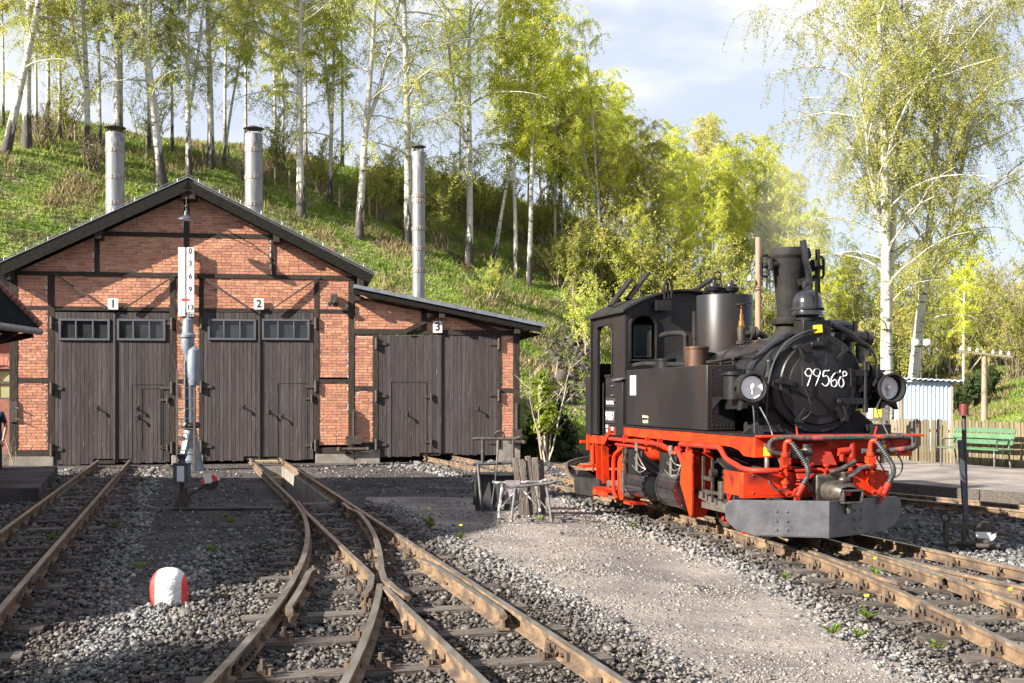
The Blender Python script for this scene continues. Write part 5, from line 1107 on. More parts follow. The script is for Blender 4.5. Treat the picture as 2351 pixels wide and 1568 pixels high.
mb = MB(); mb.prism([(-.55, .95, .5), (-.55, 2.3, .5), (-.55, 2.3, 1.1), (-.55, 1.3, 1.1), (-.55, 1.0, .95)], (.02, 0, 0)); mb.prism([(-.95, 1.05, .70), (-.95, 1.75, .96), (-.6, 1.75, .96), (-.6, 1.05, .70)], (0, -.02, .03)); mb.bar((-.95, 1.2, .55), (-.55, 1.2, .45), .05, .16); obs('splasher', mb, M['matte'], loco)  # red plates coloured black to paint in the shade behind the beams
for x in (-.9, .5):
    mb = MB(); mb.prism([(x - .06, 1.02, .45), (x + .06, 1.02, .45), (x + .05, .98, .1), (x - .03, .98, .1)], (0, .03, 0)); ob('rail_guard', mb, M['red'])
# rear end: steps, black plough, damper
mb = MB(); mb.cyl((-1.0, 6.85, .62), (-1.0, 6.85, .94), .05, n=12); mb.cyl((-1.0, 6.85, .5), (-1.0, 6.85, .98), .02, n=8); mb.bar((-.95, 6.65, 1.0), (-.93, 6.65, .36), .14, .025, up=(0, 1, 0)); mb.bar((-.97, 6.30, 1.0), (-.95, 6.30, .34), .12, .03, up=(0, 1, 0)); mb.box((-1.0, 6.0, .26), (.3, .75, .04)); mb.box((-1.14, 6.0, .22), (.02, .75, .12)); mb.box((-.9, 7.1, .58), (.5, .3, .04)); mb.box((-1.08, 7.15, 1.0), (.12, .06, .05)); obs('cab_step', mb, M['red'], loco)
mb = MB(); pr = [(-1.22, .10), (-1.24, .34), (-1.16, .50), (-.75, .50), (-.1, .50), (-.1, .07), (-1.08, .07)]; mb.prism([(x, 7.15 + .0 * x, z) for x, z in pr], (0, .025, 0)); mb.prism([(-1.22, 7.15, .10), (-1.24, 7.15, .40), (-1.0, 6.5, .40), (-1.0, 6.5, .10)], (.02, 0, 0)); ob('rear_plough', mb, M['matte'])
mb = MB(); mb.lo((-.9, 7.0, .55), (.9, 7.06, 1.05)); ob('rear_beam', mb, M['redd'])
# front ------------------------------------------------------------
mb = MB(); mb.lo((-1.02, .46, 1.06), (1.02, .495, 1.295)); mb.lo((-1.02, .30, 1.30), (1.12, .5, 1.325)); mb.prism([(.62, .45, 1.06), (1.02, .45, 1.06), (1.02, .45, 1.28), (.95, .45, 1.1)], (0, -.03, 0)); mb.prism([(-.62, .458, 1.06), (.60, .458, 1.06), (.55, .458, .99), (-.55, .458, .99)], (0, .03, 0)); ob('upper_beam', mb, M['red'], bev=.004)
BX0, BX1 = -1.24, .64; BC = -.30
mb = MB(); mb.lo((BX0, .30, .62), (-.42, .33, .895)); mb.lo((.16, .30, .62), (BX1, .33, .895)); mb.lo((-.42, .302, .83), (.16, .328, .893)); mb.lo((-.42, .302, .62), (.16, .328, .665)); mb.lo((BX0, .30, .60), (BX1, .42, .618)); mb.lo((BX0, .33, .62), (BX0 + .03, .85, .895)); mb.lo((BX1 - .03, .33, .62), (BX1, .85, .895)); ob('buffer_beam', mb, M['red'], bev=.004)
mb = MB(); rivets(mb, [(BX0 + .12 + .16 * k, .30, z) for k in (0, 3, 4, 8, 9, 10) for z in (.66, .86)], FW, .013); ob('beam_rivet', mb, M['red'])
mb = MB(); mb.prism([(-.62, .40, .92), (.02, .40, .92), (-.02, .44, 1.22), (-.58, .44, 1.22)], (0, .02, 0)) if False else mb.prism([(-.52, .26, .97), (-.06, .26, .97), (-.12, .40, 1.24), (-.50, .40, 1.24)], (0, .02, .01)); mb.prism([(-.62, .22, .93), (.0, .22, .93), (.0, .36, .955), (-.62, .36, .955)], (0, 0, -.03)); mb.prism([(-.60, .2, .82), (-.02, .2, .82), (-.02, .26, .93), (-.60, .26, .93)], (0, .02, 0)); ob('smokebox_saddle', mb, M['redd'], bev=.006)
mb = MB(); mb.lo((-.5, .9, .9), (.5, 1.9, 1.45)); mb.lo((-.35, .5, .62), (.1, 1.0, .85)); mb.prism([(-.95, .93, 1.33), (.95, .93, 1.33), (.6, .93, 1.6), (-.6, .93, 1.6)], (0, .05, 0)); ob('saddle_dark_fill', mb, M['matte'])  # partly a black fill that paints shade into the gap between beams
# lagged steam heating pipe
mb = MB(); mb.tube(spline([(-.62, .36, 1.10), (-.72, .33, 1.10), (-.86, .33, 1.13), (-.90, .33, 1.20), (-.86, .32, 1.275), (-.72, .30, 1.30), (-.4, .29, 1.285), (0, .28, 1.295), (.4, .28, 1.29), (.75, .28, 1.30), (.92, .30, 1.28)], .06), [.028 + .006 * ((i * 7) % 3) / 2 for i in range(len(spline([(-.62, .36, 1.10), (-.72, .33, 1.10), (-.86, .33, 1.13), (-.90, .33, 1.20), (-.86, .32, 1.275), (-.72, .30, 1.30), (-.4, .29, 1.285), (0, .28, 1.295), (.4, .28, 1.29), (.75, .28, 1.30), (.92, .30, 1.28)], .06)))], 10); ob('heating_pipe', mb, M['lag'])
mb = MB(); mb.tube(spline([(.28, .3, 1.13), (.42, .27, 1.13), (.62, .2, 1.14), (.80, .18, 1.16), (.90, .2, 1.17), (.93, .24, 1.20)], .05), .032, 10); ob('heating_pipe', mb, M['lag'])
mb = MB(); mb.cyl((-.62, .34, 1.10), (-.40, .34, 1.12), .05, n=10); mb.sph((-.42, .32, 1.13), .075, 10, 8); mb.cyl((-.42, .32, 1.13), (-.42, .32, 1.22), .05, .065, 10); mb.cyl((-.60, .3, 1.06), (-.60, .3, 1.16), .05, n=10); mb.cyl((-.42, .3, 1.0), (-.42, .3, 1.1), .035, n=8); obs('steam_cock', mb, M['oily'], loco)
mb = MB(); mb.cyl((-.02, .33, 1.12), (.12, .33, 1.14), .05, n=10); mb.cyl((.16, .33, 1.06), (.16, .33, 1.24), .05, n=10); mb.box((.12, .32, 1.03), (.14, .06, .06)); mb.cyl((.02, .30, 1.10), (.02, .30, 1.02), .03, n=8); obs('steam_cock', mb, M['redd'], loco)
def hose(x, y, flip):
    h = part('brake_hose'); mb = MB(); mb.tube(spline([(x, y, .72), (x, y, 1.0), (x, y, 1.20), (x + .015, y - .02, 1.255), (x + .05, y - .05, 1.25)], .04), .030, 10)
    for z in (.78, .98, 1.1, .88): mb.cyl((x, y, z - .02), (x, y, z + .02), .05, n=10)
    mb.box((x, y, 1.03), (.10, .09, .08)); mb.cyl((x - .06, y - .0, .95), (x + .07, y, .95), .03, n=8); ob('riser', mb, M['red'], h)
    sp_ = spline([(x + .05, y - .06, 1.245), (x + .13, y - .09, 1.12), (x + .22, y - .11, .97), (x + .225, y - .12, .87), (x + .17, y - .13, .78), (x + .14, y - .13, .72)], .012); mb = MB(); mb.tube(sp_, [.027 + .006 * (i % 2) for i in range(len(sp_))], 10); ob('corrugated_hose', mb, M['rubber'], h)
    mb = MB(); e = sp_[-1]; mb.cyl(e + Vector((.02, 0, .03)), e + Vector((-.06, -.01, -.09)), .045, .04, 10); mb.box(e + Vector((-.06, 0, -.07)), (.10, .06, .10), Matrix.Rotation(R(35), 3, 'Y')); mb.tube([e + Vector((-.07, 0, -.08)), e + Vector((-.10, -.01, -.2))], .018, 6); mb.cyl(e + Vector((-.18, .02, -.06)), e + Vector((-.06, .02, -.06)), .025, n=8); ob('hose_coupling', mb, M['redd'], h)
hose(-.74, .24, 1); hose(.36, .24, 1)
mb = MB(); mb.tube(spline([(.36, .24, .95), (.26, .2, .95), (.2, .18, .94)], .04), .028, 8); mb.tube(spline([(.2, .18, .94), (.02, .1, .86), (-.10, .05, .83)], .05), .028, 8); ob('air_branch', mb, M['steel'])
# multi-unit cables with yellow tags
def cable(pts, name='control_cable'):
    mb = MB(); mb.tube(spline(pts, .04), .0095, 6); ob(name, mb, M['rubber'])
cable([(-.90, .40, 1.02), (-.91, .38, .9), (-.92, .28, .78), (-.90, .25, .72), (-.82, .23, .69), (-.74, .23, .70), (-.68, .24, .78), (-.72, .3, .9), (-.78, .38, 1.1), (-.82, .42, 1.35), (-.80, .6, 1.5), (-.84, .7, 1.65)])
cable([(-.90, .72, 1.34), (-.90, .74, 1.55), (-.89, .8, 1.72)])
cable([(.50, .38, 1.08), (.52, .3, .98), (.58, .25, .86), (.68, .22, .82), (.76, .22, .9), (.78, .25, 1.0), (.74, .3, 1.1), (.70, .4, 1.3), (.72, .7, 1.6), (.80, .75, 1.75)])
for p, s_ in (((-.895, .40, 1.13), 1), ((.62, .42, 1.175), .6)):
    mb = MB(); mb.box(p, (.07 * (1 if s_ == 1 else 1.2), .05, .10 * s_)); ob('yellow_tag', mb, M['yellow'], bev=.006)
    mb = MB(); mb.cyl((p[0], p[1], p[2] - .20), (p[0], p[1], p[2] - .06), .03, n=10); mb.box((p[0], p[1], p[2] + .07), (.05, .05, .05)); ob('socket', mb, M['steel'])
# levers in front of the smokebox
mb = MB()
for a, b in (((-.55, .30, 1.30), (-.56, .32, 1.43)), ((.42, .30, 1.22), (.50, .34, 1.42))): mb.tube([a, b], [.014, .009], 6)
for x in (-.42, -.2, .12, .22): mb.cyl((x, .27, .9), (x, .27, .98), .035, n=10); mb.cyl((x, .27, .96), (x, .27, .985), .055, n=10)
obs('cock_lever', mb, M['redd'], loco)
mb = MB(); mb.tube(spline([(-.45, .2, .93), (-.32, .15, .93), (-.28, .14, .88), (-.40, .15, .84), (-.45, .2, .85)], .04), .018, 6); sp_ = []
for i in range(40): a = i * .9; sp_.append((-.56 + .045 * math.cos(a), .26 + .045 * math.sin(a), .66 + .0055 * i))
mb.tube(sp_, .010, 5); ob('spring', mb, M['redd'])
# coupling
cpg = part('funnel_coupling'); cx, cz = -.20, .70
mb = MB(); mb.box((cx - .02, .16, cz), (.40, .10, .36)); ob('coupling_plate', mb, M['oily'], cpg, bev=.03)
ov_ = lambda k, w_, h_, y: [(cx + .03 + k[0] * w_, y, cz + k[1] * h_) for k in []]
mb = MB(); rings = [(.20, .13, .10), (.185, .125, -.02), (.15, .10, -.14), (.11, .07, -.20)]; n_ = 20; P = []
for w_, h_, y in rings:
    for i in range(n_):
        a = 2 * math.pi * i / n_; P.append((cx + .03 + math.copysign(abs(math.cos(a)) ** .7, math.cos(a)) * w_ - .10 * y * -1 * 0, y, cz - .02 + math.copysign(abs(math.sin(a)) ** .7, math.sin(a)) * h_))
mb.add(P, [(j * n_ + i, j * n_ + (i + 1) % n_, (j + 1) * n_ + (i + 1) % n_, (j + 1) * n_ + i) for j in range(3) for i in range(n_)])
ob('funnel', mb, M['oily'], cpg)
mb = MB(); q = Vector((cx + .06, -.25, cz - .06))
for a, b in (((-.13, 0, -.08), (.13, .18, -.055)), ((-.13, 0, .055), (.13, .18, .08)), ((-.13, 0, -.055), (-.105, .18, .055)), ((.105, 0, -.055), (.13, .18, .055))): mb.lo(q + Vector(a), q + Vector(b))
mb.sph((cx + .05, -.06, cz + .12), .06, 12, 8, (1.2, 1, .8)); mb.cyl((cx + .05, -.06, cz + .1), (cx + .05, -.06, cz + .21), .03, .045, 10); mb.cyl((cx + .06, -.14, cz - .26), (cx + .06, -.14, cz - .12), .04, n=8); mb.torus((cx - .02, -.12, cz + .03), .05, .012, (0, 1, 0), 14, 5); ob('mouth', mb, M['oily'], cpg, bev=.008)
mb = MB(); mb.tube([(cx - .02, .06, cz - .2), (cx + .03, -.05, cz - .21), (cx - .03, -.08, cz - .26), (cx - .28, -.1, cz - .45)], [.03, .03, .03, .022], 8); mb.tube([(cx - .05, .1, cz + .2), (cx + .04, .06, cz + .22), (cx + .28, .1, cz + .32)], .03, 8); obs('coupling_lever', mb, M['oily'], cpg)
# plough
plo = part('snow_plough'); V0 = (-.44, -.24); TL = (-1.47, .30); TR = (.80, .30)
def plate(T_, nm):
    d = Vector((T_[0] - V0[0], T_[1] - V0[1], 0)); Ln = d.length; d.normalize(); n = Vector((d.y, -d.x, 0)); n = n if n.y < 0 else -n
    prof = [(0, .19), (Ln - .36, .18), (Ln - .12, .25), (Ln - .01, .36), (Ln, .50), (Ln - .03, .565), (Ln - .10, .59), (0, .60)]
    mb = MB(); mb.prism([Vector((V0[0], V0[1], 0)) + d * a + Vector((0, 0, z)) for a, z in prof], -n * .014); ob(nm, mb, M['plough'], plo, bev=.004)
    mb = MB(); rivets(mb, [Vector((V0[0], V0[1], 0)) + d * a + Vector((0, 0, z)) + n * .0 for a in (.46, .58) for z in (.26, .36, .47)], n * 1.6, .017); ob('plough_bolt', mb, M['plough'], plo)
    mb = MB(); mb.prism([Vector((V0[0], V0[1], .195)), Vector((V0[0], V0[1], .195)) + d * (Ln - .36), Vector((V0[0], V0[1], .195)) + d * (Ln - .36) - n * .08, Vector((V0[0], V0[1], .195)) - n * .08], (0, 0, -.012)); ob('plough_foot', mb, M['plough'], plo)
plate(TL, 'plough_plate'); plate(TR, 'plough_plate')
mb = MB(); mb.lo((-1.0, .34, .40), (-.96, .6, .60)); mb.lo((.3, .34, .40), (.34, .6, .60)); ob('plough_stay', mb, M['matte'], plo)
# headlamps
for sx in (-1, 1):
    hl = part('headlight'); c = Vector((sx * .92 - (.0 if sx < 0 else -.02), .74, 1.885)); r = .172
    mb = MB(); mb.lathe([(.09, .30), (.13, .26), (r, .16), (r, .0), (r + .012, -.005), (r + .014, -.04), (r - .008, -.045), (r - .018, -.01), (r - .02, .06), (r - .03, .10), (.06, .17), (0, .18)], c, (0, 1, 0), 32); ob('lamp_housing', mb, M['matte'], hl)
    k_ = -.075 if sx < 0 else 0; mb = MB(); mb.lathe([(.14, .085 + k_), (.06, .15 + k_ * .8), (0, .165 + k_ * .8)], c, (0, 1, 0), 28); ob('reflector', mb, M['lens'], hl)
    mb = MB(); k_ = .0 if sx < 0 else .06; mb.sph(c + Vector((0, k_, .01)), .035, 12, 8, (1, 1, 1.2)); mb.cyl(c + Vector((0, k_ + .02, -.09)), c + Vector((0, k_, -.03)), .018, n=8); ob('bulb', mb, M['bulb'], hl)
    mb = MB(); mb.tube([c + Vector((-.09, .08, .14)), c + Vector((-.085, .08, .22)), c + Vector((.085, .08, .22)), c + Vector((.09, .08, .14))], .007, 5); mb.prism([c + Vector((-.10, .05, -.17)), c + Vector((.10, .05, -.17)), c + Vector((.13, .05, -.27)), c + Vector((.03, .05, -.21)), c + Vector((-.03, .05, -.21)), c + Vector((-.13, .05, -.27))], (0, .1, 0)); mb.cyl(c + Vector((-.2, .1, 0)), c + Vector((-.16, .1, 0)), .03, n=8); mb.bar(c + Vector((0, .2, -.1)), c + Vector((-sx * .1, .95, -.12)), .06, .3); ob('lamp_bracket', mb, M['black'], hl)
    mb = MB(); mb.cyl(c + Vector((sx * .0, .5, -.14)), c + Vector((0, .5, .16)), .14, n=18); mb.cyl(c + Vector((0, .5, .16)), c + Vector((0, .5, .20)), .17, n=18); mb.bar(c + Vector((-.2, .5, .22)), c + Vector((.2, .5, .22)), .05, .03); ob('lamp_box', mb, M['black'], hl)
mb = MB(); mb.cyl((.84, 1.0, 2.02), (.84, 1.0, 2.18), .045, n=12); mb.tube([(.86, 1.9, 2.06), (.92, 1.85, 2.06), (.92, 1.85, 1.55), (.86, 1.9, 1.55)], .014, 6); obs('handrail', mb, M['black'], loco)
mb = MB(); mb.box((-.74, .75, 1.38), (.24, .3, .10)); mb.box((.78, .8, 1.38), (.2, .3, .11)); mb.cyl((-.86, .6, 1.36), (-.6, .6, 1.36), .035, n=8); mb.tube(spline([(-.78, .9, 1.36), (-.74, 1.0, 1.7), (-.66, 1.1, 2.0)], .06), .03, 8); obs('toolbox', mb, M['black'], loco)

ob = _ob0

# thin smoke over the chimney
sm_ = bpy.data.materials.new('smoke'); sm_.use_nodes = True; n_ = sm_.node_tree.nodes; l_ = sm_.node_tree.links
for q in list(n_): n_.remove(q)
o_ = n_.new('ShaderNodeOutputMaterial'); pv = n_.new('ShaderNodeVolumePrincipled'); pv.inputs['Density'].default_value = .16; pv.inputs['Color'].default_value = (.75, .74, .72, 1); l_.new(pv.outputs[0], o_.inputs['Volume'])
mb = MB(); mb.sph((0, 0, 0), 1, 20, 14)
for i, v in enumerate(mb.v):
    p = Vector(v); k = 1 + .22 * noise.noise(p * 1.7) + .12 * noise.noise(p * 4.1); mb.v[i] = tuple(Vector((p.x * .62, p.y * .5, p.z * 1.05)) * k)
smk = ob('smoke', mb, sm_, None, tuple(at(1848, 478, 15.2)), (0, R(14), 0)); smk['kind'] = 'stuff'
# ---------------------------------------------------------------- yard objects
def yz(p): return yard_z(p.x, p.y)
# marker bollard
p = gp(388, 1388); t = thing('marker_bollard', 'round-topped red and white concrete fouling marker standing in the ballast', 'marker', p)
r = .163; n = 200; prof = [(r * 1.03, -.05)] + [(r * (1.02 - .02 * i / 8), .02 * i) for i in range(9)] + [(r * math.cos(math.pi / 2 * i / 16) ** .8 if i < 16 else 0, .16 + .17 * math.sin(math.pi / 2 * i / 16)) for i in range(1, 17)]
mb = MB(); P = []
for (rr, h) in prof:
    for i in range(n): P.append((rr * math.cos(2 * math.pi * i / n), rr * math.sin(2 * math.pi * i / n), h))
for j in range(len(prof) - 1):
    for i in range(n):
        a = math.degrees(2 * math.pi * (i + .5) / n); white = abs((a - 279 + 180) % 360 - 180) < 52 or abs((a - 99 + 180) % 360 - 180) < 52
        x = P[j * n + i][0]; mb.m = 0
        xx = (P[j * n + i][0] + P[j * n + (i + 1) % n][0] + P[(j + 1) * n + i][0]) / 3
        mb.m = 0 if -.085 < xx < .135 else 1
        mb.f.append([j * n + i, j * n + (i + 1) % n, (j + 1) * n + (i + 1) % n, (j + 1) * n + i]); mb.mi.append(mb.m)
mb.v = P; me = mb.mesh('stone_body', [M['whiterough'], M['redpaint']], 60); link('stone_body', me, t)
# switch lantern with weighted lever
p = gp(418, 1171); k = F / p.y; t = thing('switch_lantern', 'black switch lantern with a white window on a post by the left turnout lever', 'switch lantern', p, R(3))
zz = lambda v: CZ + (HV - v) / k - p.z
mb = MB(); mb.lo((-.118, -.118, zz(1109)), (.118, .118, zz(1065))); mb.prism([(-.13, -.13, zz(1065)), (.13, -.13, zz(1065)), (.13, .13, zz(1065)), (-.13, .13, zz(1065))], (0, 0, .015)); mb.lathe([(.06, zz(1064)), (.06, zz(1058)), (.05, zz(1057)), (.085, zz(1045)), (.09, zz(1043)), (0, zz(1041))], (0, 0, 0), (0, 0, 1), 16); ob('lantern_body', mb, M['darkblue'], t, bev=.006)
mb = MB(); mb.lo((-.055, -.124, zz(1104)), (.06, -.1185, zz(1069))); ob('lantern_window', mb, M['white'], t)
mb = MB(); mb.cyl((0, 0, .05), (0, 0, zz(1109)), .035, n=10); mb.cyl((.06, .02, .1), (.06, .02, zz(1120)), .02, n=8); mb.lathe([(.16, 0), (.14, .10), (.07, .22), (.06, .26)], (0, 0, 0), (0, 0, 1), 8); ob('stand', mb, M['iron'], t)
mb = MB(); mb.box((.9, 0, -.01), (2.2, .22, .10)); ob('lever_sleeper', mb, M['oldwood'], t); mb = MB(); mb.cyl((-.1, -.2, .04), (1.9, -.2, .04), .018, n=8); mb.cyl((.75, -.2, .04), (1.0, -.2, .04), .035, n=10); ob('switch_rod', mb, M['tubedark'], t)
lev = thing('switch_lever', 'weighted switch lever with red, white and black disc beside the lantern', 'switch lever', p + Vector((.02, -.06, 0)), R(3))
mb = MB(); mb.bar((.03, -.05, .20), (.42, -.08, .42), .04, .045); mb.box((.08, -.05, .19), (.16, .10, .14), Matrix.Rotation(R(-28), 3, 'Y')); ob('lever_arm', mb, M['iron'], lev)
dc_ = Vector((.47, -.09, .46)); rr = .132
def seg(a0, a1, x0, x1, nm, m, th=.055, y=0):
    up_ = Matrix.Rotation(R(-14), 3, 'Y'); n = 24; pts = []
    for i in range(n + 1):
        a = a0 + (a1 - a0) * i / n; x, z = rr * math.cos(a), rr * math.sin(a)
        pts.append((max(x0, min(x1, x)), z))
    if a1 - a0 < 6: 
        pts = [q for q in pts]
    poly = []
    for x, z in pts:
        if not poly or (abs(poly[-1][0] - x) + abs(poly[-1][1] - z)) > 1e-5: poly.append((x, z))
    mb = MB(); mb.prism([dc_ + up_ @ Vector((x, y - th / 2, z)) for x, z in poly], up_ @ Vector((0, th, 0))); ob(nm, mb, M[m], lev)
seg(math.pi, 2 * math.pi, -1, 1, 'disc_lower', 'ink', .05); 
def slice_(x0, x1, nm, m):
    up_ = Matrix.Rotation(R(-14), 3, 'Y'); xs_ = [x0 + (x1 - x0) * i / 8 for i in range(9)]; poly = [(x0, .001), (x1, .001)] + [(x, math.sqrt(max(1e-6, rr * rr - x * x))) for x in xs_[::-1]]
    mb = MB(); mb.prism([dc_ + up_ @ Vector((x, -.027, z)) for x, z in poly], up_ @ Vector((0, .054, 0))); ob(nm, mb, M[m], lev)
slice_(-rr * .999, -.082, 'disc_red', 'redpaint'); slice_(-.082, .045, 'disc_white', 'white'); slice_(.045, rr * .999, 'disc_red', 'redpaint')
mb = MB(); mb.cyl(dc_ + Vector((0, -.04, 0)), dc_ + Vector((0, .04, 0)), .016, n=8); mb.box(dc_ + Vector((.13, 0, .06)), (.03, .03, .05)); ob('disc_pin', mb, M['white'], lev)
# right-hand lever stand
p = gp(2213, 1246, -.1); k = F / p.y; zz = lambda v: CZ + (HV - v) / k - p.z
t = thing('switch_signal', 'tall thin post with a dark red drum on top by the right turnout lever', 'signal post', p)
mb = MB(); mb.cyl((.03, 0, .1), (.0, 0, zz(954)), .032, .028, 10); mb.cyl((0, 0, zz(954)), (0, 0, zz(952)), .10, n=20); ob('post', mb, M['iron'], t)
mb = MB(); mb.cyl((0, 0, zz(952)), (0, 0, zz(927)), .058, n=20); ob('drum', mb, mat('drum_red', (.085, .010, .012), (.12, .018, .018), .5, scale=9), t)
mb = MB(); mb.bar((.02, -.03, .18), (-.06, -.03, zz(1010)), .05, .055); ob('handle_bar', mb, M['darkblue'], t)
t = thing('switch_lever', 'black turnout lever with half white weight at the foot of the drum post', 'switch lever', p + Vector((-.12, -.25, 0)), R(-8))
mb = MB(); mb.lo((-.36, -.09, 0), (.5, .12, .03)); mb.lo((-.22, -.04, .03), (-.17, .05, .30)); mb.torus((-.20, 0, .36), .055, .018, (.3, 1, 0), 16, 6); mb.bar((-.2, 0, .26), (.30, 0, .22), .05, .07); mb.lo((.0, -.03, .03), (.05, .04, .2)); mb.bar((-.1, -.12, .05), (.35, -.16, .04), .04); mb.cyl((.12, -.2, .02), (.4, -.22, .02), .03, n=8); mb.lo((.15, -.15, .0), (.3, -.05, .1)); ob('lever_frame', mb, M['iron'], t)
mb = MB(); c_ = Vector((.28, -.03, .18)); 
for a0, nm, m in ((0, 'weight_top', 'iron'), (math.pi, 'weight_face', 'white')):
    mb = MB(); mb.prism([c_ + Vector((.13 * math.cos(a0 + math.pi * i / 12), -.03, .13 * math.sin(a0 + math.pi * i / 12))) for i in range(13)], (0, .12, 0)); ob(nm, mb, M[m], t)
mb = MB(); mb.cyl(c_ + Vector((.05, 0, 0)), c_ + Vector((.28, .05, -.03)), .05, .02, 8); ob('weight_pin', mb, M['plate_rust'], t)
# trestles -----------------------------------------------------------
def trestle(label, ub, vb, ptop_l, ptop_r, vfoot, m, spread=.28, up_=0.0):
    b = gp(ub, vb, -.02); k = F / b.y; t = thing('trestle', label, 'trestle', b, R(rnd.uniform(-3, 3)), 'tube trestles on the cinder path')
    X = lambda u: (u - ub) / k; Z = lambda v: CZ + (HV - v) / k - b.z
    xl, zl_ = X(ptop_l[0]), Z(ptop_l[1]); xr, zr = X(ptop_r[0]), Z(ptop_r[1]); 
    mb = MB(); mb.tube([(xl, 0, zl_ + .012), (xl + .06, 0, zl_ - .01), (xr - .1, 0, zr - .01), (xr, 0, zr + .03)], .024, 10); ob('top_bar', mb, m, t)
    for x_ in (xl + (xr - xl) * .18, xl + (xr - xl) * .80):
        for s in (-1, 1):
            mb = MB(); mb.tube([(x_, 0, zl_ - .02), (x_ + .06 * (1 if x_ > 0 else -1), s * spread, 0)], .021, 8); ob('leg', mb, m, t)
        mb = MB(); mb.tube([(x_, -spread * .75, .14), (x_, spread * .75, .14)], .016, 6); ob('cross_bar', mb, m, t)
    a, c = xl + (xr - xl) * .18, xl + (xr - xl) * .80; mb = MB(); mb.tube([(a, -spread * .7, .18), ((a + c) / 2, 0, zl_ - .06), (c, -spread * .7, .18)], .013, 6); mb.tube([(a, spread * .7, .18), ((a + c) / 2, 0, zl_ - .06), (c, spread * .7, .18)], .013, 6); ob('brace', mb, m, t); return t
M['tubewhite'] = mat('chipped_white_tube', (.36, .36, .36), (.45, .445, .44), .7, scale=9, c3=(.10, .095, .09), c3s=13, c3t=(.42, .5))
tr1 = trestle('white-chipped tube trestle with a rag over its bar, behind the grey one', 1192, 1186, (1131, 1107), (1256, 1105), 1186, M['tubewhite'])
tr2 = trestle('plain grey tube trestle nearest the camera on the cinder path', 1218, 1195, (1162, 1117), (1279, 1108), 1195, M['pipegrey'])
b = gp(1130, 1175, -.05); k = F / b.y; X = lambda u: (u - 1130) / k; Z = lambda v: CZ + (HV - v) / k - b.z
t = thing('tool_rack', 'taller dark tube rack with two horizontal bars standing behind the trestles', 'rack', b)
mb = MB(); mb.tube([(X(1085), 0, Z(1008)), (X(1092), 0, Z(1007)), (X(1180), 0, Z(1008)), (X(1194), 0, Z(1004))], .026, 8); mb.tube([(X(1086), 0, Z(1066)), (X(1194), 0, Z(1062))], .026, 8); ob('top_bar', mb, M['tubedark'], t)
for u0, v0, u1, v1, yy in ((1108, 1008, 1108, 1066, 0), (1178, 1008, 1178, 1062, 0), (1097, 1066, 1088, 1162, .25), (1097, 1066, 1108, 1178, -.2), (1186, 1064, 1205, 1170, -.2), (1186, 1064, 1180, 1150, .3)):
    mb = MB(); mb.tube([(X(u0), 0, Z(v0)), (X(u1), yy, Z(v1))], .026, 8); ob('leg', mb, M['tubedark'], t)
t = thing('coal_tray', 'dark sheet metal tray leaning inside the tall tube rack', 'metal tray', b + Vector((X(1140), -.02, 0)))
mb = MB(); mb.box((0, .08, .32), (.66, .02, .62), Matrix.Rotation(R(-12), 3, 'X')); mb.box((0, .02, .62), (.68, .10, .03)); mb.box((-.33, .05, .32), (.02, .12, .6)); mb.box((.33, .05, .32), (.02, .12, .6)); mb.box((.05, -.02, .12), (.16, .02, .1)); ob('tray', mb, M['ink'], t)
t = thing('valve_key', 'long iron rod with a ring handle leaning on the tall rack', 'ring rod', b + Vector((X(1138), -.05, 0)))
mb = MB(); mb.tube([(X(1132) - X(1140), -.02, .14), (X(1141) - X(1138), 0, .7), (X(1145) - X(1138), .02, Z(1010))], .013, 6); ob('rod', mb, M['iron'], t); mb = MB(); mb.torus((X(1147) - X(1138), .02, Z(999)), .075, .014, (.1, 1, .5), 20, 6); ob('ring', mb, M['iron'], t)
t = thing('rag', 'grey rag hung over the bar of the white-chipped trestle', 'rag', tr1.location + Vector((-.15, 0, 0)))
mb = MB()
q0 = F / tr1.location.y; zt = CZ + (HV - 1108) / q0 - tr1.location.z + .03
for s, ln in ((-1, .30), (1, .22)):
    P = []; nn = 9
    for j in range(6):
        for i in range(nn): P.append((-.06 + .22 * i / (nn - 1) + .01 * math.sin(j), s * (.03 + .018 * math.sin(i * 1.9 + j * .5) * j / 5 + .012 * j / 5), zt - ln * j / 5))
    mb.add(P, [(j * nn + i, j * nn + i + 1, (j + 1) * nn + i + 1, (j + 1) * nn + i) for j in range(5) for i in range(nn - 1)])
mb.prism([(-.06, -.03, zt), (.16, -.03, zt), (.16, .03, zt), (-.06, .03, zt)], (0, 0, .004)); ob('rag_cloth', mb, M['cloth'], t)
# old sleepers stood on end
b = gp(1215, 1188, -.08); k = F / b.y
t = thing('timber_bundle', 'weathered old wooden sleepers standing on end behind the trestles', 'timbers', b)
for i, (x, y, w_, h, ln) in enumerate(((-.17, .05, .10, .92, -.03), (-.08, .0, .09, .90, -.02), (.0, .04, .10, .95, .0), (.09, .0, .11, .93, .02), (.17, .06, .08, .90, .04), (.04, .14, .12, .88, .02))):
    mb = MB(); mb.bar((x + .06, y, -.02), (x - .02 + ln, y + .05, h), w_ - .006, .11, up=(0, 1, 0)); ob('timber', mb, M['oldwood'], t, bev=.01)
mb = MB(); 
t = thing('pipe_offcut', 'dark grey pipe lying at the foot of the annex corner', 'pipe', gp(1215, 1048, 0))
mb = MB(); mb.cyl((-.1, .1, .12), (.55, .0, .10), .07, n=14); mb.cyl((.0, .25, .15), (.4, .2, .15), .05, n=12); ob('pipe', mb, M['tubedark'], t)
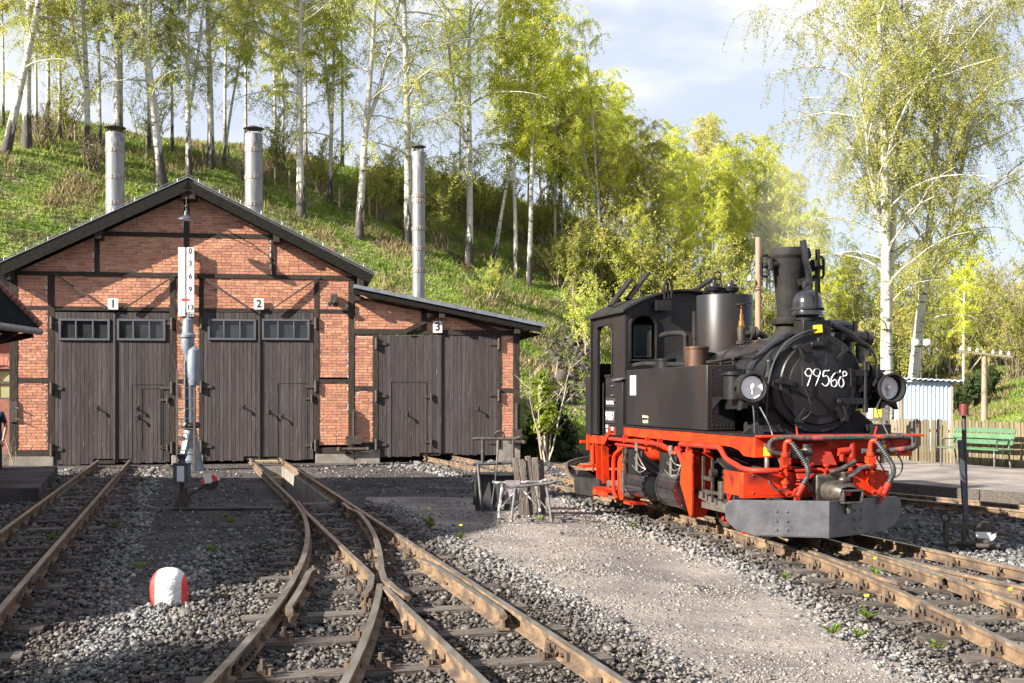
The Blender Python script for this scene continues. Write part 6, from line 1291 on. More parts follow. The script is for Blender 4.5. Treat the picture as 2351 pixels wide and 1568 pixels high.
# platform, kerb, fence, bench ---------------------------------------------
fd = Vector((1.77, -4.0, 0)).normalized(); fn = Vector((fd.y, -fd.x, 0)); fn = fn if fn.x < 0 else -fn     # fn points to the tracks
FB = Vector((10.2, 31.5, 0)); PZ = .12
kp = [offset(t5, s * 1.0) for s in (-1, 1)]; kp.sort(key=lambda p_: -p_[len(p_) // 2].x); kerb = kp[0]
mb = MB(); top = []
for q in kerb: top.append(Vector((q.x, q.y, PZ)))
far = [q - fn * 9 for q in top]
n_ = len(top); mb.add(top + far + [q + Vector((0, 0, -.6)) for q in top], [(i, i + 1, n_ + i + 1, n_ + i) for i in range(n_ - 1)] + [(i + 1, i, 2 * n_ + i, 2 * n_ + i + 1) for i in range(n_ - 1)])
o = ob('platform', mb, M['path'], ang=0); o['kind'] = 'structure'
acc = 0; k0 = 0; t = thing('platform_kerb', 'row of low kerb stones edging the cinder platform', 'kerb')
for i in range(1, n_):
    if (top[i] - top[k0]).length > 1.15:
        a, c = top[k0], top[i]; d = (c - a).normalized()
        if 12 < a.y < 31:
            mb = MB(); mb.bar(a + d * .01 + Vector((0, 0, -.10)), c - d * .01 + Vector((0, 0, -.10)), .12, .235); ob('kerb_stone', mb, M['concrete'] if a.y < 19.3 else M['sleeper'], t, bev=.01)
        k0 = i
fence = thing('picket_fence', 'weathered grey-brown wooden picket fence behind the green bench', 'fence', FB + Vector((0, 0, PZ)))
def fpost(s): return fd * s
pk = MB(); pk.prism([(-.042, -.01, 0), (.042, -.01, 0), (.042, -.01, 1.06), (.026, -.01, 1.09), (0, -.01, 1.105), (-.026, -.01, 1.09), (-.042, -.01, 1.06)], (0, .02, 0)); PICK = pk.mesh('picket', M['picket'], 0)
fa = math.atan2(fd.y, fd.x); s = -3.0
while s < 5.6:
    q = fpost(s); link('picket', PICK, fence, (q.x, q.y, rnd.uniform(-.03, .01)), (rnd.uniform(-.02, .02), rnd.uniform(-.015, .015), fa)); s += .108
for z in (.22, .80):
    mb = MB(); mb.bar(fpost(-3) - fn * .04 + Vector((0, 0, z)), fpost(5.6) - fn * .04 + Vector((0, 0, z)), .05, .08); ob('rail', mb, M['picket'], fence)
for s in (-2.9, -.6, 1.7, 4.0):
    mb = MB(); mb.bar(fpost(s) - fn * .11 + Vector((0, 0, -.2)), fpost(s) - fn * .11 + Vector((0, 0, .95)), .09, .09, up=(0, 1, 0)); ob('post', mb, M['picket'], fence)
t = thing('notice_card', 'small orange and white notice card on the picket fence', 'notice', FB + fd * .95 + fn * .03 + Vector((0, 0, PZ + .80)), fa)
mb = MB(); mb.box((0, 0, 0), (.12, .01, .32)); ob('card', mb, M['white'], t); mb = MB(); mb.box((0, 0, .11), (.119, .014, .08)); ob('card_band', mb, M['orangeink'], t); mb = MB(); mb.box((0, 0, -.06), (.10, .0135, .16)); ob('card_print', mb, M['cream'], t)
# bench: local x along fence, y towards the tracks
bc_ = FB + fd * 3.55 + fn * .6 + Vector((0, 0, PZ)); bench = thing('park_bench', 'green slatted wooden bench with grey metal legs in front of the fence', 'bench', bc_, math.atan2(-fd.y, -fd.x) if False else fa)
sy = 1 if (Matrix.Rotation(fa, 3, 'Z') @ Vector((0, 1, 0))).dot(fn) > 0 else -1
Lb = 1.9
for i in range(4):
    mb = MB(); mb.box((0, sy * (-.05 + .115 * i), .44), (Lb, .10, .032)); ob('seat_slat', mb, M['green'], bench, bev=.005)
for i in range(3):
    mb = MB(); mb.box((0, sy * (-.14 - .035 * i), .60 + .135 * i), (Lb, .03, .11), Matrix.Rotation(R(-12 * -sy), 3, 'X')); ob('back_slat', mb, M['green'], bench, bev=.005)
for sx in (-1, 1):
    x = sx * (Lb / 2 - .12)
    mb = MB(); mb.tube([(x, sy * .33, 0), (x, sy * .33, .42), (x, sy * .28, .425), (x, sy * -.1, .425), (x, sy * -.23, .92)], .02, 8); ob('leg', mb, M['pipegrey'], bench)
    mb = MB(); mb.tube([(x, sy * -.18, 0), (x, sy * -.1, .42)], .02, 8); ob('leg', mb, M['pipegrey'], bench)
    mb = MB(); mb.box((x, sy * .06, .655), (.055, .46, .03)); ob('armrest', mb, M['green'], bench, bev=.005); mb = MB(); mb.tube([(x, sy * .25, .43), (x, sy * .25, .64)], .016, 6); ob('arm_post', mb, M['tubedark'], bench)
# corrugated hut
hb = at(2118, 960, 34.5); hut = thing('corrugated_hut', 'small pale blue-white corrugated metal hut with flat roof behind the fence', 'hut', Vector((hb.x, hb.y, .2)), R(-14))
def corr(mb, x0, x1, y, z0, z1, axis=0, n=26, amp=.022):
    P = []; m_ = n * 4
    for i in range(m_ + 1):
        t_ = i / m_; a = x0 + (x1 - x0) * t_; o_ = amp * math.sin(2 * math.pi * n * t_)
        for z in (z0, z1): P.append((a, y + o_, z) if axis == 0 else (y + o_, a, z))
    mb.add(P, [(2 * i, 2 * i + 2, 2 * i + 3, 2 * i + 1) for i in range(m_)])
HH = 2.02
mb = MB(); corr(mb, -.68, .72, -.7, 0, HH, n=13); ob('front_wall', mb, M['hut'], hut, ang=60)
mb = MB(); corr(mb, -.7, .9, -.70, 0, HH, 1, n=13); ob('side_wall', mb, M['hut'], hut, ang=60)
mb = MB(); corr(mb, -.7, .9, .74, 0, HH - .1, 1, n=13); corr(mb, -.68, .74, .9, 0, HH, n=13); ob('rear_wall', mb, M['hut'], hut, ang=60)
mb = MB(); P = []; m_ = 80
for i in range(m_ + 1):
    x = -.95 + 1.98 * i / m_; 
    for y in (-.95, 1.1): P.append((x, y, HH + .13 - .055 * (x + .95) + (.022 * math.sin(i * 1.0) if True else 0)))
mb.add(P, [(2 * i, 2 * i + 2, 2 * i + 3, 2 * i + 1) for i in range(m_)]); o = ob('roof', mb, M['hut'], hut, ang=60); sm = o.modifiers.new('solid', 'SOLIDIFY'); sm.thickness = .02
mb = MB(); mb.lo((-.72, -.74, 0), (-.62, -.66, HH)); mb.lo((.70, -.76, 0), (.76, -.66, HH)); obs('corner_post', mb, M['polegrey'] , hut)
# poles and lamps
def pole(label, u, vt, vb, Y, r0, r1, m, arms):
    q = at(u, vb, Y); q.z = max(0, hill_z(q.x, q.y)) - .1; t = thing('utility_pole', label, 'pole', q); h = CZ + (HV - vt) / F * Y - q.z
    mb = MB(); mb.cyl((0, 0, 0), (0, 0, h), r0, r1, 14); ob('pole_shaft', mb, m, t); arms(t, h); return t, q, h
def arms1(t, h):
    mb = MB(); mb.bar((0, -.1, h - .62 * 1), (.0, -.1, h - .6), .02); mb.box((-.22, -.12, h - 2.35), (.5, .04, .04)); mb.box((-.22, -.12, h - 2.55), (.5, .04, .04))
    for x in (-.44, -.3, -.16): mb.box((x, -.12, h - 2.45), (.03, .03, .2))
    ob('pole_bracket', mb, M['iron'], t)
    for x, z in ((.22, h - .65), (-.22, h - 1.0)):
        mb = MB(); mb.tube([(0, -.12, z - .15), (x, -.12, z - .15), (x, -.12, z)], .014, 6); ob('insulator_pin', mb, M['iron'], t); mb = MB(); mb.lathe([(.045, 0), (.055, .03), (.035, .09), (.02, .12), (0, .125)], (x, -.12, z), (0, 0, 1), 12); ob('insulator', mb, M['insul'], t)
def arms2(t, h):
    mb = MB(); mb.box((0, -.1, h - .12), (2.1, .06, .08), Matrix.Rotation(R(6), 3, 'Y')); ob('crossarm', mb, M['polegrey'], t)
    for x in (-.95, -.62, -.32, .3, .6, .92):
        mb = MB(); mb.lathe([(.05, 0), (.06, .04), (.036, .11), (.02, .15), (0, .155)], (x, -.1, h - .07 - x * .105), (0, 0, 1), 12); ob('insulator', mb, M['insul'], t)
p1 = pole('reddish brown wooden pole rising behind the locomotive dome', 1741, 545, 800, 27, .085, .066, M['pole'], arms1)
p2 = pole('pale wooden telegraph pole with a row of white insulators behind the fence', 2260, 806, 965, 46, .125, .095, M['polegrey'], arms2)
t = thing('overhead_wire', 'thin telegraph wires hanging between the two wooden poles', 'wire'); mb = MB()
A = p1[1] + Vector((.2, -.12, p1[2] - .6)); B = p2[1] + Vector((-.6, -.1, p2[2]))
for dzz in (0, -.35):
    mb.tube([A.lerp(B, i / 14) + Vector((0, 0, dzz - .5 * (1 - (2 * i / 14 - 1) ** 2))) for i in range(15)], .009, 4)
ob('wire', mb, M['iron'], t)
t = thing('overhead_wire', 'thin telegraph wire running off to the right from the insulator pole', 'wire'); mb = MB(); A = p2[1] + Vector((.9, -.1, p2[2])); B = A + Vector((18, -6, 3.2)); mb.tube([A.lerp(B, i / 10) + Vector((0, 0, -.5 * (1 - (2 * i / 10 - 1) ** 2))) for i in range(11)], .009, 4); ob('wire', mb, M['iron'], t)
q = at(2115, 860, 36); q.z = 0; t = thing('platform_lamp', 'twin white globe lamp on a thin dark post behind the hut', 'lamp post', q); h = CZ + (HV - 795) / F * 36
mb = MB(); mb.cyl((0, 0, 0), (0, 0, h), .045, .035, 10); mb.bar((-.22, 0, h), (.22, 0, h), .05); ob('lamp_post', mb, M['iron'], t)
for x in (-.18, .18):
    mb = MB(); mb.lathe([(.06, -.02), (.11, .03), (.12, .12), (.10, .19), (0, .21)], (x, 0, h + .02), (0, 0, 1), 14); ob('globe', mb, M['insul'], t)
q = gp(2034, 1060, PZ); q = at(2028, 1000, 30.0); q.z = PZ; t = thing('notice_board', 'brown notice board with a yellow poster on dark posts by the fence end', 'notice board', q, R(-18))
mb = MB(); mb.lo((-.55, -.02, 1.05), (.12, .03, 1.80)); ob('board', mb, M['sleeper'], t); mb = MB(); mb.lo((-.22, -.03, 1.15), (-.05, -.021, 1.65)); ob('poster', mb, M['yellow'], t); mb = MB(); mb.lo((-.40, -.03, 1.12), (-.26, -.021, 1.7)); ob('poster', mb, M['white'], t)
for x in (-.32, .08):
    mb = MB(); mb.cyl((x, .06, 0), (x, .06, 1.8), .04, n=8); ob('post', mb, M['iron'], t)
# buildings at the left ---------------------------------------------------
st = thing('station_building', 'dark hip-roofed building at the left edge whose eave juts into view', 'building', (-9.5, 0, 0))
xe, ze, xr_, zr_ = 0.0, 3.2, -3.5, 8.0; ya, yb_, ra, rb = 4.8, 23.6, 9.2, 19.6
mb = MB(); W2 = 7.0
E = [(xe, ya, ze), (xe, yb_, ze), (xe - W2, yb_, ze), (xe - W2, ya, ze)]; Rr = [(xr_, ra, zr_), (xr_, rb, zr_)]
for f in ((E[0], E[1], Rr[1], Rr[0]), (E[1], E[2], Rr[1]), (E[2], E[3], Rr[0], Rr[1]), (E[3], E[0], Rr[0])): mb.prism(f, (0, 0, -.12))
ob('roof', mb, M['slate'], st, ang=0)
mb = MB(); mb.prism([(-.9, ya + .9, -.2), (-.9, yb_ - .9, -.2), (-W2 + .9, yb_ - .9, -.2), (-W2 + .9, ya + .9, -.2)], (0, 0, ze + .55)); ob('wall', mb, M['darkbrick'], st, ang=0)
mb = MB(); hp = [Vector(E[1]).lerp(Vector(Rr[1]), i / 60) + Vector((.02, .02, .03)) for i in range(61)]
for i, q in enumerate(hp): mb.cyl(q, q + (hp[1] - hp[0]) * .8, .085, .07, 8)
ob('hip_tile', mb, M['darkbrick'], st)
mb = MB(); mb.cyl((xe + .03, ya, ze - .1), (xe + .03, yb_, ze - .1), .07, n=10); ob('gutter', mb, M['zinc'], st)
for y in (22.6, 19.5, 16.5, 13.5, 10.5, 7.5):
    mb = MB(); mb.bar((-.05, y, ze - .14), (-.9, y, ze - .65), .10, .12); mb.bar((-.05, y, ze - .2), (-1.2, y, ze + .15), .09, .12); ob('eave_strut', mb, M['timber'], st)
mb = MB(); mb.bar((-.1, yb_ - .05, ze - .16), (-2.2, yb_ - .3, ze - .62), .10, .12); ob('eave_strut', mb, M['timber'], st)
mb = MB(); mb.lo((-3.1, 14, 7.2), (-2.5, 14.7, 9.2)); ob('chimney_stack', mb, M['darkbrick'], st)
# brick house with arched window, far left
hq = at(-60, 900, 37.5); hs = thing('brick_house', 'red brick house with an arched pale window at the far left edge', 'building', Vector((hq.x, hq.y, 0)), PHI)
mb = MB(); wx = at(10, 900, 37.5).x - hq.x
mb.lo((-3, 0, -.2), (wx - .5, .3, 4.3)); mb.lo((wx + .36, 0, -.2), (2.2, .3, 4.3)); mb.lo((wx - .5, 0, -.2), (wx + .36, .3, 1.70)); mb.lo((-3, .3, -.2), (-2.7, 5, 4.3)); mb.lo((1.9, .3, -.2), (2.2, 5, 4.3)); mb.lo((wx - .5, 0, 2.68), (wx + .36, .3, 4.3)); ob('wall', mb, M['darkbrick'], hs, ang=0)
mb = MB(); nA = 12
for i in range(nA):
    a0 = math.pi * (.12 + .76 * i / nA); a1 = math.pi * (.12 + .76 * (i + .9) / nA); c = Vector((wx - .07, -.03, 2.30)); r0, r1 = .5, .78
    mb.prism([c + Vector((r0 * math.cos(a0), 0, r0 * math.sin(a0))), c + Vector((r0 * math.cos(a1), 0, r0 * math.sin(a1))), c + Vector((r1 * math.cos(a1), 0, r1 * math.sin(a1))), c + Vector((r1 * math.cos(a0), 0, r1 * math.sin(a0)))], (0, .05, 0))
ob('window_arch', mb, M['brickarch'] if 'brickarch' in M else mat('arch_brick', (.34, .15, .11), (.42, .2, .14), .9, scale=12), hs)
mb = MB(); mb.lo((wx - .5, .12, 1.70), (wx + .36, .16, 2.68)); ob('window', mb, mat('pale_blind', (.28, .28, .14), (.32, .315, .16), .5), hs); mb = MB()
for z in (1.72, 2.24, 2.66): mb.lo((wx - .5, .06, z - .04), (wx + .36, .12, z + .04))
mb.lo((wx - .47, .055, 1.70), (wx - .40, .118, 2.68)); mb.lo((wx + .28, .055, 1.70), (wx + .36, .118, 2.68)); ob('window_frame', mb, M['sleeper'], hs)
mb = MB(); mb.prism([(-3.3, -.6, 4.2), (2.5, -.6, 4.2), (2.5, 2.5, 6.4), (-3.3, 2.5, 6.4)], (0, 0, .12)); mb.lo((-3.3, -.62, 4.12), (2.5, -.58, 4.3)); ob('roof', mb, M['slate'], hs)
# low raised brick-edged platform at left
pl = thing('raised_slab', 'low dark raised slab with a stone edge beside the left track', 'slab', (0, 0, 0)); mb = MB()
q0, q1, q2, q3 = gp(132, 1070, .2), gp(88, 1122, .2), gp(-120, 1122, .2), gp(-120, 1070, .2); mb.prism([q0, q1, q2, q3], (0, 0, -.3)); ob('slab_body', mb, M['cinder'], pl)
mb = MB(); mb.prism([q + Vector((0, 0, .004)) + (Vector((q1.x, q1.y, 0)) - Vector((q0.x, q0.y, 0))).normalized() * (.03 if q is q0 else -.03) * 1 for q in (q0, q1)] + [q2 + Vector((0, .03, .004)), q3 + Vector((0, -.03, .004))], (0, 0, .004)); ob('slab_surface', mb, M['cinder'], pl)
t = thing('chair', 'pale folded garden chair between the person and the shed corner', 'chair', gp(14, 1075, 0.1)); mb = MB()
for i in range(7): mb.bar((-.05 + .05 * i, 0, .08), (-.15 + .05 * i, .15, .5), .012)
mb.bar((-.1, 0, 0), (.15, .1, .75), .02); mb.bar((.2, 0, 0), (-.1, .1, .8), .02); ob('frame', mb, M['polegrey'], t)
# person ---------------------------------------------------------------
pp = gp(-14, 1097, .0); pr_ = thing('person', 'person in a navy polo shirt and black trousers cut off by the left picture edge', 'person', pp, R(0))
def skin(name, verts, edges, radii, m, sub=2):
    me = bpy.data.meshes.new(name); me.from_pydata(verts, edges, []); o = link(name, me, pr_); o.data.materials.append(m)
    sk_ = o.modifiers.new('skin', 'SKIN'); sk_.use_smooth_shade = True
    for i, r_ in enumerate(radii): me.skin_vertices[0].data[i].radius = (r_, r_ * .8) if isinstance(r_, float) else r_
    me.skin_vertices[0].data[0].use_root = True
    ss = o.modifiers.new('sub', 'SUBSURF'); ss.levels = sub; ss.render_levels = sub; return o
skin('body', [(0, 0, 1.42), (0, 0, 1.50), (0, -.02, 1.60), (0, -.03, 1.72), (.20, 0, 1.40), (.26, .03, 1.12), (.24, -.06, .88), (.24, -.09, .80), (-.20, 0, 1.40), (-.26, .03, 1.12), (-.24, -.06, .88), (-.24, -.09, .80)], [(0, 1), (1, 2), (2, 3), (0, 4), (4, 5), (5, 6), (6, 7), (0, 8), (8, 9), (9, 10), (10, 11)], [.09, .06, .085, .075, .055, .046, .034, .042, .055, .046, .034, .042], M['skin'])
skin('shirt', [(0, 0, 1.0), (0, 0, 1.18), (0, 0, 1.36), (0, 0, 1.47), (.18, 0, 1.42), (.25, .02, 1.18), (-.18, 0, 1.42), (-.25, .02, 1.18), (0, 0, .92)], [(0, 1), (1, 2), (2, 3), (2, 4), (4, 5), (2, 6), (6, 7), (0, 8)], [(.18, .13), (.175, .125), (.19, .12), (.09, .08), .075, .066, .075, .066, (.18, .13)], M['navy'])
skin('trousers', [(0, 0, .98), (0, 0, .88), (.10, 0, .80), (.115, -.01, .48), (.12, .02, .10), (-.10, 0, .80), (-.115, -.01, .48), (-.12, .02, .10)], [(0, 1), (1, 2), (2, 3), (3, 4), (1, 5), (5, 6), (6, 7)], [(.18, .13), (.18, .13), .105, .08, .068, .105, .08, .068], M['trouser'])
for sx in (-1, 1):
    skin('shoe', [(sx * .12, .06, .05), (sx * .125, -.04, .05), (sx * .13, -.16, .035)], [(0, 1), (1, 2)], [.05, .05, .035], M['ink'])
    for k_, ln in enumerate((.085, .095, .09, .075)):
        x = sx * (.215 + .017 * k_); skin('finger', [(x, -.10, .775), (x, -.118, .775 - ln * .5), (x, -.112, .775 - ln)], [(0, 1), (1, 2)], [.010, .009, .007], M['skin'], 1)
    skin('thumb', [(sx * .215, -.11, .82), (sx * .20, -.14, .79), (sx * .20, -.145, .755)], [(0, 1), (1, 2)], [.012, .011, .008], M['skin'], 1)
hair = MB(); hair.sph((0, 0.0, 1.72), .105, 16, 10, (.9, 1.02, 1.0)); ob('hair', hair, M['trouser'], pr_)
mb = MB(); mb.sph((0, -.115, 1.66), .02, 8, 6, (.8, 1, 1.3)); mb.sph((-.08, -.02, 1.665), .025, 8, 6, (.5, .8, 1.3)); mb.sph((.08, -.02, 1.665), .025, 8, 6, (.5, .8, 1.3)); ob('face_feature', mb, M['skin'], pr_)
mb = MB(); mb.sph((-.033, -.098, 1.69), .012, 8, 6); mb.sph((.033, -.098, 1.69), .012, 8, 6); mb.box((0, -.105, 1.61), (.05, .01, .008)); ob('eye', mb, M['ink'], pr_)
# ---------------------------------------------------------------- vegetation
def leafmat(name, c1, c2, tcol, tf=.45):
    m = mat(name, c1, c2, .7, scale=.9, detail=3, lo=.4, hi=.6, rnd_v=.22, trans=(tcol, tf), spec=.2); return m
M['leaf'] = leafmat('spring_leaf', (.40, .46, .11), (.50, .49, .14), (1.2, 1.2, .85), .5)
M['leafy'] = leafmat('yellow_green_leaf', (.50, .56, .08), (.62, .60, .11), (1.25, 1.25, .85), .56)
M['leafo'] = leafmat('olive_leaf', (.54, .46, .14), (.44, .44, .12), (1.15, 1.1, .8))
M['bushleaf'] = leafmat('bush_leaf', (.27, .33, .045), (.36, .37, .06), (1.2, 1.2, .8), .45); M['bigleaf'] = leafmat('large_birch_leaf', (.30, .34, .07), (.38, .36, .085), (1.2, 1.2, .8), .45)
M['needle'] = leafmat('spruce_needle', (.018, .040, .016), (.035, .06, .02), (1, 1, .8), .15)
M['larch'] = leafmat('larch_needle', (.22, .27, .03), (.14, .2, .03), (1.25, 1.25, .85), .56)
M['dkleaf'] = leafmat('dark_shrub_leaf', (.03, .055, .018), (.06, .085, .025), (1, 1.1, .7), .3)
def barkmat():
    m = bpy.data.materials.new('birch_bark'); m.use_nodes = True; t = m.node_tree; n = t.nodes; l = t.links; b = n['Principled BSDF']; b.inputs['Roughness'].default_value = .8
    tcn = n.new('ShaderNodeTexCoord'); sp = n.new('ShaderNodeSeparateXYZ'); l.new(tcn.outputs['Object'], sp.inputs[0])
    mp_ = n.new('ShaderNodeMapping'); mp_.inputs['Scale'].default_value = (2.5, 2.5, 9); l.new(tcn.outputs['Object'], mp_.inputs[0])
    q = n.new('ShaderNodeTexNoise'); q.inputs['Scale'].default_value = 1; q.inputs['Detail'].default_value = 5; l.new(mp_.outputs[0], q.inputs['Vector'])
    mp2 = n.new('ShaderNodeMapping'); mp2.inputs['Scale'].default_value = (9, 9, 1.6); l.new(tcn.outputs['Object'], mp2.inputs[0])
    q2 = n.new('ShaderNodeTexNoise'); q2.inputs['Scale'].default_value = 1; q2.inputs['Detail'].default_value = 6; l.new(mp2.outputs[0], q2.inputs['Vector'])
    r1 = n.new('ShaderNodeMapRange'); r1.inputs[1].default_value = .60; r1.inputs[2].default_value = .66; l.new(q.outputs[0], r1.inputs[0])
    # rough dark bark towards the foot of the tree
    hz_ = n.new('ShaderNodeMapRange'); hz_.inputs[1].default_value = .2; hz_.inputs[2].default_value = 2.6; hz_.inputs[3].default_value = .30; hz_.inputs[4].default_value = -.16; l.new(sp.outputs['Z'], hz_.inputs[0])
    ad = n.new('ShaderNodeMath'); l.new(q2.outputs[0], ad.inputs[0]); l.new(hz_.outputs[0], ad.inputs[1]); r2 = n.new('ShaderNodeMapRange'); r2.inputs[1].default_value = .54; r2.inputs[2].default_value = .62; l.new(ad.outputs[0], r2.inputs[0])
    mxm = n.new('ShaderNodeMath'); mxm.operation = 'MAXIMUM'; l.new(r1.outputs[0], mxm.inputs[0]); l.new(r2.outputs[0], mxm.inputs[1])
    mm = n.new('ShaderNodeMix'); mm.data_type = 'RGBA'; l.new(mxm.outputs[0], mm.inputs[0]); mm.inputs[6].default_value = (.47, .45, .41, 1); mm.inputs[7].default_value = (.055, .046, .04, 1); l.new(mm.outputs[2], b.inputs['Base Color'])
    bp = n.new('ShaderNodeBump'); bp.inputs['Strength'].default_value = .5; bp.inputs['Distance'].default_value = .03; l.new(q2.outputs[0], bp.inputs['Height']); l.new(bp.outputs[0], b.inputs['Normal']); return m
M['bark'] = barkmat(); M['twig'] = mat('twig', (.12, .088, .058), (.19, .145, .095), .85, scale=3); M['darkbark'] = mat('dark_bark', (.07, .058, .048), (.13, .11, .09), .9, scale=3, stretch=(6, 6, 1), bump=.6)
M['palewig'] = mat('pale_twig', (.36, .30, .22), (.46, .40, .30), .8, scale=3)

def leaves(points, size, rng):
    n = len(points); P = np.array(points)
    # blades are turned outward and upward to make the sunlit side brighter
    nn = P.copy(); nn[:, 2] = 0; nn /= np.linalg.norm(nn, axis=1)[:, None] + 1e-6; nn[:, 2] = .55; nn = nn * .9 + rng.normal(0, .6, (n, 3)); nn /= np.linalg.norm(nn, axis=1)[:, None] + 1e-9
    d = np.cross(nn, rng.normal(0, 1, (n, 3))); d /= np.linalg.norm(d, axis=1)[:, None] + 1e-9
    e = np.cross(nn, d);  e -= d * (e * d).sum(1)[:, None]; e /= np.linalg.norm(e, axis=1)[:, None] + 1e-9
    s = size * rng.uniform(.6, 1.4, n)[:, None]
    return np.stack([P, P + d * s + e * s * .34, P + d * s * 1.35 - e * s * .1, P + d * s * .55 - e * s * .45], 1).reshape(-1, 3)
def meshnp(name, V, k, m):
    n = len(V) // k; me = bpy.data.meshes.new(name); me.vertices.add(len(V)); me.vertices.foreach_set('co', V.astype(np.float32).ravel()); me.loops.add(n * k); me.polygons.add(n); me.polygons.foreach_set('loop_start', np.arange(0, n * k, k, dtype=np.int32)); me.loops.foreach_set('vertex_index', np.arange(n * k, dtype=np.int32)); me.update(calc_edges=True); me.materials.append(m); return me
def birch(seed, H, wid, clear, nprim, nleaf, lsize, r0, wobble=.25, lean=0, fork=None, rise=(35, 60), droop=1.0, leafm='leaf', narrow=False, tmax=None):
    rg = random.Random(seed); rng = np.random.default_rng(seed); trunk = MB(); thin = MB(); lp = []
    def stem(x0, y0, z0, H_, r_, ln, sg):
        pts = []; n = 16; ph = rg.uniform(0, 6)
        for i in range(n + 1):
            t = i / n; pts.append(Vector((x0 + ln[0] * t + wobble * math.sin(t * 4.2 + ph) * t, y0 + ln[1] * t + wobble * .7 * math.cos(t * 3.6 + ph) * t, z0 + (H_ - z0) * t)))
        rs = [max(.012, r_ * (1 - (i / n)) ** .85 * (1.35 - .35 * min(1, i / 1.5)) ) for i in range(n + 1)]; rs[-1] = .01
        trunk.tube(pts, rs, 9); return pts, rs
    stems = [stem(0, 0, 0, H, r0, (lean, 0), 0)]
    if fork:
        for (t0, dx, dy_, hf, rf_) in fork:
            p_, r_ = stems[0]; i0 = int(t0 * 16); b = p_[i0]; n = 12; pts = [b + Vector((dx * (j / n) ** .7, dy_ * (j / n) ** .7, (H * hf - b.z) * j / n)) for j in range(n + 1)]; rs = [max(.01, r_[i0] * rf_ * (1 - j / n) ** .85) for j in range(n + 1)]; trunk.tube(pts, rs, 8); stems.append((pts, rs))
    segs = []
    for pts, rs in stems:
        n = len(pts) - 1; npr = int(nprim / len(stems) ** .6)
        for k in range(npr):
            t = clear + (1 - clear) * ((k + rg.random()) / npr) if pts is stems[0][0] else .12 + .88 * ((k + rg.random()) / npr)
            f = t * n; i = min(n - 1, int(f)); b = pts[i].lerp(pts[i + 1], f - i); tt = (t - clear) / (1 - clear) if pts is stems[0][0] else t
            shape = (math.sin(math.pi * min(1, .12 + .80 * max(0, tt)) ) ** .8) if not narrow else (.45 + .55 * math.sin(math.pi * (.15 + .75 * max(0, tt))))
            Lb_ = wid * shape * rg.uniform(.65, 1.2) + .25; az = rg.uniform(0, 6.283); el = R(rg.uniform(*rise)); m_ = 7; q = [b]; d = Vector((math.cos(az) * math.cos(el), math.sin(az) * math.cos(el), math.sin(el)))
            for j in range(m_):
                d = (d + Vector((rg.uniform(-.22, .22), rg.uniform(-.22, .22), -.10 * droop + rg.uniform(-.12, .12)))).normalized(); q.append(q[-1] + d * (Lb_ / m_))
            rb_ = min(rs[i] * .6, .009 + .011 * Lb_); trunk.tube(q, [max(.006, rb_ * (1 - j / m_) ** .9) for j in range(m_ + 1)], 5); segs.append((q, Lb_))
    tw = []
    for q, Lb_ in segs:
        for _ in range(int(3 + Lb_ * 4)):
            j = rg.uniform(1.2, len(q) - 1.01); b = q[int(j)].lerp(q[int(j) + 1], j % 1); az = rg.uniform(0, 6.283); l_ = rg.uniform(.5, 1.35) * (.6 + .2 * Lb_); d = Vector((math.cos(az), math.sin(az), rg.uniform(-.1, .7))).normalized(); w_ = [b]
            for s_ in range(5): d = (d + Vector((rg.uniform(-.18, .18), rg.uniform(-.18, .18), -.42 * droop))).normalized(); w_.append(w_[-1] + d * (l_ / 5))
            thin.tube(w_, [.0055, .005, .0045, .004, .003, .002], 3, caps=False); tw.append((w_, l_))
    tot = sum(l_ for _, l_ in tw)
    for w_, l_ in tw:
        dens = rg.uniform(.35, 1.6)
        for _ in range(int(nleaf * l_ / tot * dens + rg.random())):
            j = rg.uniform(.3, 4.99); p_ = w_[int(j)].lerp(w_[int(j) + 1], j % 1); lp.append(tuple(p_ + Vector((rg.gauss(0, .05), rg.gauss(0, .05), rg.gauss(-.02, .05)))))
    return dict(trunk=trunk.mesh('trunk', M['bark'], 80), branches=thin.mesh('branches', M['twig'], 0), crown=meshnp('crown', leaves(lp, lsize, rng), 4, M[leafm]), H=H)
def put(proto, name, label, cat, loc, rz=0, sc=1.0, group=None, tilt=(0, 0), crownm=None):
    t = tag(link(name, None, None, loc, (tilt[0], tilt[1], rz)), label, cat, group); t.scale = (sc, sc, sc)
    for nm in ('trunk', 'branches', 'crown'):
        if nm in proto: 
            o = link(nm, proto[nm], t)
            if nm == 'branches': o['kind'] = 'stuff'
            if crownm and nm == 'crown': o.material_slots[0].link = 'OBJECT'; o.material_slots[0].material = M[crownm]
    return t
# foreground hillside birches (tops leave the picture)
A1_ = birch(1, 17, 4.3, .17, 40, 26000, .044, .18, .35, .4, None, (15, 55), 1.0)
A2_ = birch(2, 16, 3.6, .18, 38, 24000, .044, .17, .30, -.3, [(.32, 1.6, .3, .93, .7)], (25, 60), 1.1)
A3_ = birch(3, 17, 3.4, .2, 38, 23000, .044, .17, .45, .8, None, (20, 60), 1.1)
A4_ = birch(4, 15, 3.0, .18, 34, 21000, .044, .13, .3, 0, [(.2, -1.2, .4, .9, .75)], (30, 65), 1.1)
S1_ = birch(5, 15, 1.75, .40, 36, 19000, .064, .11, .22, .3, None, (30, 65), .8, 'leafy', True)
S2_ = birch(6, 14, 1.5, .38, 34, 19000, .064, .10, .25, -.2, None, (30, 65), .8, 'leaf', True)
S3_ = birch(7, 15, 2.0, .34, 36, 21000, .064, .12, .2, 0, [(.3, .8, .4, .9, .7)], (30, 60), .9, 'leafy', True)
S4_ = birch(8, 13, 1.7, .30, 34, 19000, .064, .10, .2, 0, None, (30, 60), .9, 'leafo', True)
HG = 'birches on the hillside above the sheds'
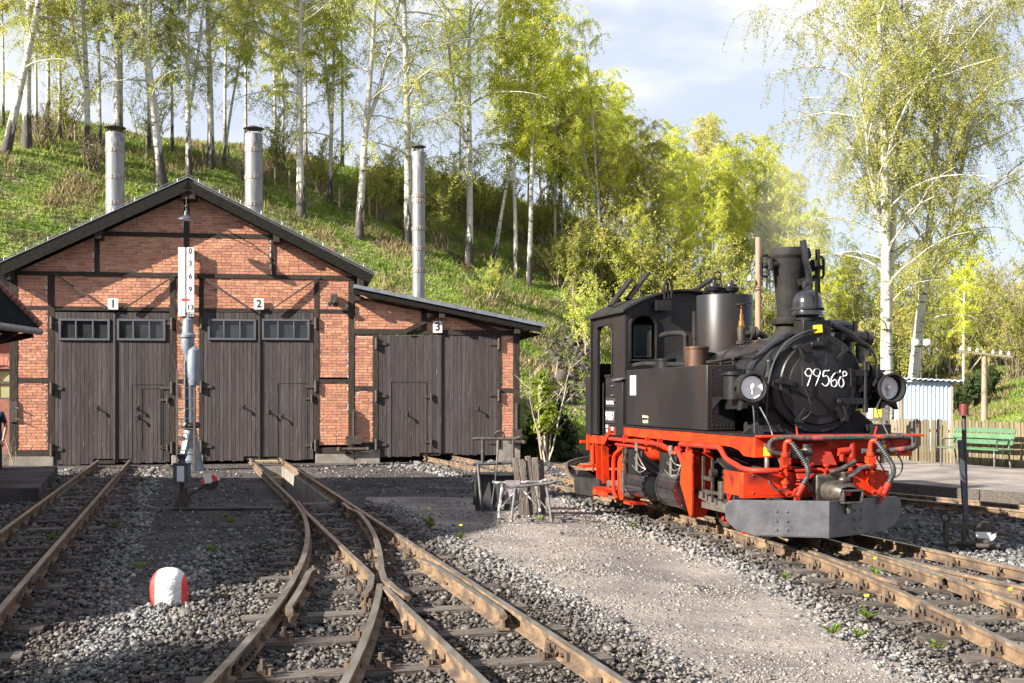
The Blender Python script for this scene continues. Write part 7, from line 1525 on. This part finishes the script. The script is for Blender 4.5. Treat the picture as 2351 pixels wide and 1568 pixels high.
main = [(A1_, 12, 352, 'dark-footed birch leaning right at the far left edge of the hillside', .95, 0.5, (0, R(9))), (A3_, 62, 338, 'white birch with brown brush at its foot, second from the left edge', 1.0, 2.0, (0, R(-2))),
        (A4_, 203, 362, 'slender birch between the left edge pair and the left flue', 1.0, 1.0, (0, R(-3))), (A2_, 270, 345, 'bright forked birch standing right behind the left flue', 1.05, 2.4, (0, 0)),
        (A1_, 372, 424, 'thick-trunked birch with long low limbs left of the shed ridge', 1.15, 3.6, (0, R(4))), (A4_, 434, 402, 'thin birch straight above the shed ridge', 1.0, 4.2, (0, 0)),
        (A3_, 484, 388, 'white birch between the shed ridge and the middle flue', .95, 5.0, (0, R(-1))), (S2_, 512, 380, 'small leaning birch beside the middle flue', .75, .4, (0, R(9))),
        (A1_, 692, 497, 'dark-footed birch with a curved white stem right of the middle flue', 1.02, 1.9, (0, R(5))), (S3_, 757, 464, 'thin white birch just right of the curved dark-footed one', .95, 2.2, (0, R(-2))),
        (A2_, 824, 545, 'forked birch with twin black and white stems left of the right flue', 1.05, .2, (0, R(4))), (A1_, 936, 566, 'dark thick birch directly left of the right flue', 1.12, 4.8, (0, R(4))),
        (A2_, 1076, 610, 'tall twin-stemmed white birch right of the right flue', 1.05, 3.3, (0, 0)), (S3_, 1214, 660, 'tall slim birch with dark foot at the right end of the open slope', 1.08, 1.2, (0, R(3))),
        (S1_, 1186, 640, 'straight white birch left of the slim dark-footed one', 1.0, 2.2, (0, R(2))), (S2_, 1130, 620, 'leaning slender birch between the twin-stemmed birch and the slope end', 1.0, .5, (0, R(12))),
        (S3_, 1392, 690, 'white stemmed birch leaning right behind the cab vents', .92, 3.0, (0, R(5)))]
for i, (pr, u, v, lb, sc, rz, tl) in enumerate(main):
    q = hit(u, v); put(pr, 'birch_tree', lb, 'tree', q - Vector((0, 0, .15)), rz, sc, HG, tl, None)
def where_(u):
    for lim, s in ((1420, 'over the annex corner'), (1500, 'left of the cab roof'), (1560, 'above the left end of the cab roof'), (1620, 'above the right end of the cab roof'), (1690, 'above the steam dome'), (1745, 'beside the brown pole'), (1800, 'left of the engine chimney'), (1860, 'straight behind the engine chimney'), (1940, 'right of the engine chimney'), (2020, 'behind the engine bell'), (2090, 'behind the two large birches'), (2150, 'behind the twin globe lamp'), (2215, 'behind the pale hut'), (2290, 'behind the telegraph pole'), (9999, 'at the right end of the bank')):
        if u < lim: return s
def where_l(u):
    for lim, s in ((60, 'behind the leaning left-edge birch'), (150, 'left of the slender front birch'), (230, 'behind the slender front birch'), (300, 'behind the left flue'), (360, 'right of the left flue'), (420, 'behind the thick-trunked birch'), (480, 'above the shed ridge'), (545, 'left of the middle flue'), (610, 'behind the middle flue'), (680, 'right of the middle flue'), (9999, 'behind the curved dark-footed birch')):
        if u < lim: return s
# far line of thinner trees higher on the left slope
rf_ = random.Random(21)
for i in range(14):
    u = -40 + 62 * i + rf_.uniform(-25, 25); q = hit(u, 300 + .11 * u + rf_.uniform(5, 22)); q.y += rf_.uniform(0, 4); q.z = hill_z(q.x, q.y)
    put((S2_, S1_, S3_, S4_)[i % 4], 'birch_tree', ('thin birch on the crest ' if i % 3 else 'thin olive-leaved birch on the crest ') + where_l(u), 'tree', q - Vector((0, 0, .1)), rf_.uniform(0, 6), rf_.uniform(.7, .95), 'thin birches along the hill crest', (0, 0), 'leaf' if i % 3 else 'leafo')
# wood on the right slope and behind the locomotive: explicit tops along the skyline
wood = [(1055, 30, 66), (1160, 40, 70), (1240, 75, 72), (1290, 150, 66), (1318, 140, 76), (1352, 190, 70), (1392, 180, 78), (1290, 230, 60), (1330, 280, 60), (1445, 280, 64), (1420, 250, 74), (1475, 330, 72), (1400, 360, 58), (1525, 330, 74), (1548, 318, 70), (1590, 370, 76), (1575, 420, 64), (1632, 300, 78), (1640, 390, 66), (1690, 400, 72), (1735, 340, 80), (1722, 380, 68), (1770, 470, 74), (1800, 480, 66), (1500, 440, 60), (1465, 470, 56), (1610, 520, 60), (1690, 540, 62), (1760, 560, 64), (1835, 560, 76), (1885, 590, 70), (1940, 600, 80), (1850, 640, 62), (1975, 640, 66), (1920, 690, 60), (1270, 160, 68), (1370, 260, 68), (1450, 360, 70), (1505, 360, 80), (1560, 480, 58), (1660, 470, 58), (1705, 460, 64), (1790, 420, 84), (1820, 620, 58), (1880, 660, 56), (1955, 560, 86), (2030, 560, 80), (2100, 580, 84), (2160, 600, 90), (2230, 620, 86)]
SKY = [(1090, 0), (1200, 50), (1240, 65), (1300, 125), (1330, 130), (1400, 180), (1450, 260), (1540, 295), (1640, 280), (1730, 320), (1800, 385), (1860, 470), (1960, 560)]
for i in range(30):
    u = 1210 + 23 * i + rf_.uniform(-8, 8); vt = float(np.interp(u, [a for a, b in SKY], [b for a, b in SKY])) + rf_.choice((0, 8, 25, 60, 110)); wood.append((u, vt, rf_.uniform(58, 82)))
for i, (u, vt, Y) in enumerate(wood):
    vt -= 22
    X = (u - CU) / F * Y; z0 = max(0, hill_z(X, Y)); H_ = CZ + (HV - vt) / F * Y - z0; pr = (S1_, S3_, S2_, S4_)[i % 4]
    cm = ('leafy', 'leaf', 'leafy', 'leafy', 'leafo')[(i * 7) % 5]; hue = {'leafy': 'bright yellow-green', 'leaf': 'light green', 'leafo': 'olive brown'}[cm]
    where = where_(u) if u >= 1400 else 'between the right flue and the slope end' if u < 1200 else 'above the open slope end' if u < 1300 else 'over the annex corner' if u < 1400 else 'left of the cab roof' if u < 1500 else 'above the cab roof' if u < 1600 else 'above the steam dome' if u < 1700 else 'around the brown pole' if u < 1780 else 'behind the engine chimney' if u < 1880 else 'between the chimney and the large birches'
    size = 'tall' if vt < 200 else 'low' if vt > 420 else 'slender'
    lb = '%s %s birch in the wood %s' % (size, hue, where)
    put(pr, 'birch_tree', lb, 'tree', (X, Y, z0 - .2), rf_.uniform(0, 6), max(.4, H_ / pr['H']), 'birches in the wood beyond the yard', (0, R(rf_.uniform(-3, 3))), cm)
# two big birches on the right
B1_ = birch(31, 17.5, 4.3, .22, 56, 95000, .040, .23, .25, -.5, [(.30, .9, .3, .97, .7), (.42, -1.0, .5, .9, .55)], (40, 68), 1.2, 'bigleaf')
B2_ = birch(32, 17.0, 4.6, .24, 56, 95000, .040, .20, .3, 1.0, [(.35, 2.2, .2, .92, .7)], (38, 66), 1.2, 'bigleaf')
for pr, u, Y, lb, rz, tl in ((B1_, 2040, 38, 'large white birch rising straight behind the headlamp at right', .3, 0), (B2_, 2078, 39, 'second large birch forking outward to the right of the straight one', 0, R(2))):
    put(pr, 'birch_tree', lb, 'tree', ((u - CU) / F * Y, Y, -.1), rz, 1.0, 'large birches at right', (0, tl), None)
q = at(2212, 950, 52); put(S2_, 'birch_tree', 'small forked birch left of the pale telegraph pole', 'tree', (q.x, q.y, hill_z(q.x, q.y) - .1), 1, .62, None, (0, R(5)), 'leafy')
for i, (u, vt, Y) in enumerate(((2180, 690, 64), (2240, 700, 70), (2290, 690, 76), (2345, 640, 72), (2400, 660, 66), (2130, 640, 70), (2070, 620, 74), (2010, 640, 72), (2270, 760, 60), (2210, 740, 58), (2150, 700, 60), (2095, 690, 58), (2310, 700, 64), (2370, 720, 58), (2255, 660, 80), (2330, 670, 84))):
    X = (u - CU) / F * Y; z0 = max(0, hill_z(X, Y)); pr = (S4_, S3_, S1_)[i % 3]; put(pr, 'birch_tree', ('olive-leaved', 'light green', 'wide olive-leaved')[i % 3] + ' tree on the bank ' + where_(u), 'tree', (X, Y, z0 - .2), rf_.uniform(0, 6), (CZ + (HV - vt) / F * Y - z0) / pr['H'] * 1.0, 'trees on the far right bank', (0, 0), ('leafo', 'leaf', 'leafo')[i % 3])
# bare brown trees far right
def bush(seed, H, n, r, nleaf, lsize, leafm, twigm, spread=.6):
    rg = random.Random(seed); rng = np.random.default_rng(seed); mb = MB(); lp = []
    for _ in range(n):
        az = rg.uniform(0, 6.283); sp_ = rg.uniform(0, spread); d = Vector((math.cos(az) * sp_, math.sin(az) * sp_, 1)).normalized(); L_ = H * rg.uniform(.6, 1.05); q = [Vector((rg.uniform(-r, r), rg.uniform(-r, r), -.1))]
        for j in range(6): d = (d + Vector((rg.uniform(-.16, .16), rg.uniform(-.16, .16), .03))).normalized(); q.append(q[-1] + d * L_ / 6)
        mb.tube(q, [.03, .027, .023, .019, .015, .011, .005], 4, caps=False)
        for _ in range(9):
            j = rg.uniform(1.5, 5.99); b = q[int(j)].lerp(q[int(j) + 1], j % 1); az = rg.uniform(0, 6.283); dd = Vector((math.cos(az), math.sin(az), .8)).normalized(); l_ = L_ * rg.uniform(.12, .3); e = [b, b + dd * l_ * .5, b + dd * l_ + Vector((0, 0, .05))]; mb.tube(e, [.009, .007, .003], 3, caps=False)
            for _ in range(int(nleaf / (n * 9) + rg.random())): t = rg.random(); p_ = b + dd * l_ * t; lp.append(tuple(p_ + Vector((rg.gauss(0, .05), rg.gauss(0, .05), rg.gauss(0, .05)))))
    d_ = dict(branches=mb.mesh('branches', M[twigm], 0))
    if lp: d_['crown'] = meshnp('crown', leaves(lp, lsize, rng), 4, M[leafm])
    return d_
BR = bush(41, 7, 14, .3, 0, .1, 'leafo', 'twig', .5)
for i, (u, Y, sc) in enumerate(((2330, 60, .85), (2375, 64, 1.0), (2300, 66, .8))):
    X = (u - CU) / F * Y; put(BR, 'bare_tree', 'leafless brown tree on the far right bank', 'tree', (X, Y, hill_z(X, Y)), i * 2.0, sc, 'bare trees on the far right bank')
BG = bush(42, 3.0, 18, .35, 5000, .058, 'bushleaf', 'palewig', .7); BD = bush(43, 2.0, 26, .3, 60, .06, 'leafo', 'twig', .8); BO = bush(44, 4.5, 16, .4, 5200, .062, 'bigleaf', 'twig', .55)
sh = [(BG, 1325, 680, 1.0, 'bright yellow-green bush at the edge of the wood above the annex corner'), (BG, 1290, 660, .8, 'small yellow-green bush left of the brightest one'), (BG, 1400, 690, 1.2, 'large bright yellow-green bush by the leaning white birch'), (BD, 600, 425, .8, 'dry brown shrub right of the shed ridge'), (BD, 212, 392, .8, 'dry twiggy shrub left of the left flue'), (BD, 105, 330, 1.0, 'dry brown brush on the slope by the second birch'),
      (BO, 640, 390, .7, 'twiggy olive shrub above the middle of the right roof slope'), (BO, 740, 450, .7, 'olive shrub beside the thin white birch'), (BO, 880, 510, .8, 'olive shrub on the slope behind the right flue'), (BD, 560, 415, .7, 'low dry tuft next to the middle flue'), (BO, 1010, 575, .9, 'olive shrub between the right flue and the twin birch'), (BG, 1130, 690, .6, 'low leafy bush on the slope over the annex roof'), (BO, 150, 320, .8, 'olive shrub high on the left slope'), (BO, 340, 345, .7, 'olive shrub on the crest behind the left flue')]
for pr, u, v, sc, lb in sh:
    q = hit(u, v); put(pr, 'shrub', lb, 'shrub', q, rnd.uniform(0, 6), sc, 'shrubs on the hillside')
for i in range(16):
    u = 1300 + 34 * i + rf_.uniform(-15, 15); Y = rf_.uniform(50, 62); X = (u - CU) / F * Y; put((BG, BO)[i % 2], 'shrub', ('bright leafy' if i % 2 == 0 else 'twiggy olive') + ' undergrowth bush in the wood ' + where_(u), 'shrub', (X, Y, max(0, hill_z(X, Y))), rf_.uniform(0, 6), rf_.uniform(.8, 1.5), 'undergrowth in the wood')
for i in range(16):
    u = 905 + 26 * i + rf_.uniform(-10, 10); q = hit(u, 470 + .17 * (u - 900) + rf_.uniform(-25, 40)); put((BG, BO)[i % 3 == 2], 'shrub', ('small bright leafy', 'spreading bright leafy', 'twiggy olive')[i % 3] + ' bush between the birches ' + ('left of the right flue' if u < 945 else 'right of the right flue' if u < 1060 else 'by the twin-stemmed birch' if u < 1150 else 'by the slim dark-footed birch' if u < 1240 else 'at the wood edge'), 'shrub', q, rf_.uniform(0, 6), rf_.uniform(.55, 1.0), 'bushes between the slope birches')
for i in range(18):
    u = 1930 + 27 * i + rf_.uniform(-10, 10); Y = rf_.uniform(56, 80); X = (u - CU) / F * Y; put((BO, BG, BO)[i % 3], 'shrub', ('olive', 'yellow-green', 'tall olive')[i % 3] + ' thicket bush on the bank ' + where_(u), 'shrub', (X, Y, max(0, hill_z(X, Y))), rf_.uniform(0, 6), rf_.uniform(1.0, 1.7), 'thicket on the far right bank')
# young trees by the annex corner
YB = bush(45, 3.7, 8, .10, 80, .06, 'leafy', 'palewig', .28)
q = Vector((.95, 33.7, -.1)); put(YB, 'young_tree', 'young bare sapling with pale thin stems at the right annex corner', 'tree', q, .5, 1.0)
def spruce(seed, H, wid, nl, m, lay=16, droop=.25, start=.05):
    rg = random.Random(seed); rng = np.random.default_rng(seed); mb = MB(); mb.tube([(0, 0, -.1), (0, 0, H)], [.05, .01], 6); lp = []; tw = MB()
    for k in range(lay):
        t = start + (1 - start) * k / lay; L_ = wid * (1 - t) ** .8 + .08
        for j in range(9):
            az = rg.uniform(0, 6.283); d = Vector((math.cos(az), math.sin(az), .12)); b = Vector((0, 0, H * t)); e = b + d * L_ * rg.uniform(.7, 1.1) + Vector((0, 0, -droop * L_)); tw.tube([b, b.lerp(e, .5) + Vector((0, 0, .05)), e], [.012, .009, .004], 3, caps=False)
            for _ in range(int(nl * L_ / (lay * 9 * wid * .6))): f = rg.uniform(.15, 1); lp.append(tuple(b.lerp(e, f) + Vector((rg.gauss(0, .05), rg.gauss(0, .05), rg.gauss(0, .03)))))
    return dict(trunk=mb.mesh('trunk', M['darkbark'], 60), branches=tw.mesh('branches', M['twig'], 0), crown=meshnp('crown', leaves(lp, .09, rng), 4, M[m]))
q = Vector((1.25, 35.3, -.1)); put(spruce(51, 1.9, 1.0, 9000, 'needle'), 'spruce', 'small dark green spruce crouching beside the annex corner', 'tree', q)
put(spruce(53, 1.3, .8, 6000, 'dkleaf'), 'spruce', 'low dark conifer shrub against the annex side wall', 'shrub', Vector((.75, 34.9, -.1)))
put(spruce(52, 2.7, .6, 2300, 'larch', 14, .15, .35), 'larch', 'young light green larch above the dark spruce', 'tree', Vector((.92, 33.75, -.1)))
DK = bush(46, 2.6, 22, .5, 5000, .11, 'dkleaf', 'twig', .8)
for i, (u, Y) in enumerate(((2235, 52), (2262, 54), (2190, 50))):
    X = (u - CU) / F * Y; put(DK, 'shrub', 'dark evergreen shrub behind the fence by the telegraph pole', 'shrub', (X, Y, hill_z(X, Y)), i, .55, 'dark shrubs behind the fence')
# trees standing left of the picture, which shade the foreground
YT_ = birch(71, 6.2, 2.0, .22, 30, 16000, .10, .12, .2, 0, None, (15, 50), .6, 'leaf')
for i, (x, y, sc) in enumerate(((-8.4, 4.4, .66), (-9.6, 1.4, .6))):
    put((YT_, YT_)[i], 'birch_tree', 'birch beside the yard left of the picture', 'tree', (x, y, 0), 1.3 * i, sc, 'birches left of the yard')
# fence posts on the meadow
for i, (u, v) in enumerate(((172, 330), (337, 365), (428, 372), (467, 380), (525, 383), (505, 392), (560, 395), (612, 425), (631, 432), (664, 443), (690, 455), (780, 482), (786, 470), (848, 500), (865, 505))):
    q = hit(u, v); t = tag(link('fence_post', None, None, q), 'short pale wooden fence post on the green hillside meadow', 'fence post', 'pale posts across the meadow'); h = .95
    mb = MB(); mb.cyl((0, 0, -.1), (rnd.uniform(-.03, .03), 0, h), .045, .04, 8); ob('post', mb, M['polegrey'], t)
# weeds --------------------------------------------------------------
M['weed'] = leafmat('weed_leaf', (.09, .15, .02), (.14, .19, .025), (1.2, 1.3, .7), .35)
def weed(seed, flower):
    rg = random.Random(seed); mb = MB()
    for k in range(13):
        az = rg.uniform(0, 6.283); L_ = rg.uniform(.06, .13); el = rg.uniform(.4, 1.2); w_ = rg.uniform(.008, .016); d = Vector((math.cos(az) * math.cos(el), math.sin(az) * math.cos(el), math.sin(el))); s = Vector((-math.sin(az), math.cos(az), 0)) * w_
        a, b, c = Vector((0, 0, 0)), d * L_ * .6, d * L_ + Vector((0, 0, -.02)); mb.add([a - s * .3, a + s * .3, b + s, c, b - s], [(0, 1, 2, 3, 4)])
    d_ = dict(crown=mb.mesh('leaf_rosette', M['weed'], 0))
    if flower:
        f = MB(); f.cyl((0, 0, .14), (0, 0, .152), .018, n=8); d_['flower'] = f.mesh('flower', M['yellow'], 0)
    return d_
W0, W1 = weed(61, 0), weed(62, 1)
ws = [(265, 1208, 0), (533, 1200, 0), (515, 1190, 0), (487, 1265, 0), (985, 1200, 1), (990, 1210, 0), (1059, 1236, 1), (1804, 1330, 0), (2010, 1320, 1), (1990, 1418, 1), (1972, 1462, 0), (2152, 1490, 0), (1912, 1455, 0), (1455, 1210, 0), (325, 1305, 0), (378, 1315, 0), (120, 1240, 0), (1240, 1195, 0), (1425, 1165, 0), (2320, 1400, 1)]
for i, (u, v, fl) in enumerate(ws):
    q = gp(u, v, 0 if u < 1300 else -.08); pr = (W0, W1)[fl]; t = tag(link('weed', None, None, q, (0, 0, i * 1.7)), 'small dandelion clump with yellow flower in the ballast' if fl else 'small green weed tuft growing among the stones', 'weed', 'dandelions along the tracks' if fl else 'weed tufts in the yard'); s_ = rnd.uniform(.9, 1.5); t.scale = (s_,) * 3
    link('leaf_rosette', pr['crown'], t)
    if fl: link('flower', pr['flower'], t)
